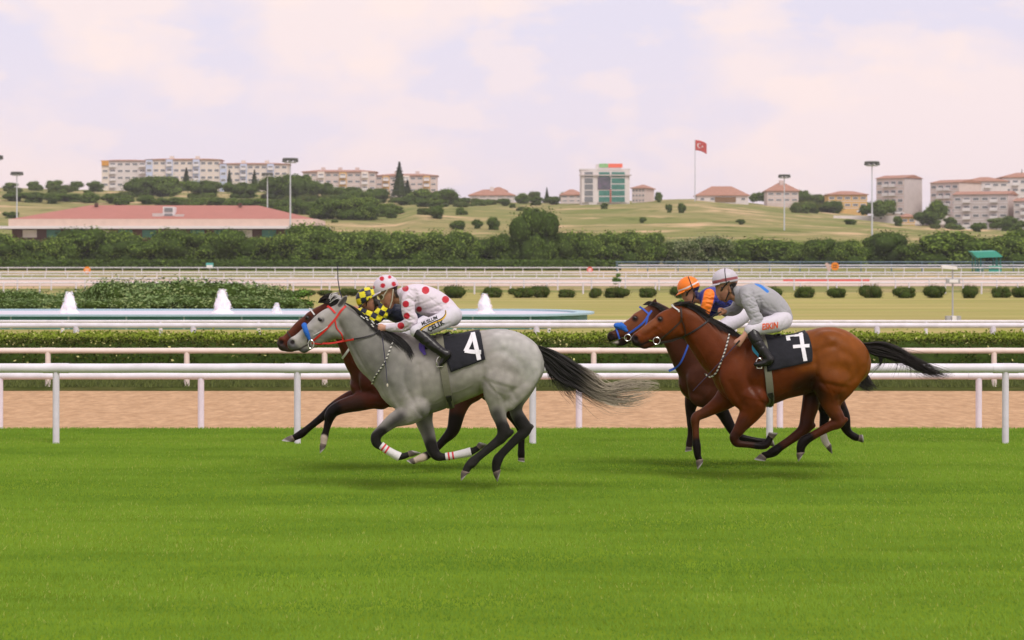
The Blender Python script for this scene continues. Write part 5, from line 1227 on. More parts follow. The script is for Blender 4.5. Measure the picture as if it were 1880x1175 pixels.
D_GREY, D_BAY, D_DARK, D_BROWN = 24.3, 25.5, 26.5, 27.0
build_horse('grey', D_GREY, 'dapple grey race horse with white leg bandages and red bridle, galloping in front', grey_spec(), 0.0085)
build_horse('bay', D_BAY, 'bright bay race horse under the black cloth with number 7', bay_spec(), 0.0085)
build_horse('dark', D_DARK, 'dark bay race horse half hidden behind the grey horse, white tuft on its poll', darkbay_spec(), 0.012)
build_horse('brown', D_BROWN, 'brown race horse in a blue halter, half hidden behind number 7', brownbay_spec(), 0.012)
# ------------------------------------------------------------------ tack, manes and tails
def strap_pts(bvh, pts, d, side, step=2.2, off=0.004, fixy=None):
    """px polyline -> surface points and normals on one flank; where the ray misses, depth is interpolated"""
    P = np.asarray(pts, float)
    if len(P) > 2: P = spline(P, 10)
    L = np.hypot(np.diff(P[:, 0]), np.diff(P[:, 1])).sum(); n = max(3, int(L/step))
    s_ = np.concatenate([[0], np.cumsum(np.hypot(np.diff(P[:, 0]), np.diff(P[:, 1])))]); q = np.linspace(0, s_[-1], n)
    X = np.interp(q, s_, P[:, 0]); Y = np.interp(q, s_, P[:, 1])
    o = []; ok = []
    for x, y in zip(X, Y):
        p = W(x, y, d); hit = bvh.ray_cast(Vector((p.x, d+side*1.5, p.z)), Vector((0, -side, 0)))
        good = hit[0] is not None and (hit[0].y-d)*side > -0.02
        ok.append(good); o.append([p.x, hit[0].y if good else np.nan, p.z, *(hit[1] if good else (0, side, 0))])
    o = np.array(o, float); i = np.arange(len(o)); g = np.array(ok)
    if not g.any(): o[:, 1] = d + side*0.08
    else: o[:, 1] = np.interp(i, i[g], o[g, 1])
    yy = o[:, 1].copy()
    for _ in range(2): yy[1:-1] = 0.5*yy[1:-1] + 0.25*(yy[:-2]+yy[2:])
    o[:, 1] = np.where(side < 0, np.minimum(yy, o[:, 1]), np.maximum(yy, o[:, 1]))
    nrm = o[:, 3:]; nrm = np.where((nrm[:, 1:2]*side) < 0, -nrm, nrm); nrm[:, 1] = np.where(np.abs(nrm[:, 1]) < .25, side*.6, nrm[:, 1]); nrm /= np.linalg.norm(nrm, axis=1)[:, None]
    return o[:, :3] + nrm*off, nrm

def ribbon(P, N, width, thick, closed=False, wfun=None):
    """flat strap of given width lying on points P with normals N"""
    P = np.asarray(P); N = np.asarray(N); n = len(P)
    T = np.roll(P, -1, 0) - np.roll(P, 1, 0)
    if not closed: T[0] = P[1]-P[0]; T[-1] = P[-1]-P[-2]
    T /= np.linalg.norm(T, axis=1)[:, None]+1e-9
    B = np.cross(T, N); B /= np.linalg.norm(B, axis=1)[:, None]+1e-9
    w = np.full(n, width/2) if wfun is None else np.array([wfun(i/(n-1))*width/2 for i in range(n)])
    w = w[:, None]
    V = np.concatenate([P-B*w, P+B*w, P+B*w*0.9+N*thick, P-B*w*0.9+N*thick])
    Fs = []
    m = n if closed else n-1
    for i in range(m):
        j = (i+1) % n
        for a in range(4):
            b = (a+1) % 4; Fs.append((a*n+i, b*n+i, b*n+j, a*n+j))
    if not closed: Fs += [(0, 3*n, 2*n, n), (n-1, 2*n-1, 3*n-1, 4*n-1)]
    return V, Fs

def fixn(me):
    bm = bmesh.new(); bm.from_mesh(me); bmesh.ops.recalc_face_normals(bm, faces=bm.faces); bm.to_mesh(me); bm.free(); return me

def strap(name, hk, pts, width, material, parent, sides=(-1, 1), thick=0.004, off=0.004, bvh=None, wfun=None):
    H = HORSES[hk]; o = None
    for s_ in sides:
        P, N = strap_pts(bvh or H['bvh'], pts, H['d'], s_, off=off)
        V, Fs = ribbon(P, N, width, thick, wfun=wfun)
        o = link(name, fixn(np_mesh(name, V, Fs, False)), material, parent, 'w')
    return o

def loop_pts(bvh, a, b, d, n=36, off=0.004):
    """closed loop round the animal in the plane through px points a, b and the lateral axis"""
    A, B = W(*a, d), W(*b, d); c = (A+B)/2; u = (A-B).normalized(); P = []; N = []
    for i in range(n):
        th = 2*math.pi*i/n; dr = u*math.cos(th) + Vector((0, 1, 0))*math.sin(th)
        hit = bvh.ray_cast(c + dr*0.6, -dr)
        p = hit[0] if hit[0] is not None else c + dr*0.05
        P.append(np.array(p) + np.array(dr)*off); N.append(np.array(dr))
    return np.array(P), np.array(N)

def loop_strap(name, hk, a, b, width, material, parent, thick=0.004):
    H = HORSES[hk]; P, N = loop_pts(H['bvh'], a, b, H['d'])
    V, Fs = ribbon(P, N, width, thick, closed=True)
    return link(name, fixn(np_mesh(name, V, Fs, False)), material, parent, 'w')

def roll(name, hk, a, b, rad, material, parent, f0=-0.42, f1=0.42):
    """padded roll (sheepskin) over the front of a loop"""
    H = HORSES[hk]; P, N = loop_pts(H['bvh'], a, b, H['d'], n=60, off=rad*0.6)
    ids = [int(round(60*t)) % 60 for t in np.linspace(f0, f1, 30)]
    mb = MB(); rr = [rad*(1-0.55*abs(2*i/29-1)**6)*(1+0.06*math.sin(i*2.1)) for i in range(30)]
    mb.tube([P[i] for i in ids], rr, 10)
    return mb.build(name, material, parent, True, 'w')

def ring(name, c, rad, tube_r, material, parent, axis='y', squash=1.0):
    mb = MB(); pts = []
    for i in range(21):
        th = 2*math.pi*i/20; pts.append(Vector(c) + Vector((math.cos(th)*rad, 0, math.sin(th)*rad*squash)))
    mb.tube(pts, tube_r, 6, False)
    return mb.build(name, material, parent, True, 'w')

def strands(name, guides, n, d, yspread, rad, colf, parent, material, jit=2.0, sub=5, cut=(0.75, 1.0), wav=0.0, surf=None):
    """hair: each lock is interpolated between neighbouring px guides"""
    G = np.array([spline(g, sub) for g in guides]); m, L, _ = G.shape
    V = []; Fs = []; C = []
    for i in range(n):
        t = NR.random()*(m-1); a = min(int(t), m-2); fr = t-a
        fr = fr*fr*(3-2*fr) if wav else fr
        line = G[a]*(1-fr) + G[a+1]*fr
        end = max(4, int(L*NR.uniform(*cut))); line = line[:end]
        s_ = np.linspace(0, 1, end)
        ph = NR.uniform(0, 6.28, 2)
        jx = NR.normal(0, jit)*s_ + wav*np.sin(s_*9+ph[0])*s_; jy = NR.normal(0, jit)*s_ + wav*np.sin(s_*8+ph[1])*s_
        yo = NR.normal(0, yspread)*(0.35+0.65*s_)
        px, py = line[:, 0]+jx, line[:, 1]+jy
        P = np.stack([(px-CX)/F*d, d+yo, CH+(HY-py)/F*d], 1)
        if surf:
            lift = NR.uniform(0.004, 0.022)
            for j in range(end):
                h_ = HORSES[surf]['bvh'].ray_cast(Vector((P[j, 0], d-1.5, P[j, 2])), Vector((0, 1, 0)))
                if h_[0] is not None: P[j, 1] = h_[0].y - lift*(0.4+s_[j])
                elif j: P[j, 1] = P[j-1, 1]
        r = rad*NR.uniform(0.6, 1.3)*np.clip(1.25-s_, 0.18, 1)
        T = np.gradient(P, axis=0); T /= np.linalg.norm(T, axis=1)[:, None]+1e-9
        A = np.cross(T, (0, 1, 0)); A /= np.linalg.norm(A, axis=1)[:, None]+1e-9
        B = np.cross(T, A); b0 = len(V)
        for k in range(3):
            th = 2*math.pi*k/3
            V += list(P + (A*math.cos(th) + B*math.sin(th))*r[:, None])
        for j in range(end-1):
            for k in range(3):
                k2 = (k+1) % 3; Fs.append((b0+k*end+j, b0+k2*end+j, b0+k2*end+j+1, b0+k*end+j+1))
        c = colf(px, py, s_, NR.random()); C += list(np.tile(c, (3, 1)))
    me = np_mesh(name, np.array(V), np.array(Fs), True, np.array(C))
    return prop(link(name, me, material, parent, 'w'), kind='stuff')

M_HAIR = mat('horse_hair', attr=True, rough=0.5, spec=0.3)
M_RED = mat('red_webbing', (0.62, 0.028, 0.022), rough=0.45, var=0.12, vscale=60)
M_BLUE = mat('blue_fleece', (0.02, 0.13, 0.52), rough=0.9, var=0.25, vscale=90, bump=0.5, bscale=160)
M_LBLUE = mat('blue_webbing', (0.03, 0.10, 0.50), rough=0.5, var=0.15, vscale=60)
M_BLEA = mat('black_leather', (0.012, 0.011, 0.011), rough=0.38, var=0.2, vscale=30, bump=0.15, bscale=80)
M_WHITE = mat('white_webbing', (0.62, 0.61, 0.60), rough=0.7, var=0.06, vscale=40)
M_STEEL = mat('steel', (0.62, 0.60, 0.57), rough=0.22, metal=1.0)
M_GIRTH = mat('olive_girth_elastic', (0.17, 0.165, 0.12), rough=0.8, var=0.10, vscale=50, bump=0.2, bscale=200)
M_CLOTH = mat('black_number_cloth', (0.0085, 0.009, 0.014), rough=0.85, var=0.25, vscale=9, bump=0.5, bscale=12, sheen=0.04)
M_NUM = mat('white_numeral_cloth', (0.74, 0.73, 0.76), rough=0.7, var=0.05, vscale=20)
M_BAND = mat('white_leg_bandage', (0.68, 0.66, 0.66), rough=0.85, var=0.06, vscale=30, bump=0.12, bscale=90)
M_BANDR = mat('red_bandage_stripe', (0.60, 0.05, 0.06), rough=0.8)
M_FOAM = mat('pale_saddle_pad', (0.62, 0.60, 0.56), rough=0.8, var=0.1, vscale=20)
M_PURP = mat('purple_pad', (0.10, 0.06, 0.30), rough=0.8, var=0.15, vscale=30)
M_CYAN = mat('cyan_pad', (0.06, 0.42, 0.62), rough=0.7)
M_ROPE = mat('checked_cord', attr=True, rough=0.7)

def cord(name, hk, pts, rad, parent, every=2, ca=(0.02,0.02,0.02), cb=(0.72,0.70,0.64)):
    """two-colour plaited cord lying on the near flank"""
    H = HORSES[hk]; P, N = strap_pts(H['bvh'], pts, H['d'], -1, step=1.1, off=rad)
    V = []; Fs = []; C = []; n = 6; L = len(P)
    T = np.gradient(P, axis=0); T /= np.linalg.norm(T, axis=1)[:, None]
    for i in range(L):
        A = np.cross(T[i], N[i]); A /= np.linalg.norm(A)+1e-9
        for k in range(n):
            th = 2*math.pi*k/n; V.append(P[i] + (A*math.cos(th) + N[i]*math.sin(th))*rad)
            C.append(cb if (i + k//2) % (every*2) < every*.9 else ca)
    for i in range(L-1):
        for k in range(n): Fs.append((i*n+k, i*n+(k+1)%n, (i+1)*n+(k+1)%n, (i+1)*n+k))
    return link(name, fixn(np_mesh(name, np.array(V), Fs, False, np.array(C))), M_ROPE, parent, 'w')

def drape(name, hk, quad, nu, nv, off, material, parent, bulge=0.0, seed=1):
    """sheet over the back: quad px = top-front, top-rear, bottom-rear, bottom-front on the near flank, mirrored on the far one"""
    H = HORSES[hk]; d = H['d']; bvh = H['bvh']; tf, tr, br, bf = [np.array(q, float) for q in quad]
    rows = []
    for i in range(nu+1):
        u = i/nu; top = tf*(1-u)+tr*u; bot = bf*(1-u)+br*u
        if bulge: top = top + np.array([0, 0]); 
        x = W(top[0], 0, d).x
        hit = bvh.ray_cast(Vector((x, d, 4)), Vector((0, 0, -1))); zt = hit[0].z if hit[0] else W(0, top[1], d).z
        col = []
        for s_ in (-1, 1):
            side = []
            for j in range(nv+1):
                v = j/nv; p = bot*(1-v)+top*v; p = p + np.array([bulge*math.sin(math.pi*v)*u, 0])
                q = W(p[0], p[1], d); q.z = min(q.z, zt-0.022)
                h = bvh.ray_cast(Vector((q.x, d+s_*1.5, q.z)), Vector((0, -s_, 0)))
                hp = h[0] if h[0] else Vector((q.x, d+s_*0.1, q.z)); hn = h[1] if h[1] else Vector((0, s_, 0))
                fl = (1-v)**2*0.012*(1+mnoise.noise((u*4+seed, s_*3, v*2)))      # lower edge stands a little off
                wv = 0.004*mnoise.noise((u*7+seed, v*5, s_))
                side.append(hp + hn*(off+wv) + Vector((0, s_, 0))*fl)
            col.append(side)
        a, b = col[0][-1], col[1][-1]; over = []
        for t in (0.15, 0.3, 0.5, 0.7, 0.85):
            p = a.lerp(b, t); h = bvh.ray_cast(Vector((p.x, p.y, 4)), Vector((0, 0, -1)))
            over.append((h[0] if h[0] else p) + Vector((0, 0, off)))
        rows.append(col[0] + over + col[1][::-1])
    n = len(rows[0]); V = [tuple(p) for r in rows for p in r]
    Fs = [(i*n+j, i*n+j+1, (i+1)*n+j+1, (i+1)*n+j) for i in range(nu) for j in range(n-1)]
    me = np_mesh(name, V, Fs, True)
    o = link(name, me, material, parent, 'w')
    sm = o.modifiers.new('thickness', 'SOLIDIFY'); sm.thickness = 0.006; sm.offset = 0
    return o, BVHTree.FromPolygons([Vector(v) for v in V], Fs)

def bandage(hk, pts, r_px, y, root):
    """wrapped cannon bandage: px centre line, near/far offset y"""
    H = HORSES[hk]; d = H['d']; k = d/F; P = spline(pts, 6); mb = MB()
    rr = np.interp(np.linspace(0, 1, len(P)), np.linspace(0, 1, len(r_px)), r_px)*k
    ys = y
    o = MB().tube([W(p[0], p[1], d+ys) for p in P], list(rr), 14).build('leg_bandage', M_BAND, root, True, 'w')
    n = len(P)
    for f in (0.13, 0.29):
        i = f*(n-1); i0 = int(i); a = P[i0]; b = P[min(i0+2, n-1)]
        e = (b-a)/np.linalg.norm(b-a)*1.6; c = P[i0] + (i-i0)*(P[i0+1]-P[i0])
        rad = rr[i0]*1.03
        MB().tube([W(*(c-e), d+ys), W(*(c+e), d+ys)], [rad, rad], 14).build('stripe', M_BANDR, o, True, 'w')
    return o

# --- grey horse: bandages, mane, tail
g = HORSES['grey']; gr = g['root']
bandage('grey', [(699,817.5),(712,827),(724,834),(734,839)], [7.6,7.4,7.8,8.6], -.12, gr)
bandage('grey', [(818,838.6),(834,836),(850,833),(865,829.5)], [7.4,7.0,8.0,8.8], .11, gr)
def dark_mane(px, py, s, r):
    v = 0.012 + 0.02*r; return np.stack([np.full(len(px), v)]*3, 1)*np.array([1, .95, .9])
def grey_tail(px, py, s, r):
    t = np.clip((px-1062-18*(r-.5))/45, 0, 1)[:, None]
    return (np.array([0.022,0.020,0.018])*(0.6+0.8*r))*(1-t) + np.array([0.42,0.365,0.27])*(0.55+0.6*r)*t
strands('mane', [[(634,556),(652,566),(672,584),(690,602)], [(640,559),(660,573),(684,596),(704,616)], [(652,567),(676,588),(700,612),(724,634)], [(680,590),(706,608),(728,626),(754,650)], [(704,604),(724,616),(744,632),(764,656)], [(720,610),(738,622),(752,640),(758,664)]],
        300, D_GREY, 0.03, 0.0045, dark_mane, gr, M_HAIR, jit=2.6, surf='grey')
strands('forelock', [[(630,556),(618,556),(608,562),(600,570)], [(632,552),(622,552),(612,556),(606,566)]], 40, D_GREY, 0.02, 0.003, dark_mane, gr, M_HAIR, jit=1.5)
strands('tail', [[(988,634),(1014,644),(1040,659),(1066,675),(1090,690),(1112,708),(1145,703),(1184,697),(1219,704)],
                 [(989,640),(1012,653),(1036,670),(1062,690),(1090,711),(1118,719),(1150,713),(1185,709),(1214,705)],
                 [(990,650),(1010,664),(1032,684),(1060,703),(1085,720),(1110,730),(1140,735),(1172,730),(1204,714)],
                 [(992,660),(1006,678),(1026,698),(1054,710),(1080,722),(1105,733),(1135,741),(1166,742),(1204,730)]],
        640, D_GREY, 0.042, 0.0040, grey_tail, gr, M_HAIR, jit=4.2, cut=(0.6, 1.0), wav=3.2)
strands('tail_fringe', [[(996,660),(1004,676),(1010,694),(1012,712)], [(1012,676),(1022,694),(1032,712),(1040,728)], [(1034,690),(1046,706),(1054,722),(1066,738)]],
        150, D_GREY, 0.03, 0.0026, lambda px, py, s, r: dark_mane(px, py, s, r), gr, M_HAIR, jit=4, cut=(0.5, 1.0))
strands('tail_wisps', [[(990,640),(1020,655),(1056,676),(1090,688),(1120,690),(1150,684)], [(992,650),(1020,680),(1056,712),(1092,738),(1130,756),(1170,752)], [(994,660),(1014,692),(1036,716),(1060,734),(1084,742),(1100,752)]], 70, D_GREY, 0.05, 0.002, grey_tail, gr, M_HAIR, jit=9, cut=(0.5, 1.0), wav=4)
# --- bay, dark bay and brown
br_ = HORSES['bay']['root']; dk_ = HORSES['dark']['root']; bw_ = HORSES['brown']['root']
def black_hair(px, py, s, r):
    return np.tile(np.array([0.012, 0.009, 0.008])*(0.6+1.4*r), (len(px), 1))
strands('tail', [[(1586,630),(1620,629),(1651,641),(1685,661),(1714,674),(1760,691)], [(1587,635),(1620,639),(1650,651),(1682,667),(1712,682),(1748,694)], [(1588,640),(1616,647),(1644,655),(1672,667),(1704,684),(1738,697)], [(1590,645),(1610,653),(1634,657),(1662,666),(1694,682),(1722,696)]],
        420, D_BAY, 0.035, 0.0042, black_hair, br_, M_HAIR, jit=2.6, cut=(0.62, 1.0), wav=1.0)
strands('tail_fringe', [[(1592,640),(1612,654),(1614,668),(1604,678),(1590,690)], [(1596,642),(1618,652),(1622,662),(1612,676),(1598,688)], [(1640,652),(1655,660),(1662,672),(1660,684),(1662,692)], [(1676,664),(1694,676),(1704,688),(1708,694),(1716,702)]],
        110, D_BAY, 0.03, 0.0026, black_hair, br_, M_HAIR, jit=3, cut=(0.5, 1.0))
strands('tail_wisps', [[(1590,634),(1630,640),(1670,650),(1710,664),(1750,672)], [(1592,642),(1630,656),(1668,676),(1700,696),(1730,708)]], 60, D_BAY, 0.05, 0.002, black_hair, br_, M_HAIR, jit=8, cut=(0.5, 1.0), wav=3)
strands('mane', [[(1238,561),(1250,556),(1268,556),(1290,566)], [(1248,560),(1270,562),(1292,574),(1312,592)], [(1268,566),(1290,578),(1312,594),(1330,612)], [(1290,582),(1312,590),(1334,602),(1352,618)], [(1312,596),(1330,600),(1348,610),(1366,624)]],
        340, D_BAY, 0.03, 0.0045, black_hair, br_, M_HAIR, jit=3.0, surf='bay')
strands('forelock', [[(1252,557),(1242,557),(1234,562)], [(1256,554),(1244,555),(1236,559)]], 40, D_BAY, 0.03, 0.003, black_hair, br_, M_HAIR, jit=1.6)
strands('mane', [[(588,548),(600,543),(616,545),(634,556)], [(584,556),(600,550),(622,560),(640,576)], [(606,556),(628,572),(648,598),(664,620)], [(626,574),(648,596),(672,626),(690,646)]],
        260, D_DARK, 0.03, 0.0046, black_hair, dk_, M_HAIR, jit=3, surf='dark')
strands('poll_tuft', [[(604,552),(606,546),(611,541),(618,541)], [(610,552),(613,545),(618,541),(625,546)], [(606,556),(616,550),(624,548),(629,552)]],
        150, D_DARK-0.06, 0.03, 0.0046, lambda px, py, s, r: np.tile(np.array([0.72,0.70,0.69])*(0.75+.3*r), (len(px), 1)), dk_, M_HAIR, jit=2)
strands('tail', [[(945,650),(975,660),(1004,676)], [(945,656),(972,670),(998,690)]], 90, D_DARK, 0.03, 0.004, black_hair, dk_, M_HAIR)
strands('mane', [[(1180,560),(1192,553),(1206,556),(1218,566)], [(1200,560),(1216,568),(1232,582),(1244,600)], [(1222,580),(1242,600),(1260,626),(1276,640)]],
        170, D_BROWN, 0.03, 0.0046, black_hair, bw_, M_HAIR, jit=2.6, surf='brown')
strands('tail', [[(1570,668),(1590,684),(1600,702),(1612,716)], [(1570,676),(1582,694),(1592,708),(1604,718)], [(1566,690),(1572,704),(1582,714),(1598,720)]],
        130, D_BROWN, 0.03, 0.004, black_hair, bw_, M_HAIR, jit=2.4)

# --- grey's bridle
b = empty('bridle', W(600, 600, D_GREY), 'red webbing bridle with blue noseband roll on the grey horse', 'bridle', 'bridles on the horses')
strap('browband', 'grey', [(601,562),(609,567),(617,575)], 0.020, M_RED, b)
strap('cheek_strap', 'grey', [(635,562),(626,572),(616,586),(598,606),(576,625)], 0.021, M_RED, b)
strap('throat_strap', 'grey', [(616,587),(619,602),(628,614),(630,625)], 0.013, M_RED, b)
strap('cheek_trim', 'grey', [(603,599),(590,608),(577,615)], 0.008, M_WHITE, b, off=0.006)
roll('nose_roll', 'grey', (557,593), (573,632), 0.026, M_BLUE, b, -0.36, 0.36)
ring('bit_ring', W(571,632,D_GREY-0.085), 0.028, 0.005, M_STEEL, b, squash=1.5)
ring('bit_ring', W(571,632,D_GREY+0.085), 0.028, 0.005, M_STEEL, b, squash=1.5)
strap('chin_strap', 'grey', [(567,616),(566,626),(571,640)], 0.012, M_BRLEA, b)
strap('rein', 'grey', [(573,629),(590,630),(608,630),(630,626),(652,622)], 0.018, M_RED, b, off=0.012)
strap('rein_grip', 'grey', [(652,622),(670,619),(688,614),(699,607)], 0.015, M_BLEA, b, off=0.014)
# plait cover with white ties along the crest
H = HORSES['grey']
ties = empty('mane_ribbon', W(680, 600, D_GREY), 'white ribbon ties along the dark plaited mane of the grey', 'ribbon')
for (x, y) in [(662,580),(666,583),(671,582),(673,586),(682,589),(684,592),(681,595),(683,598),(719,619),(730,623),(726,629),(733,630),(733,638),(737,634)]:
    p = W(x, y, D_GREY-0.125)
    MB().tube([p, p+Vector((0.018, -0.004, -0.012))], 0.006, 6).build('tie', M_WHITE, ties, True, 'w')
b2 = empty('breast_cord', W(705, 670, D_GREY), 'black and white checked breast cord on the shoulder of the grey', 'cord')
cord('cord', 'grey', [(724,624),(718,640),(711,659),(700,677),(690,691),(684.7,703)], 0.0085, b2, 3)
# --- bay 7 bridle
b = empty('bridle', W(1220, 600, D_BAY), 'dark leather bridle with round bit ring on the horse numbered 7', 'bridle', 'bridles on the horses')
strap('browband', 'bay', [(1233,559),(1237,564),(1246,570)], 0.016, M_WHITE, b)
strap('cheek_strap', 'bay', [(1249,565),(1250,578),(1249,588),(1236,602),(1220,616),(1210,624)], 0.018, M_BRLEA, b)
strap('throat_strap', 'bay', [(1250,586),(1256,600),(1258,614)], 0.012, M_BRLEA, b)
strap('chin_strap', 'bay', [(1212,627),(1226,625),(1240,622)], 0.014, M_BRLEA, b, off=.008)
strap('bit', 'bay', [(1191,624),(1200,625.5)], 0.016, M_STEEL, b, off=.008)
ring('bit_ring', W(1205.5,625.8,D_BAY-0.075), 0.036, 0.0045, M_STEEL, b); ring('bit_ring', W(1205.5,625.8,D_BAY+0.075), 0.036, 0.0045, M_STEEL, b)
strap('rein', 'bay', [(1210,630),(1236,625),(1266,611),(1292,594),(1310,580),(1324,572)], 0.016, M_BLEA, b, off=0.012)
mb = MB().lathe([(0.001,-0.010),(0.008,-.006),(0.010,0),(0.008,.006),(0.001,.010)], 8); e = mb.build('stud', M_WHITE, b, True); e.location = Vector(side_hit(HORSES['bay']['bvh'], 1245.5, 571.5, D_BAY, -1)[0]) - b.location
b2 = empty('breast_cord', W(1320, 660, D_BAY), 'black and white checked breast cord on the horse numbered 7', 'cord')
cord('cord', 'bay', [(1337,614),(1332,632),(1328,645),(1320,668),(1313,684),(1303,692),(1293.6,686)], 0.0085, b2, 3)
# --- dark bay bridle
b = empty('bridle', W(560, 600, D_DARK), 'dark bridle with pale browband on the dark bay behind the grey', 'bridle', 'bridles on the horses')
strap('browband', 'dark', [(567.5,566),(573,571),(579,578)], 0.016, M_WHITE, b)
loop_strap('noseband', 'dark', (524,604), (550,640), 0.016, M_BRLEA, b)
strap('cheek_strap', 'dark', [(580,578),(566,600),(552,622)], 0.016, M_BRLEA, b)
loop_strap('collar', 'dark', (668,606), (626,662), 0.024, M_WHITE, b)
# --- brown horse halter
b = empty('bridle', W(1160, 600, D_BROWN), 'blue halter and fleece noseband on the brown horse behind number 7', 'bridle', 'bridles on the horses')
strap('browband', 'brown', [(1174,563),(1181,568),(1190,576)], 0.020, M_LBLUE, b)
strap('cheek_strap', 'brown', [(1196,570),(1190,578),(1180,592),(1164,605),(1152,613)], 0.022, M_LBLUE, b)
strap('throat_strap', 'brown', [(1190,576),(1187,588),(1184,598)], 0.018, M_LBLUE, b)
f = Field(D_BROWN, (1115,575,1170,630), 0.006, 0.16); f.chain([(1132,598,5.5,.060,0),(1141,600,7.5,.072,0),(1151,606,6.5,.074,0)], k=.01)
for i in range(60): f.relief([(NR.uniform(1126,1156), NR.uniform(590,614))], NR.choice((-.005,.005)), 1.6)
V, Q = f.mesh(1); link('nose_roll', np_mesh('nose_roll', V, Q, True), M_BLUE, b, 'w')
strap('nose_strap', 'brown', [(1131,603),(1134,612),(1137,622)], 0.018, M_LBLUE, b)
ring('bit_ring', W(1152.5,620,D_BROWN-0.075), 0.036, 0.0045, M_STEEL, b); strap('bit', 'brown', [(1144,619),(1150,620)], 0.014, M_STEEL, b, off=.008)
strap('neck_strap', 'brown', [(1262,632),(1256,648),(1249,664),(1240,675),(1228,681)], 0.020, M_LBLUE, b)

# --- saddles with number cloths
def numeral(hk, bvh, strokes, width, parent):
    H = HORSES[hk]; V = []; Fs = []
    for i, pts in enumerate(strokes):
        P, N = strap_pts(bvh, pts, H['d'], -1, step=1.5, off=0.006 + 0.0012*i)
        v, f = ribbon(P, N, width, 0.0016); b0 = len(V); V += list(v); Fs += [tuple(b0+q for q in x) for x in f]
    return link('numeral', fixn(np_mesh('numeral', np.array(V), Fs, False)), M_NUM, parent, 'w')

def saddle(hk, label, quad, strokes, nw, girth, pad_px, pad_col, stir, bulge=0):
    H = HORSES[hk]; d = H['d']
    s = empty('saddle', W(pad_px[0], pad_px[1], d), label, 'saddle', 'racing saddles with number cloths')
    o, bv = drape('number_cloth', hk, quad, 18, 14, 0.010, M_CLOTH, s, bulge)
    if strokes: numeral(hk, bv, strokes, nw, o)
    # girth right round the barrel
    P, N = loop_pts(H['bvh'], girth[0], girth[1], d, 48, 0.014)
    V, Fs = ribbon(P, N, 0.075, 0.005, closed=True); link('girth', fixn(np_mesh('girth', V, Fs, False)), M_GIRTH, s, 'w')
    a, c = np.array(girth[0], float), np.array(girth[1], float)
    q0, q1 = a + (c-a)*0.80, a + (c-a)*0.985
    strap('girth_buckle', hk, [tuple(q0), tuple(q0*.7+q1*.3), tuple((q0+q1)/2), tuple(q1)], 0.056, M_BLEA, s, off=0.024, thick=0.008, wfun=lambda t: 1.0 if t < .4 else 0.55)
    # small racing seat
    f = Field(d, (pad_px[0]-50, pad_px[1]-25, pad_px[0]+50, pad_px[1]+30), 0.010, 0.30)
    x, y = pad_px
    f.chain([(x-24,y-2,5,.05,0),(x-8,y+3,5,.08,0),(x+14,y+2,5,.11,0),(x+28,y-3,5,.09,0)], k=.01)
    for s_ in (-1, 1): f.chain([(x-14,y+4,5,.025,s_*.12),(x-12,y+20,7,.018,s_*.20)], k=.03)
    V, Q = f.mesh(2); link('seat', np_mesh('seat', V, Q, True), M_BLEA, s, 'w')
    strap('pad', hk, [(x-20, y+14), (x-18, y+24), (x-12, y+34)], 0.06, pad_col, s, off=0.016, thick=0.008, wfun=lambda t: .5+.5*math.sin(math.pi*min(1, t+.2)))
    for s_ in (-1, 1):
        sx, sy, yy = stir
        top = W(x-6, y+8, d+s_*0.20); bot = W(sx, sy-13, d+s_*yy)
        MB().tube([top, bot], 0.009, 4).build('stirrup_leather', M_BLEA, s, False, 'w')
        mb = MB(); k = d/F; r = 8.0*k; c = W(sx, sy, d+s_*yy)
        mb.tube([c + Vector((math.sin(t)*r*0.75, 0, math.cos(t)*r*1.25)) for t in np.linspace(-2.5, 2.5, 17)], 0.006, 6)
        mb.box(c.x-r*0.62, c.x+r*0.62, c.y-0.02, c.y+0.02, c.z-r*1.08, c.z-r*0.9)
        mb.build('stirrup', M_STEEL, s, True, 'w')
    return s
saddle('grey', 'racing saddle with black cloth numbered 4 on the grey horse', [(806,614),(881,601),(892,658),(829,681)],
       [[(869,612),(863,628),(855.5,644)], [(854,643),(868,644.5),(884,645)], [(868.5,611),(874,632),(880,659)]], 0.043,
       [(806,610),(828,750)], (795,617), M_PURP, (808,665,.31))
saddle('bay', 'racing saddle with black cloth numbered 7 on the bright bay horse', [(1398,618),(1478,606),(1484,662),(1404,680)],
       [[(1444.5,625),(1444,621),(1444.5,617.5)], [(1441,618.5),(1457,616.5),(1472,615)], [(1468,612),(1468.5,634),(1472,661)], [(1451,636),(1465,635),(1481,634)]], 0.041,
       [(1396,612),(1413,744)], (1402,620), M_CYAN, (1394,668,.32), bulge=4)
saddle('dark', 'racing saddle on the dark bay horse behind the grey', [(765,628),(845,616),(852,668),(780,684)], None, 0,
       [(768,622),(780,748)], (760,628), M_FOAM, (770,668,.31))
saddle('brown', 'racing saddle on the brown horse behind number 7', [(1385,625),(1460,618),(1466,668),(1395,682)], None, 0,
       [(1365,624),(1376,744)], (1368,626), M_FOAM, (1375,668,.31))
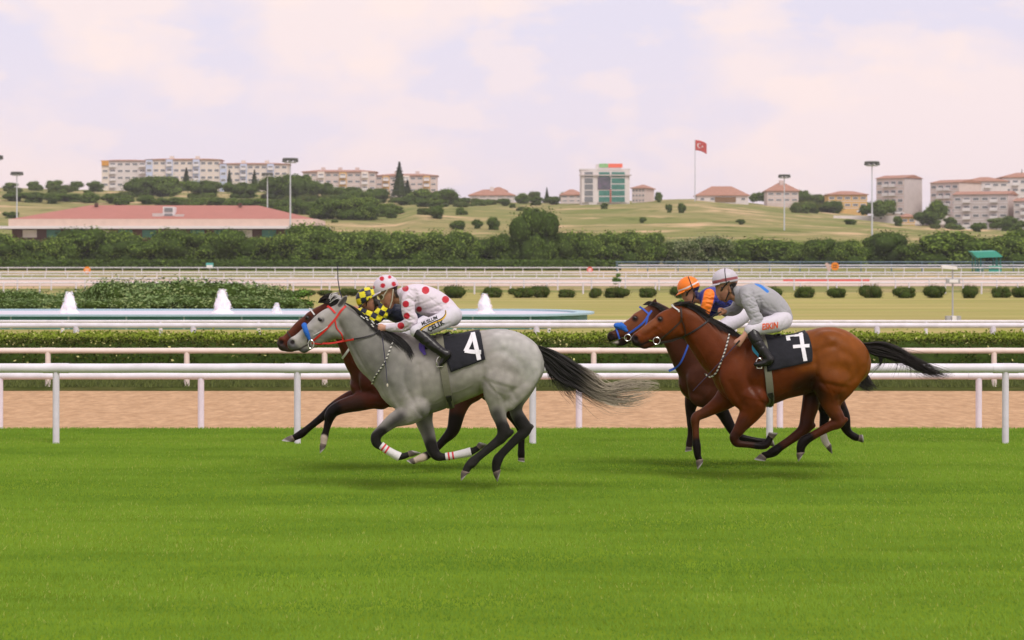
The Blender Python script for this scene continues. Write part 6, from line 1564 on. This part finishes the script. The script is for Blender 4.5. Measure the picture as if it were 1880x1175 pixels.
# ------------------------------------------------------------------ jockeys
M_SKIN = mat('skin', attr=True, rough=0.55, var=0.06, vscale=40, spec=0.35)
M_SILK = mat('racing_silk', attr=True, rough=0.5, var=0.03, vscale=20, bump=0.35, bscale=14, spec=0.3, sheen=0.1)
M_BREE = mat('white_breeches', attr=True, rough=0.6, var=0.03, vscale=20, bump=0.25, bscale=16, spec=0.3)
M_BOOT = mat('riding_boot', (0.010, 0.009, 0.009), rough=0.30, var=0.2, vscale=30, bump=0.25, bscale=22)
M_HELM = mat('helmet_cover', attr=True, rough=0.42, var=0.03, vscale=20, bump=0.12, bscale=20)
M_GOG = mat('goggle_lens', (0.10, 0.065, 0.03), rough=0.10, spec=0.6)
M_WHIP = mat('whip_shaft', (0.02, 0.018, 0.05), rough=0.4)
M_CREAM = mat('cream_strap', (0.55, 0.50, 0.40), rough=0.7)
def letter_mat(n, c): return mat(n, c, rough=0.7)
M_LBLK = letter_mat('black_lettering', (0.02, 0.02, 0.022)); M_LRED = letter_mat('red_lettering', (0.72, 0.10, 0.02)); M_YEL = letter_mat('yellow_print', (0.72, 0.42, 0.02))

def mirror(nodes): return [(a, b, r, w, -y) for a, b, r, w, y in nodes]

def helmet_mesh(c, d, tilt, a, b, hgt, yaw=0.0, colf=None):
    """rounded skull cap: forward semi-axis a, lateral b, height hgt (m); tilt = degrees the brim drops towards the front (left)"""
    V = []; Fs = []; n = 72; rings = 34; t = R(tilt)
    fw = Vector((-math.cos(t), 0, -math.sin(t))); up = Vector((-math.sin(t), 0, math.cos(t))); Y = Vector((0, 1, 0)); o = W(*c, d)
    if yaw:
        q = Matrix.Rotation(R(yaw), 3, up); fw = q @ fw; Y = q @ Y
    for i in range(rings):
        ph = (-0.22 + 1.0*i/(rings-1)*1.0)*math.pi/2*(1/1.0) if False else R(-16 + 106*i/(rings-1))
        for j in range(n):
            th = 2*math.pi*j/n
            p = o + fw*(a*math.cos(ph)*math.cos(th)) + Y*(b*math.cos(ph)*math.sin(th)) + up*(hgt*math.sin(ph))
            V.append(p)
    for i in range(rings-1):
        for j in range(n): Fs.append((i*n+j, i*n+(j+1)%n, (i+1)*n+(j+1)%n, (i+1)*n+j))
    # peak
    m = 13; b0 = len(V)
    zz = math.sin(R(-14)); cc = math.cos(R(-14))
    for r_ in range(4):
        f = r_/3
        for j in range(m):
            th = R(-62 + 124*j/(m-1)); ext = 1 + 0.34*f*max(0, math.cos(th))**0.8
            V.append(o + fw*(a*cc*math.cos(th)*ext) + Y*(b*cc*math.sin(th)*(1+0.05*f)) + up*(hgt*zz - 0.022*f*math.cos(th) + 0.004))
    for r_ in range(3):
        for j in range(m-1): Fs.append((b0+r_*m+j, b0+r_*m+j+1, b0+(r_+1)*m+j+1, b0+(r_+1)*m+j))
    V = np.array([tuple(v) for v in V])
    me = np_mesh('helmet', V, Fs, True, colf(V) if colf else None)
    fixn(me)
    return me, (o, fw, Y, up)

def text_mesh(txt, material, bvh, d, origin, direction, upv, height, parent, name='lettering', shear=0.0, side=-1):
    """flat print: text laid along a px direction and pressed onto the cloth"""
    cu = bpy.data.curves.new(name, 'FONT'); cu.body = txt; cu.resolution_u = 2; cu.offset = 0.028
    ob = bpy.data.objects.new(name, cu); COL.objects.link(ob)
    dg = bpy.context.evaluated_depsgraph_get(); me0 = bpy.data.meshes.new_from_object(ob.evaluated_get(dg))
    bpy.data.objects.remove(ob)
    bm = bmesh.new(); bm.from_mesh(me0); bmesh.ops.triangulate(bm, faces=bm.faces)
    bmesh.ops.subdivide_edges(bm, edges=bm.edges, cuts=1); bmesh.ops.triangulate(bm, faces=bm.faces)
    for v in bm.verts:
        u, w_ = v.co.x + shear*v.co.y, v.co.y
        px = origin[0] + direction[0]*u*height + upv[0]*w_*height
        py = origin[1] + direction[1]*u*height + upv[1]*w_*height
        p = W(px, py, d); h = bvh.ray_cast(Vector((p.x, d+side*1.5, p.z)), Vector((0, -side, 0)))
        y = h[0].y if h[0] is not None else p.y-0.2
        v.co = Vector((p.x, y + side*0.006, p.z))
    me = bpy.data.meshes.new(name); bm.to_mesh(me); bm.free()
    return link(name, me, material, parent, 'w')

def fingers(px, py, ang, sc, y, sgn):
    """five short curled chains closing round a rein: (px,py) palm front, ang = pointing direction in degrees (0 = left), returns chains"""
    ca, sa = math.cos(R(ang)), math.sin(R(ang)); o = []
    def q(u, v): return (px - ca*u*sc - sa*v*sc, py + (sa*u - ca*v)*sc*1.0*(1) if False else py - sa*u*sc + ca*v*sc)
    for i, l in enumerate((1.0, 1.1, 1.05, 0.85)):
        v = -4.8 + 3.2*i
        pts = [(0, v, 0), (4.2*l, v+.1, .004), (5.4*l, v+.6, .020), (3.4*l, v+1.0, .034), (0.8, v+1.0, .034)]
        o.append([(*q(u, w), 1.55*sc, .0085, y + sgn*dy) for u, w, dy in pts])
    o.append([(*q(-4.5, -5), 2.0*sc, .011, y+sgn*.010), (*q(0, -7.2), 1.8*sc, .010, y+sgn*.018), (*q(4.6, -6.8), 1.5*sc, .009, y+sgn*.024)])
    return o

def build_jockey(label, d, sp):
    k = d/F; sc = 185.185/ (F/d) if False else (F/d)/185.0
    root = empty('person', W(sp['hip'][0], sp['hip'][1], d), label, 'person', 'jockeys riding in the race')
    box = sp['box']
    # body: one continuous skin surface
    f = Field(d, box, 0.0075, 0.46)
    thin = -0.020
    for c, kk in sp['head']: f.chain(c, k=kk)
    f.chain(sp['neck'], k=.02)
    f.chain(sp['torso'], k=.03, grow=thin)
    for c in sp['arms']: f.chain(c, k=.02, grow=-0.015)
    for c in sp['legs']: f.chain(c, k=.02, grow=thin)
    for c in sp['shins']: f.chain(c, k=.02, grow=thin)
    for c in sp['hands']: f.chain(c, k=.010)
    for (x, y, a, s_, yy) in sp['fing']:
        for c in fingers(x, y, a, s_, yy, 1 if yy < 0 else -1): f.chain(c, k=.004)
    for pts, amp, rad in sp.get('face_relief', []): f.relief(pts, amp, rad)
    V, Q = f.mesh(1)
    C = paint(V, d, (0.42, 0.205, 0.125), sp.get('face_paint', []))
    body = link('body', np_mesh('body', V, Q, True, C), M_SKIN, root, 'w')
    # silks
    f = Field(d, box, 0.0065, 0.44)
    f.chain(sp['torso'], k=.03, grow=.004)
    for c in sp['arms']: f.chain(c[:sp.get('sleeve', 99)], k=.022, grow=.003)
    if 'collar' in sp: f.chain(sp['collar'], k=.015)
    for pts, amp, rad in sp['folds']: f.relief(pts, amp, rad)
    qr = random.Random(int(d*10))
    T_ = sp['torso']
    for c in [sp['torso']] + list(sp['arms']):
        for _ in range(26 if c is T_ else 13):
            i = qr.randrange(len(c)-1); t = qr.random(); x0 = c[i][0]+(c[i+1][0]-c[i][0])*t; y0 = c[i][1]+(c[i+1][1]-c[i][1])*t; rr = c[i][2]
            x0 += qr.uniform(-.6, .6)*rr; y0 += qr.uniform(-.6, .6)*rr; an = qr.uniform(-.5, .9) if c is T_ else qr.uniform(-.7, .7)
            L_ = qr.uniform(4, 10); f.relief([(x0-L_*math.cos(an), y0-L_*math.sin(an)), (x0, y0+qr.uniform(-1, 1)), (x0+L_*math.cos(an), y0+L_*math.sin(an))], qr.choice((-.0045, -.0035, .003)), qr.uniform(1.1, 1.9))
    V, Q = f.mesh(1)
    C = paint(V, d, sp['silk'], sp['silk_paint'])
    if 'silk_fn' in sp: C = sp['silk_fn'](V, C)
    jacket = link('jacket', np_mesh('jacket', V, Q, True, C), M_SILK, root, 'w')
    # breeches
    f = Field(d, box, 0.0075, 0.44)
    f.chain(sp['seat'], k=.03)
    for c in sp['legs']: f.chain(c, k=.03, grow=.003)
    for pts, amp, rad in sp.get('bfolds', []): f.relief(pts, amp, rad)
    V, Q = f.mesh(2)
    C = paint(V, d, (0.60, 0.57, 0.63), sp.get('bpaint', []))
    br = link('breeches', np_mesh('breeches', V, Q, True, C), M_BREE, root, 'w')
    bb = BVHTree.FromPolygons([Vector(v) for v in V], Q.tolist())
    # boots, one on each leg
    for shin, foot in zip(sp['shins'], sp['feet']):
        f = Field(d, box, 0.0075, 0.46)
        f.chain(shin, k=.02, grow=.004); f.chain(foot, k=.018)
        a = shin[1]; f.relief([(a[0]-8, a[1]+6), (a[0]+8, a[1])], -.004, 2); f.relief([(a[0]+2, a[1]+14), (a[0]+14, a[1]+8)], -.004, 2)
        V, Q = f.mesh(2); link('boot', np_mesh('boot', V, Q, True), M_BOOT, root, 'w')
    # helmet, goggles, straps
    hc, tilt, a, b, hg, yaw = sp['helmet']
    me, (o, fw, Y, up) = helmet_mesh(hc, d, tilt, a, b, hg, yaw, sp['helmet_col'])
    hel = link('helmet', me, M_HELM, root, 'w')
    sm = hel.modifiers.new('thickness', 'SOLIDIFY'); sm.thickness = 0.006
    gx, gy = sp['gog']
    for s_ in (-1, 1):
        c = W(gx, gy, d + s_*0.034); n = 14; vs = []; fs = []
        for i in range(5):
            ph = R(90*i/4)
            for j in range(n):
                th = 2*math.pi*j/n; wrap = 0.030*max(0.0, math.cos(th)*s_)**1.5*math.cos(ph)
                vs.append(c + fw*(0.014*math.sin(ph) - wrap) + (Y*math.cos(th)*0.036 + up*math.sin(th)*0.027)*math.cos(ph))
        for i in range(4):
            for j in range(n): fs.append((i*n+j, i*n+(j+1)%n, (i+1)*n+(j+1)%n, (i+1)*n+j))
        L = MB().add(vs, fs).build('goggle_lens', M_GOG, root, True, 'w')
        MB().tube([vs[j] for j in range(n)] + [vs[0]], 0.006, 6, False).build('goggle_rim', sp.get('rim', M_STRAPB), L, True, 'w')
        e0 = c - fw*0.026 + Y*(s_*0.036); e1 = o - fw*(a*0.15) - up*(hg*0.22) + Y*(s_*(b*0.97)); e2 = o - fw*(a*0.80) + up*(hg*0.02) + Y*(s_*b*0.55)
        MB().tube([e0, e1, e2], 0.007, 6).build('goggle_strap', sp.get('rim', M_STRAPB), L, True, 'w')
        q = sp['strap']
        MB().tube([W(*q[0], d + s_*0.082), W(*q[1], d + s_*0.066), W(*q[2], d + s_*0.030)], 0.007, 6).build('chin_strap', sp.get('chinstrap', M_STRAPB), root, True, 'w')
    return root, jacket, br, bb, hel, (o, fw, Y, up)

def near_far(shoulder_arm): return [shoulder_arm, mirror(shoulder_arm)]

# ---------- rider in white silks with red spots, on the grey
RED = (0.46, 0.010, 0.025)
def dots(lst, col, soft=0.5): return [([(x, y)], r-0.4, col, soft+0.3) for x, y, r in lst]
s1 = dict(hip=(828, 580), box=(672, 492, 862, 690))
s1['head'] = [([(712,525,18,.074,0),(705,531,17,.072,0)], .02), ([(709,533,15.5,.066,0),(711,545,13.5,.060,0),(714,555,10,.050,0),(716,561,6.5,.034,0)], .02),
              ([(701,541,2.5,.010,0),(700,549,2.6,.012,0),(702.5,554,3.4,.015,0)], .010), ([(706.5,559,3,.020,0)], .008) if False else ([(706,558,3.2,.022,0),(709,562,3,.020,0)], .010),
              ([(725,537,4.5,.012,-.072),(726,543,3.2,.010,-.070)], .006), ([(725,537,4.5,.012,.072),(726,543,3.2,.010,.070)], .006)]
s1['neck'] = [(718,545,11,.055,0),(731,546,12,.060,0),(746,546,14,.075,0)]
s1['torso'] = [(750,543,17,.14,0),(757,545,22,.165,0),(770,548,26,.165,0),(792,556,26,.15,0),(812,566,22.5,.14,0),(828,578,18,.155,0)]
a1 = [(755,538,13,.06,-.15),(750,552,12.5,.056,-.19),(750,572,12,.052,-.20),(755,588,11.5,.050,-.20),(744,598,10,.046,-.17),(730,601,8.3,.04,-.13),(714,602,6.4,.032,-.085)]
s1['arms'] = near_far(a1); s1['collar'] = [(738,540,12,.07,0),(742,548,13,.08,0)]
h1 = [(714,602,5,.026,-.085),(706,602.5,5.6,.022,-.07),(700,602.5,6,.018,-.062)]
s1['hands'] = near_far(h1); s1['fing'] = [(700,603,0,1.0,-.070),(700,603,0,1.0,.070)]
t1 = [(829,579,17,.085,-.10),(812,589,16,.085,-.16),(788,599,14.5,.078,-.21),(764,608,11,.06,-.245)]
s1['legs'] = near_far(t1); s1['seat'] = [(814,570,18,.13,0),(829,578,18.5,.155,0),(831,583,16,.15,0)]
n1 = [(766,609,10.5,.055,-.25),(778,620,10.8,.055,-.275),(796,635,9.3,.048,-.30),(812,647,7.8,.040,-.31),(820,651,7.4,.038,-.31)]
s1['shins'] = near_far(n1); f1 = [(821,650,7.2,.037,-.31),(816,659,6.0,.036,-.31),(809,669,4.0,.030,-.31)]
s1['feet'] = near_far(f1)
s1['folds'] = [([(766,560),(780,556),(800,548)],-.006,2.5),([(770,570),(790,566),(808,560)],-.006,2.6),([(752,546),(762,552)],-.006,2.4),([(742,566),(758,562)],-.004,1.8),([(744,577),(760,582)],-.005,2),([(748,590),(764,584)],-.006,2),
               ([(764,533),(768,556),(766,572)],-.010,3),([(736,596),(742,606)],-.004,1.6),([(726,597),(730,606)],-.003,1.5),([(800,570),(816,560),(824,552)],-.005,2.4),([(784,575),(800,574)],.006,3)]
s1['bfolds'] = [([(822,566),(806,578),(796,584)],-.006,2),([(812,598),(826,592)],-.005,2),([(772,600),(776,612)],-.004,1.8),([(782,596),(786,608)],-.003,1.6)]
s1['silk'] = (0.64, 0.57, 0.635)
s1['silk_paint'] = dots([(744.4,529.4,6),(781.3,532.8,7),(818,549.8,6.6),(745,558.3,6.2),(746.8,580,5.9),(736,598,6.4),(769.4,567.7,5.2)], RED)
s1['face_paint'] = [([(716,553),(716,562)],8,(0.32,0.145,0.09),6), ([(706,559),(709,558)],1.2,(0.28,0.09,0.07),1.5), ([(728,528),(732,540)],6,(0.03,0.02,0.015),4), ([(690,602),(716,602)],12,(0.52,0.28,0.19),5)]
s1['helmet'] = ((708.5,526.5), 21, .128, .108, .118, 0)
s1['helmet_col'] = lambda V: paint(V, D_GREY, (0.62,0.555,0.62), dots([(701,511.5,4.2),(702.7,524.3,4.5),(723,521.4,4.4),(715.4,508.6,3.1),(685,527.7,3.2)], RED))
s1['gog'] = (699.5,545.5); s1['strap'] = [(722,531),(720,551),(715.5,565)]; s1['rim'] = M_CREAM; s1['chinstrap'] = M_CREAM
root, jk, br, bb, hel, fr = build_jockey('jockey in white silks with red spots riding the grey horse', D_GREY, s1)
ul = math.hypot(42, 20); dr = (42/ul, -20/ul); upv = (-0.43*1.0, -0.90)
text_mesh('MUSLUM', M_LBLK, bb, D_GREY, (777,596.4), (0.82,-0.365), (-0.40,-0.92), 8.8, br)
text_mesh('ÇELİK', M_LBLK, bb, D_GREY, (789,608.5), (0.80,-0.415), (-0.40,-0.90), 13.0, br)
HORSES['j1'] = dict(bvh=bb, d=D_GREY)
for off_, w_, m_ in ((0, 0.012, M_YEL), (-2.2, 0.010, M_LBLK)):
    strap('piping', 'j1', [(768,613+off_),(778,602+off_),(796,593+off_),(812,586+off_),(819,578+off_),(819,570)], w_, m_, br, sides=(-1,), thick=0.0015, off=0.004)

# ---------- rider in grey silks on number 7
GRY = (0.335, 0.33, 0.35)
s3 = dict(hip=(1437, 590), box=(1296, 482, 1472, 690))
s3['head'] = [([(1336,514,18.5,.076,0),(1329,519,17.5,.074,0)], .02), ([(1330,523,15,.066,0),(1329,533,13.5,.060,0),(1331,543,10.5,.050,0),(1332,549,6.5,.034,0)], .02),
              ([(1318,527,2.5,.010,0),(1316,535,2.7,.012,0),(1317.5,540,3.4,.015,0)], .010), ([(1320,545,3.2,.022,0),(1323,549,3,.020,0)], .010),
              ([(1342,529,4.5,.012,-.074),(1342,535,3.2,.010,-.072)], .006), ([(1342,529,4.5,.012,.074),(1342,535,3.2,.010,.072)], .006)]
s3['neck'] = [(1338,537,10.5,.055,0),(1349,541,12,.060,0),(1362,543,14,.075,0)]
s3['torso'] = [(1364,543,16,.14,0),(1371,545,21,.165,0),(1386,547,26,.165,0),(1407,556,26.5,.155,0),(1426,570,23,.145,0),(1438,584,17,.15,0)]
a3 = [(1370,537,13,.06,-.15),(1374,552,12.5,.056,-.195),(1382,570,12,.052,-.22),(1390,587,11.5,.050,-.235),(1384,598,10.5,.048,-.245),(1375,607,8.4,.040,-.255)]
a3s = a3 + [(1368,614,5.6,.028,-.26),(1364,619,5.2,.027,-.26)]
a3f = [(1368,541,13,.06,.15),(1358,554,11.5,.053,.19),(1352,566,10.5,.048,.19),(1343,571,9,.042,.16),(1334,572,7,.034,.10),(1328,572,5.6,.028,.06)]
s3['arms'] = [a3, a3f]; s3['sleeve'] = 6; s3['collar'] = [(1354,537,12,.07,0),(1358,545,13,.08,0)]
s3['hands'] = [[(1372,609,6,.030,-.255),(1366,617,5.2,.027,-.26),(1361,623,6,.022,-.265),(1357,628,6.4,.019,-.265)], [(1330,572,5,.026,.06),(1324,573,5.8,.020,.04)]]
s3['fing'] = [(1356,629,-52,.96,-.272),(1324,573,0,.96,.045)]
t3 = [(1437,588,16.5,.085,-.10),(1422,594,16,.085,-.16),(1400,599,14.5,.078,-.21),(1379,606,11.5,.06,-.25)]
s3['legs'] = near_far(t3); s3['seat'] = [(1424,574,18,.13,0),(1437,585,17,.155,0),(1438,590,15,.15,0)]
n3 = [(1381,608,10.5,.055,-.255),(1387,622,10.5,.055,-.28),(1398,640,9.2,.047,-.30),(1409,655,7.8,.040,-.315),(1413,660,7.4,.038,-.32)]
s3['shins'] = near_far(n3); s3['feet'] = near_far([(1414,662,7.4,.037,-.32),(1402,667,6.0,.036,-.32),(1388,669,4.6,.030,-.32)])
s3['folds'] = [([(1378,575),(1396,570)],-.006,1.6),([(1380,582),(1398,578)],-.006,1.6),([(1382,590),(1400,586)],-.006,1.6),([(1380,597),(1398,594)],-.005,1.5),([(1372,566),(1390,562)],-.004,1.6),
               ([(1390,545),(1394,560),(1392,574)],-.010,3),([(1398,566),(1412,572),(1428,578)],-.006,2.4),([(1404,578),(1420,584)],-.006,2.2),([(1380,540),(1400,536)],-.004,2.5),([(1412,560),(1426,576)],-.004,2.2)]
s3['bfolds'] = [([(1426,584),(1414,600)],-.004,1.8),([(1404,590),(1400,608)],-.004,1.8),([(1440,584),(1430,600)],-.004,2),([(1390,596),(1390,610)],-.003,1.6)]
s3['silk'] = GRY; s3['silk_paint'] = [([(1388,520.5),(1398,526),(1409,535)],2.2,(0.02,0.17,0.55),1.0), ([(1372,604),(1381,612)],3,(0.62,0.60,0.64),1.5)]
s3['face_paint'] = [([(1330,545),(1334,550)],7,(0.28,0.125,0.08),6), ([(1348,526),(1351,536)],6,(0.02,0.014,0.012),4), ([(1352,632),(1368,614)],14,(0.50,0.26,0.18),5)]
s3['helmet'] = ((1331,513.5), 9, .135, .112, .118, 0)
def hel3(V):
    C = paint(V, D_BAY, (0.52,0.49,0.54), [([(1308,519),(1330,514),(1356,509)],2.3,(0.30,0.075,0.085),.8)])
    return C
s3['gog'] = (1321,530.5); s3['strap'] = [(1342,522),(1338,538),(1332,552)]; s3['helmet_col'] = hel3
root3, jk3, br3, bb3, hel3o, fr3 = build_jockey('jockey in plain grey silks and grey cap riding number 7', D_BAY, s3)
text_mesh('ESKIN', M_LRED, bb3, D_BAY, (1393.5,604.5), (0.72,-0.08), (0.05,-1.0), 16.0, br3)
o_, fw_, Y_, up_ = fr3
MB().tube([o_ + fw_*(.135*math.cos(t)*0.15-.02) + Y_*(-.114*math.cos(t)) + up_*(.120*math.sin(t)) for t in np.linspace(-.5, 1.6, 12)], 0.0045, 5).build('helmet_strap', M_STRAPB, hel3o, True, 'w')

# ---------- rider in yellow and navy checks on the dark bay
YEL = (0.68, 0.60, 0.012); NAV = (0.010, 0.012, 0.030)
s2 = dict(hip=(788, 592), box=(640, 520, 830, 690))
s2['head'] = [([(676,544,16.5,.076,0),(671,550,15.5,.074,0)], .02), ([(674,552,13.5,.066,0),(680,559,12,.060,0),(685,566,9,.050,0),(687,570,5.8,.034,0)], .02),
              ([(668,562,2.6,.012,0),(671,568,3.2,.015,0)], .010), ([(675,571,2.8,.022,0)], .010) if False else ([(674,570,2.8,.020,0),(677,573,2.6,.018,0)], .010),
              ([(689,553,4,.012,-.074),(691,558,3,.010,-.072)], .006), ([(689,553,4,.012,.074),(691,558,3,.010,.072)], .006)]
s2['neck'] = [(686,558,10,.055,0),(698,562,11,.060,0),(708,565,13,.075,0)]
s2['torso'] = [(708,565,14,.14,0),(716,566,19,.16,0),(732,570,23,.16,0),(756,577,23,.15,0),(774,584,20,.14,0),(788,592,16,.15,0)]
a2 = [(712,562,12,.06,-.15),(704,571,11.5,.056,-.19),(694,581,11,.052,-.20),(687,585,10,.050,-.20),(680,581,9,.046,-.17),(668,575,7.6,.038,-.12),(661,572,6,.032,-.09)]
s2['arms'] = near_far(a2); s2['hands'] = near_far([(662,572,5,.026,-.09),(657,570,5.4,.022,-.075),(653,569,5.4,.018,-.066)]); s2['fing'] = [(653,569,-20,.9,-.075),(653,569,-20,.9,.075)]
t2 = [(788,592,16,.085,-.10),(772,600,15,.085,-.16),(752,607,13.5,.078,-.21),(734,613,10.5,.06,-.25)]
s2['legs'] = near_far(t2); s2['seat'] = [(776,585,16,.13,0),(788,592,16.5,.15,0)]
s2['shins'] = near_far([(736,614,10,.055,-.255),(746,626,10,.055,-.28),(760,641,8.6,.048,-.30),(774,654,7.3,.040,-.31)]); s2['feet'] = near_far([(775,655,6.8,.037,-.31),(770,662,5.6,.036,-.31),(764,670,4,.030,-.31)])
s2['folds'] = [([(690,574),(700,584)],-.005,2),([(678,574),(682,588)],-.004,1.8),([(704,562),(712,576)],-.005,2)]
def check(V, C0, d, c, ang, size, mask=None):
    px, py = to_px(V); ca, sa = math.cos(R(ang)), math.sin(R(ang))
    u = ((px-c[0])*ca + (py-c[1])*sa)/size; v = (-(px-c[0])*sa + (py-c[1])*ca)/size
    m = ((np.floor(u)+np.floor(v)) % 2) == 0
    C = np.where(m[:, None], np.array(YEL), np.array(NAV))
    return C if mask is None else np.where(mask(px, py)[:, None], C, C0)
s2['silk'] = NAV; s2['silk_paint'] = []
s2['silk_fn'] = lambda V, C: check(V, C, D_DARK, (694, 577), 28, 10.5, lambda px, py: (px < 714 - 0.25*(py-570)))
s2['face_paint'] = [([(684,562),(688,570)],6,(0.32,0.145,0.09),5), ([(690,546),(694,556)],5,(0.02,0.014,0.012),3)]
s2['helmet'] = ((673.5,547), 34, .124, .106, .112, 0)
s2['gog'] = (668.5,559.5); s2['strap'] = [(687,551),(689,563),(687,572)]; s2['helmet_col'] = lambda V: check(V, None, D_DARK, (672, 545), -14, 11)
build_jockey('crouching jockey in yellow and navy checks behind the spotted rider', D_DARK, s2)

# ---------- rider in blue silks with orange sleeves on the brown horse
ORG = (0.85, 0.20, 0.012); BLU = (0.035, 0.045, 0.26)
s4 = dict(hip=(1362, 579), box=(1232, 496, 1400, 690))
s4['head'] = [([(1268,524,16.5,.076,0),(1262,529,15.5,.074,0)], .02), ([(1263,532,13.5,.066,0),(1265,541,12.2,.060,0),(1268,549,9.2,.050,0),(1270,554,5.8,.034,0)], .02),
              ([(1254,541,2.6,.012,0),(1255.5,546.5,3.2,.015,0)], .010), ([(1258,550.5,2.8,.020,0),(1261,554,2.6,.018,0)], .010),
              ([(1277,537,4,.012,-.074),(1278,542,3,.010,-.072)], .006), ([(1277,537,4,.012,.074),(1278,542,3,.010,.072)], .006)]
s4['neck'] = [(1273,545,9.5,.055,0),(1284,547,10.5,.060,0),(1296,547,13,.075,0)]
s4['torso'] = [(1296,546,14,.14,0),(1304,547,19,.16,0),(1318,550,22.5,.16,0),(1338,560,22,.15,0),(1354,571,18,.14,0),(1362,579,15.5,.15,0)]
a4 = [(1302,540,12,.06,-.15),(1300,550,11.5,.056,-.19),(1297,562,10.5,.052,-.20),(1294,572,9,.046,-.19),(1290,579,6.5,.036,-.17)]
a4f = [(1304,544,12,.06,.15),(1322,552,10.5,.054,.19),(1342,556,9.5,.05,.19),(1330,566,8.5,.045,.17),(1304,576,6.4,.034,.11)]
a4n = [(1316,548,9,.05,-.165),(1332,553,8.5,.045,-.17),(1345,554,7,.04,-.17)]
s4['arms'] = [a4, a4f, a4n]; s4['hands'] = [[(1291,578,5,.026,-.17),(1285,582,5.4,.020,-.155)], [(1305,576,5,.026,.11),(1297,580,5.4,.020,.09)]]; s4['fing'] = [(1284,583,-15,.9,-.16),(1296,581,-10,.9,.10)]
t4 = [(1362,579,15.5,.085,-.10),(1350,588,15,.085,-.16),(1334,597,13.5,.078,-.21),(1318,606,10.5,.06,-.25)]
s4['legs'] = near_far(t4); s4['seat'] = [(1352,572,16,.13,0),(1362,579,16,.15,0)]
s4['shins'] = near_far([(1320,607,10,.055,-.255),(1334,622,10,.055,-.28),(1352,640,8.6,.048,-.30),(1368,655,7.3,.040,-.31)]); s4['feet'] = near_far([(1370,657,6.8,.037,-.31),(1364,664,5.6,.036,-.31),(1356,671,4,.030,-.31)])
s4['folds'] = [([(1294,556),(1306,560)],-.005,2),([(1292,564),(1302,568)],-.005,1.8),([(1310,540),(1312,560)],-.008,2.4),([(1322,556),(1340,560)],-.005,2)]
s4['silk'] = BLU; s4['silk_paint'] = [([(1302,540),(1299,556),(1294,572),(1289,580)],9.5,ORG,1.0,-1), ([(1302,540),(1299,556),(1294,572)],9,ORG,1,1)]
s4['face_paint'] = [([(1268,549),(1271,554)],5,(0.40,0.19,0.12),4), ([(1280,530),(1283,544)],5,(0.03,0.03,0.10),3)]
s4['helmet'] = ((1264,526.5), 19, .126, .108, .114, 0)
s4['gog'] = (1257,540); s4['strap'] = [(1275,532),(1274,545),(1270,556)]; s4['helmet_col'] = lambda V: paint(V, D_BROWN, ORG, [([(1246,534),(1262,528),(1284,516)],1.0,(0.75,0.72,0.72),.6)])
_, _, _, _, hel4o, fr4 = build_jockey('jockey in blue silks with orange sleeves and orange cap', D_BROWN, s4)
o_, fw_, Y_, up_ = fr4
MB().tube([o_ + fw_*(-.03) + Y_*(-.112*math.cos(t)) + up_*(.116*math.sin(t)) for t in np.linspace(-.6, 1.2, 12)], 0.0045, 5).build('helmet_strap', M_STRAPB, hel4o, True, 'w')

# ---------- whips
def whip(label, d, pts, y0, y1, tip=None, rad=(0.006, 0.0035)):
    w = empty('riding_whip', W(*pts[0], d+y0), label, 'whip', 'riding whips')
    n = len(pts)
    MB().tube([W(*p, d + y0 + (y1-y0)*i/(n-1)) for i, p in enumerate(pts)], list(np.linspace(rad[0], rad[1], n)), 6).build('shaft', M_WHIP, w, True, 'w')
    a, b_ = np.array(pts[0], float), np.array(pts[1], float); g_ = a + (b_-a)*0.35
    MB().tube([W(*a, d+y0), W(*g_, d+y0+(y1-y0)*.35/(n-1))], rad[0]*1.5, 6).build('handle', M_BLEA, w, True, 'w')
    if tip:
        p, q = np.array(pts[-2], float), np.array(pts[-1], float); e = (q-p)/np.linalg.norm(q-p)*tip
        MB().tube([W(*q, d+y1), W(*(q+e*.5), d+y1), W(*(q+e), d+y1)], [0.004, 0.011, 0.006], 6).build('tip', M_CREAM, w, True, 'w')
    return w
whip('thin blue whip hanging down the shoulder of the grey horse', D_GREY, [(701,612),(704,636),(709,678),(711,704)], -.20, -.27, 6)
whip('black whip held low by the grey jockey beside number 7', D_BAY, [(1358,625),(1340,645),(1306,682),(1272,718)], -.29, -.30, None)
whip('black whip sticking straight up behind the head of the grey horse', D_DARK, [(630,552),(624,536),(620.5,514),(620,488)], -.10, -.10, None, (0.007, 0.005))
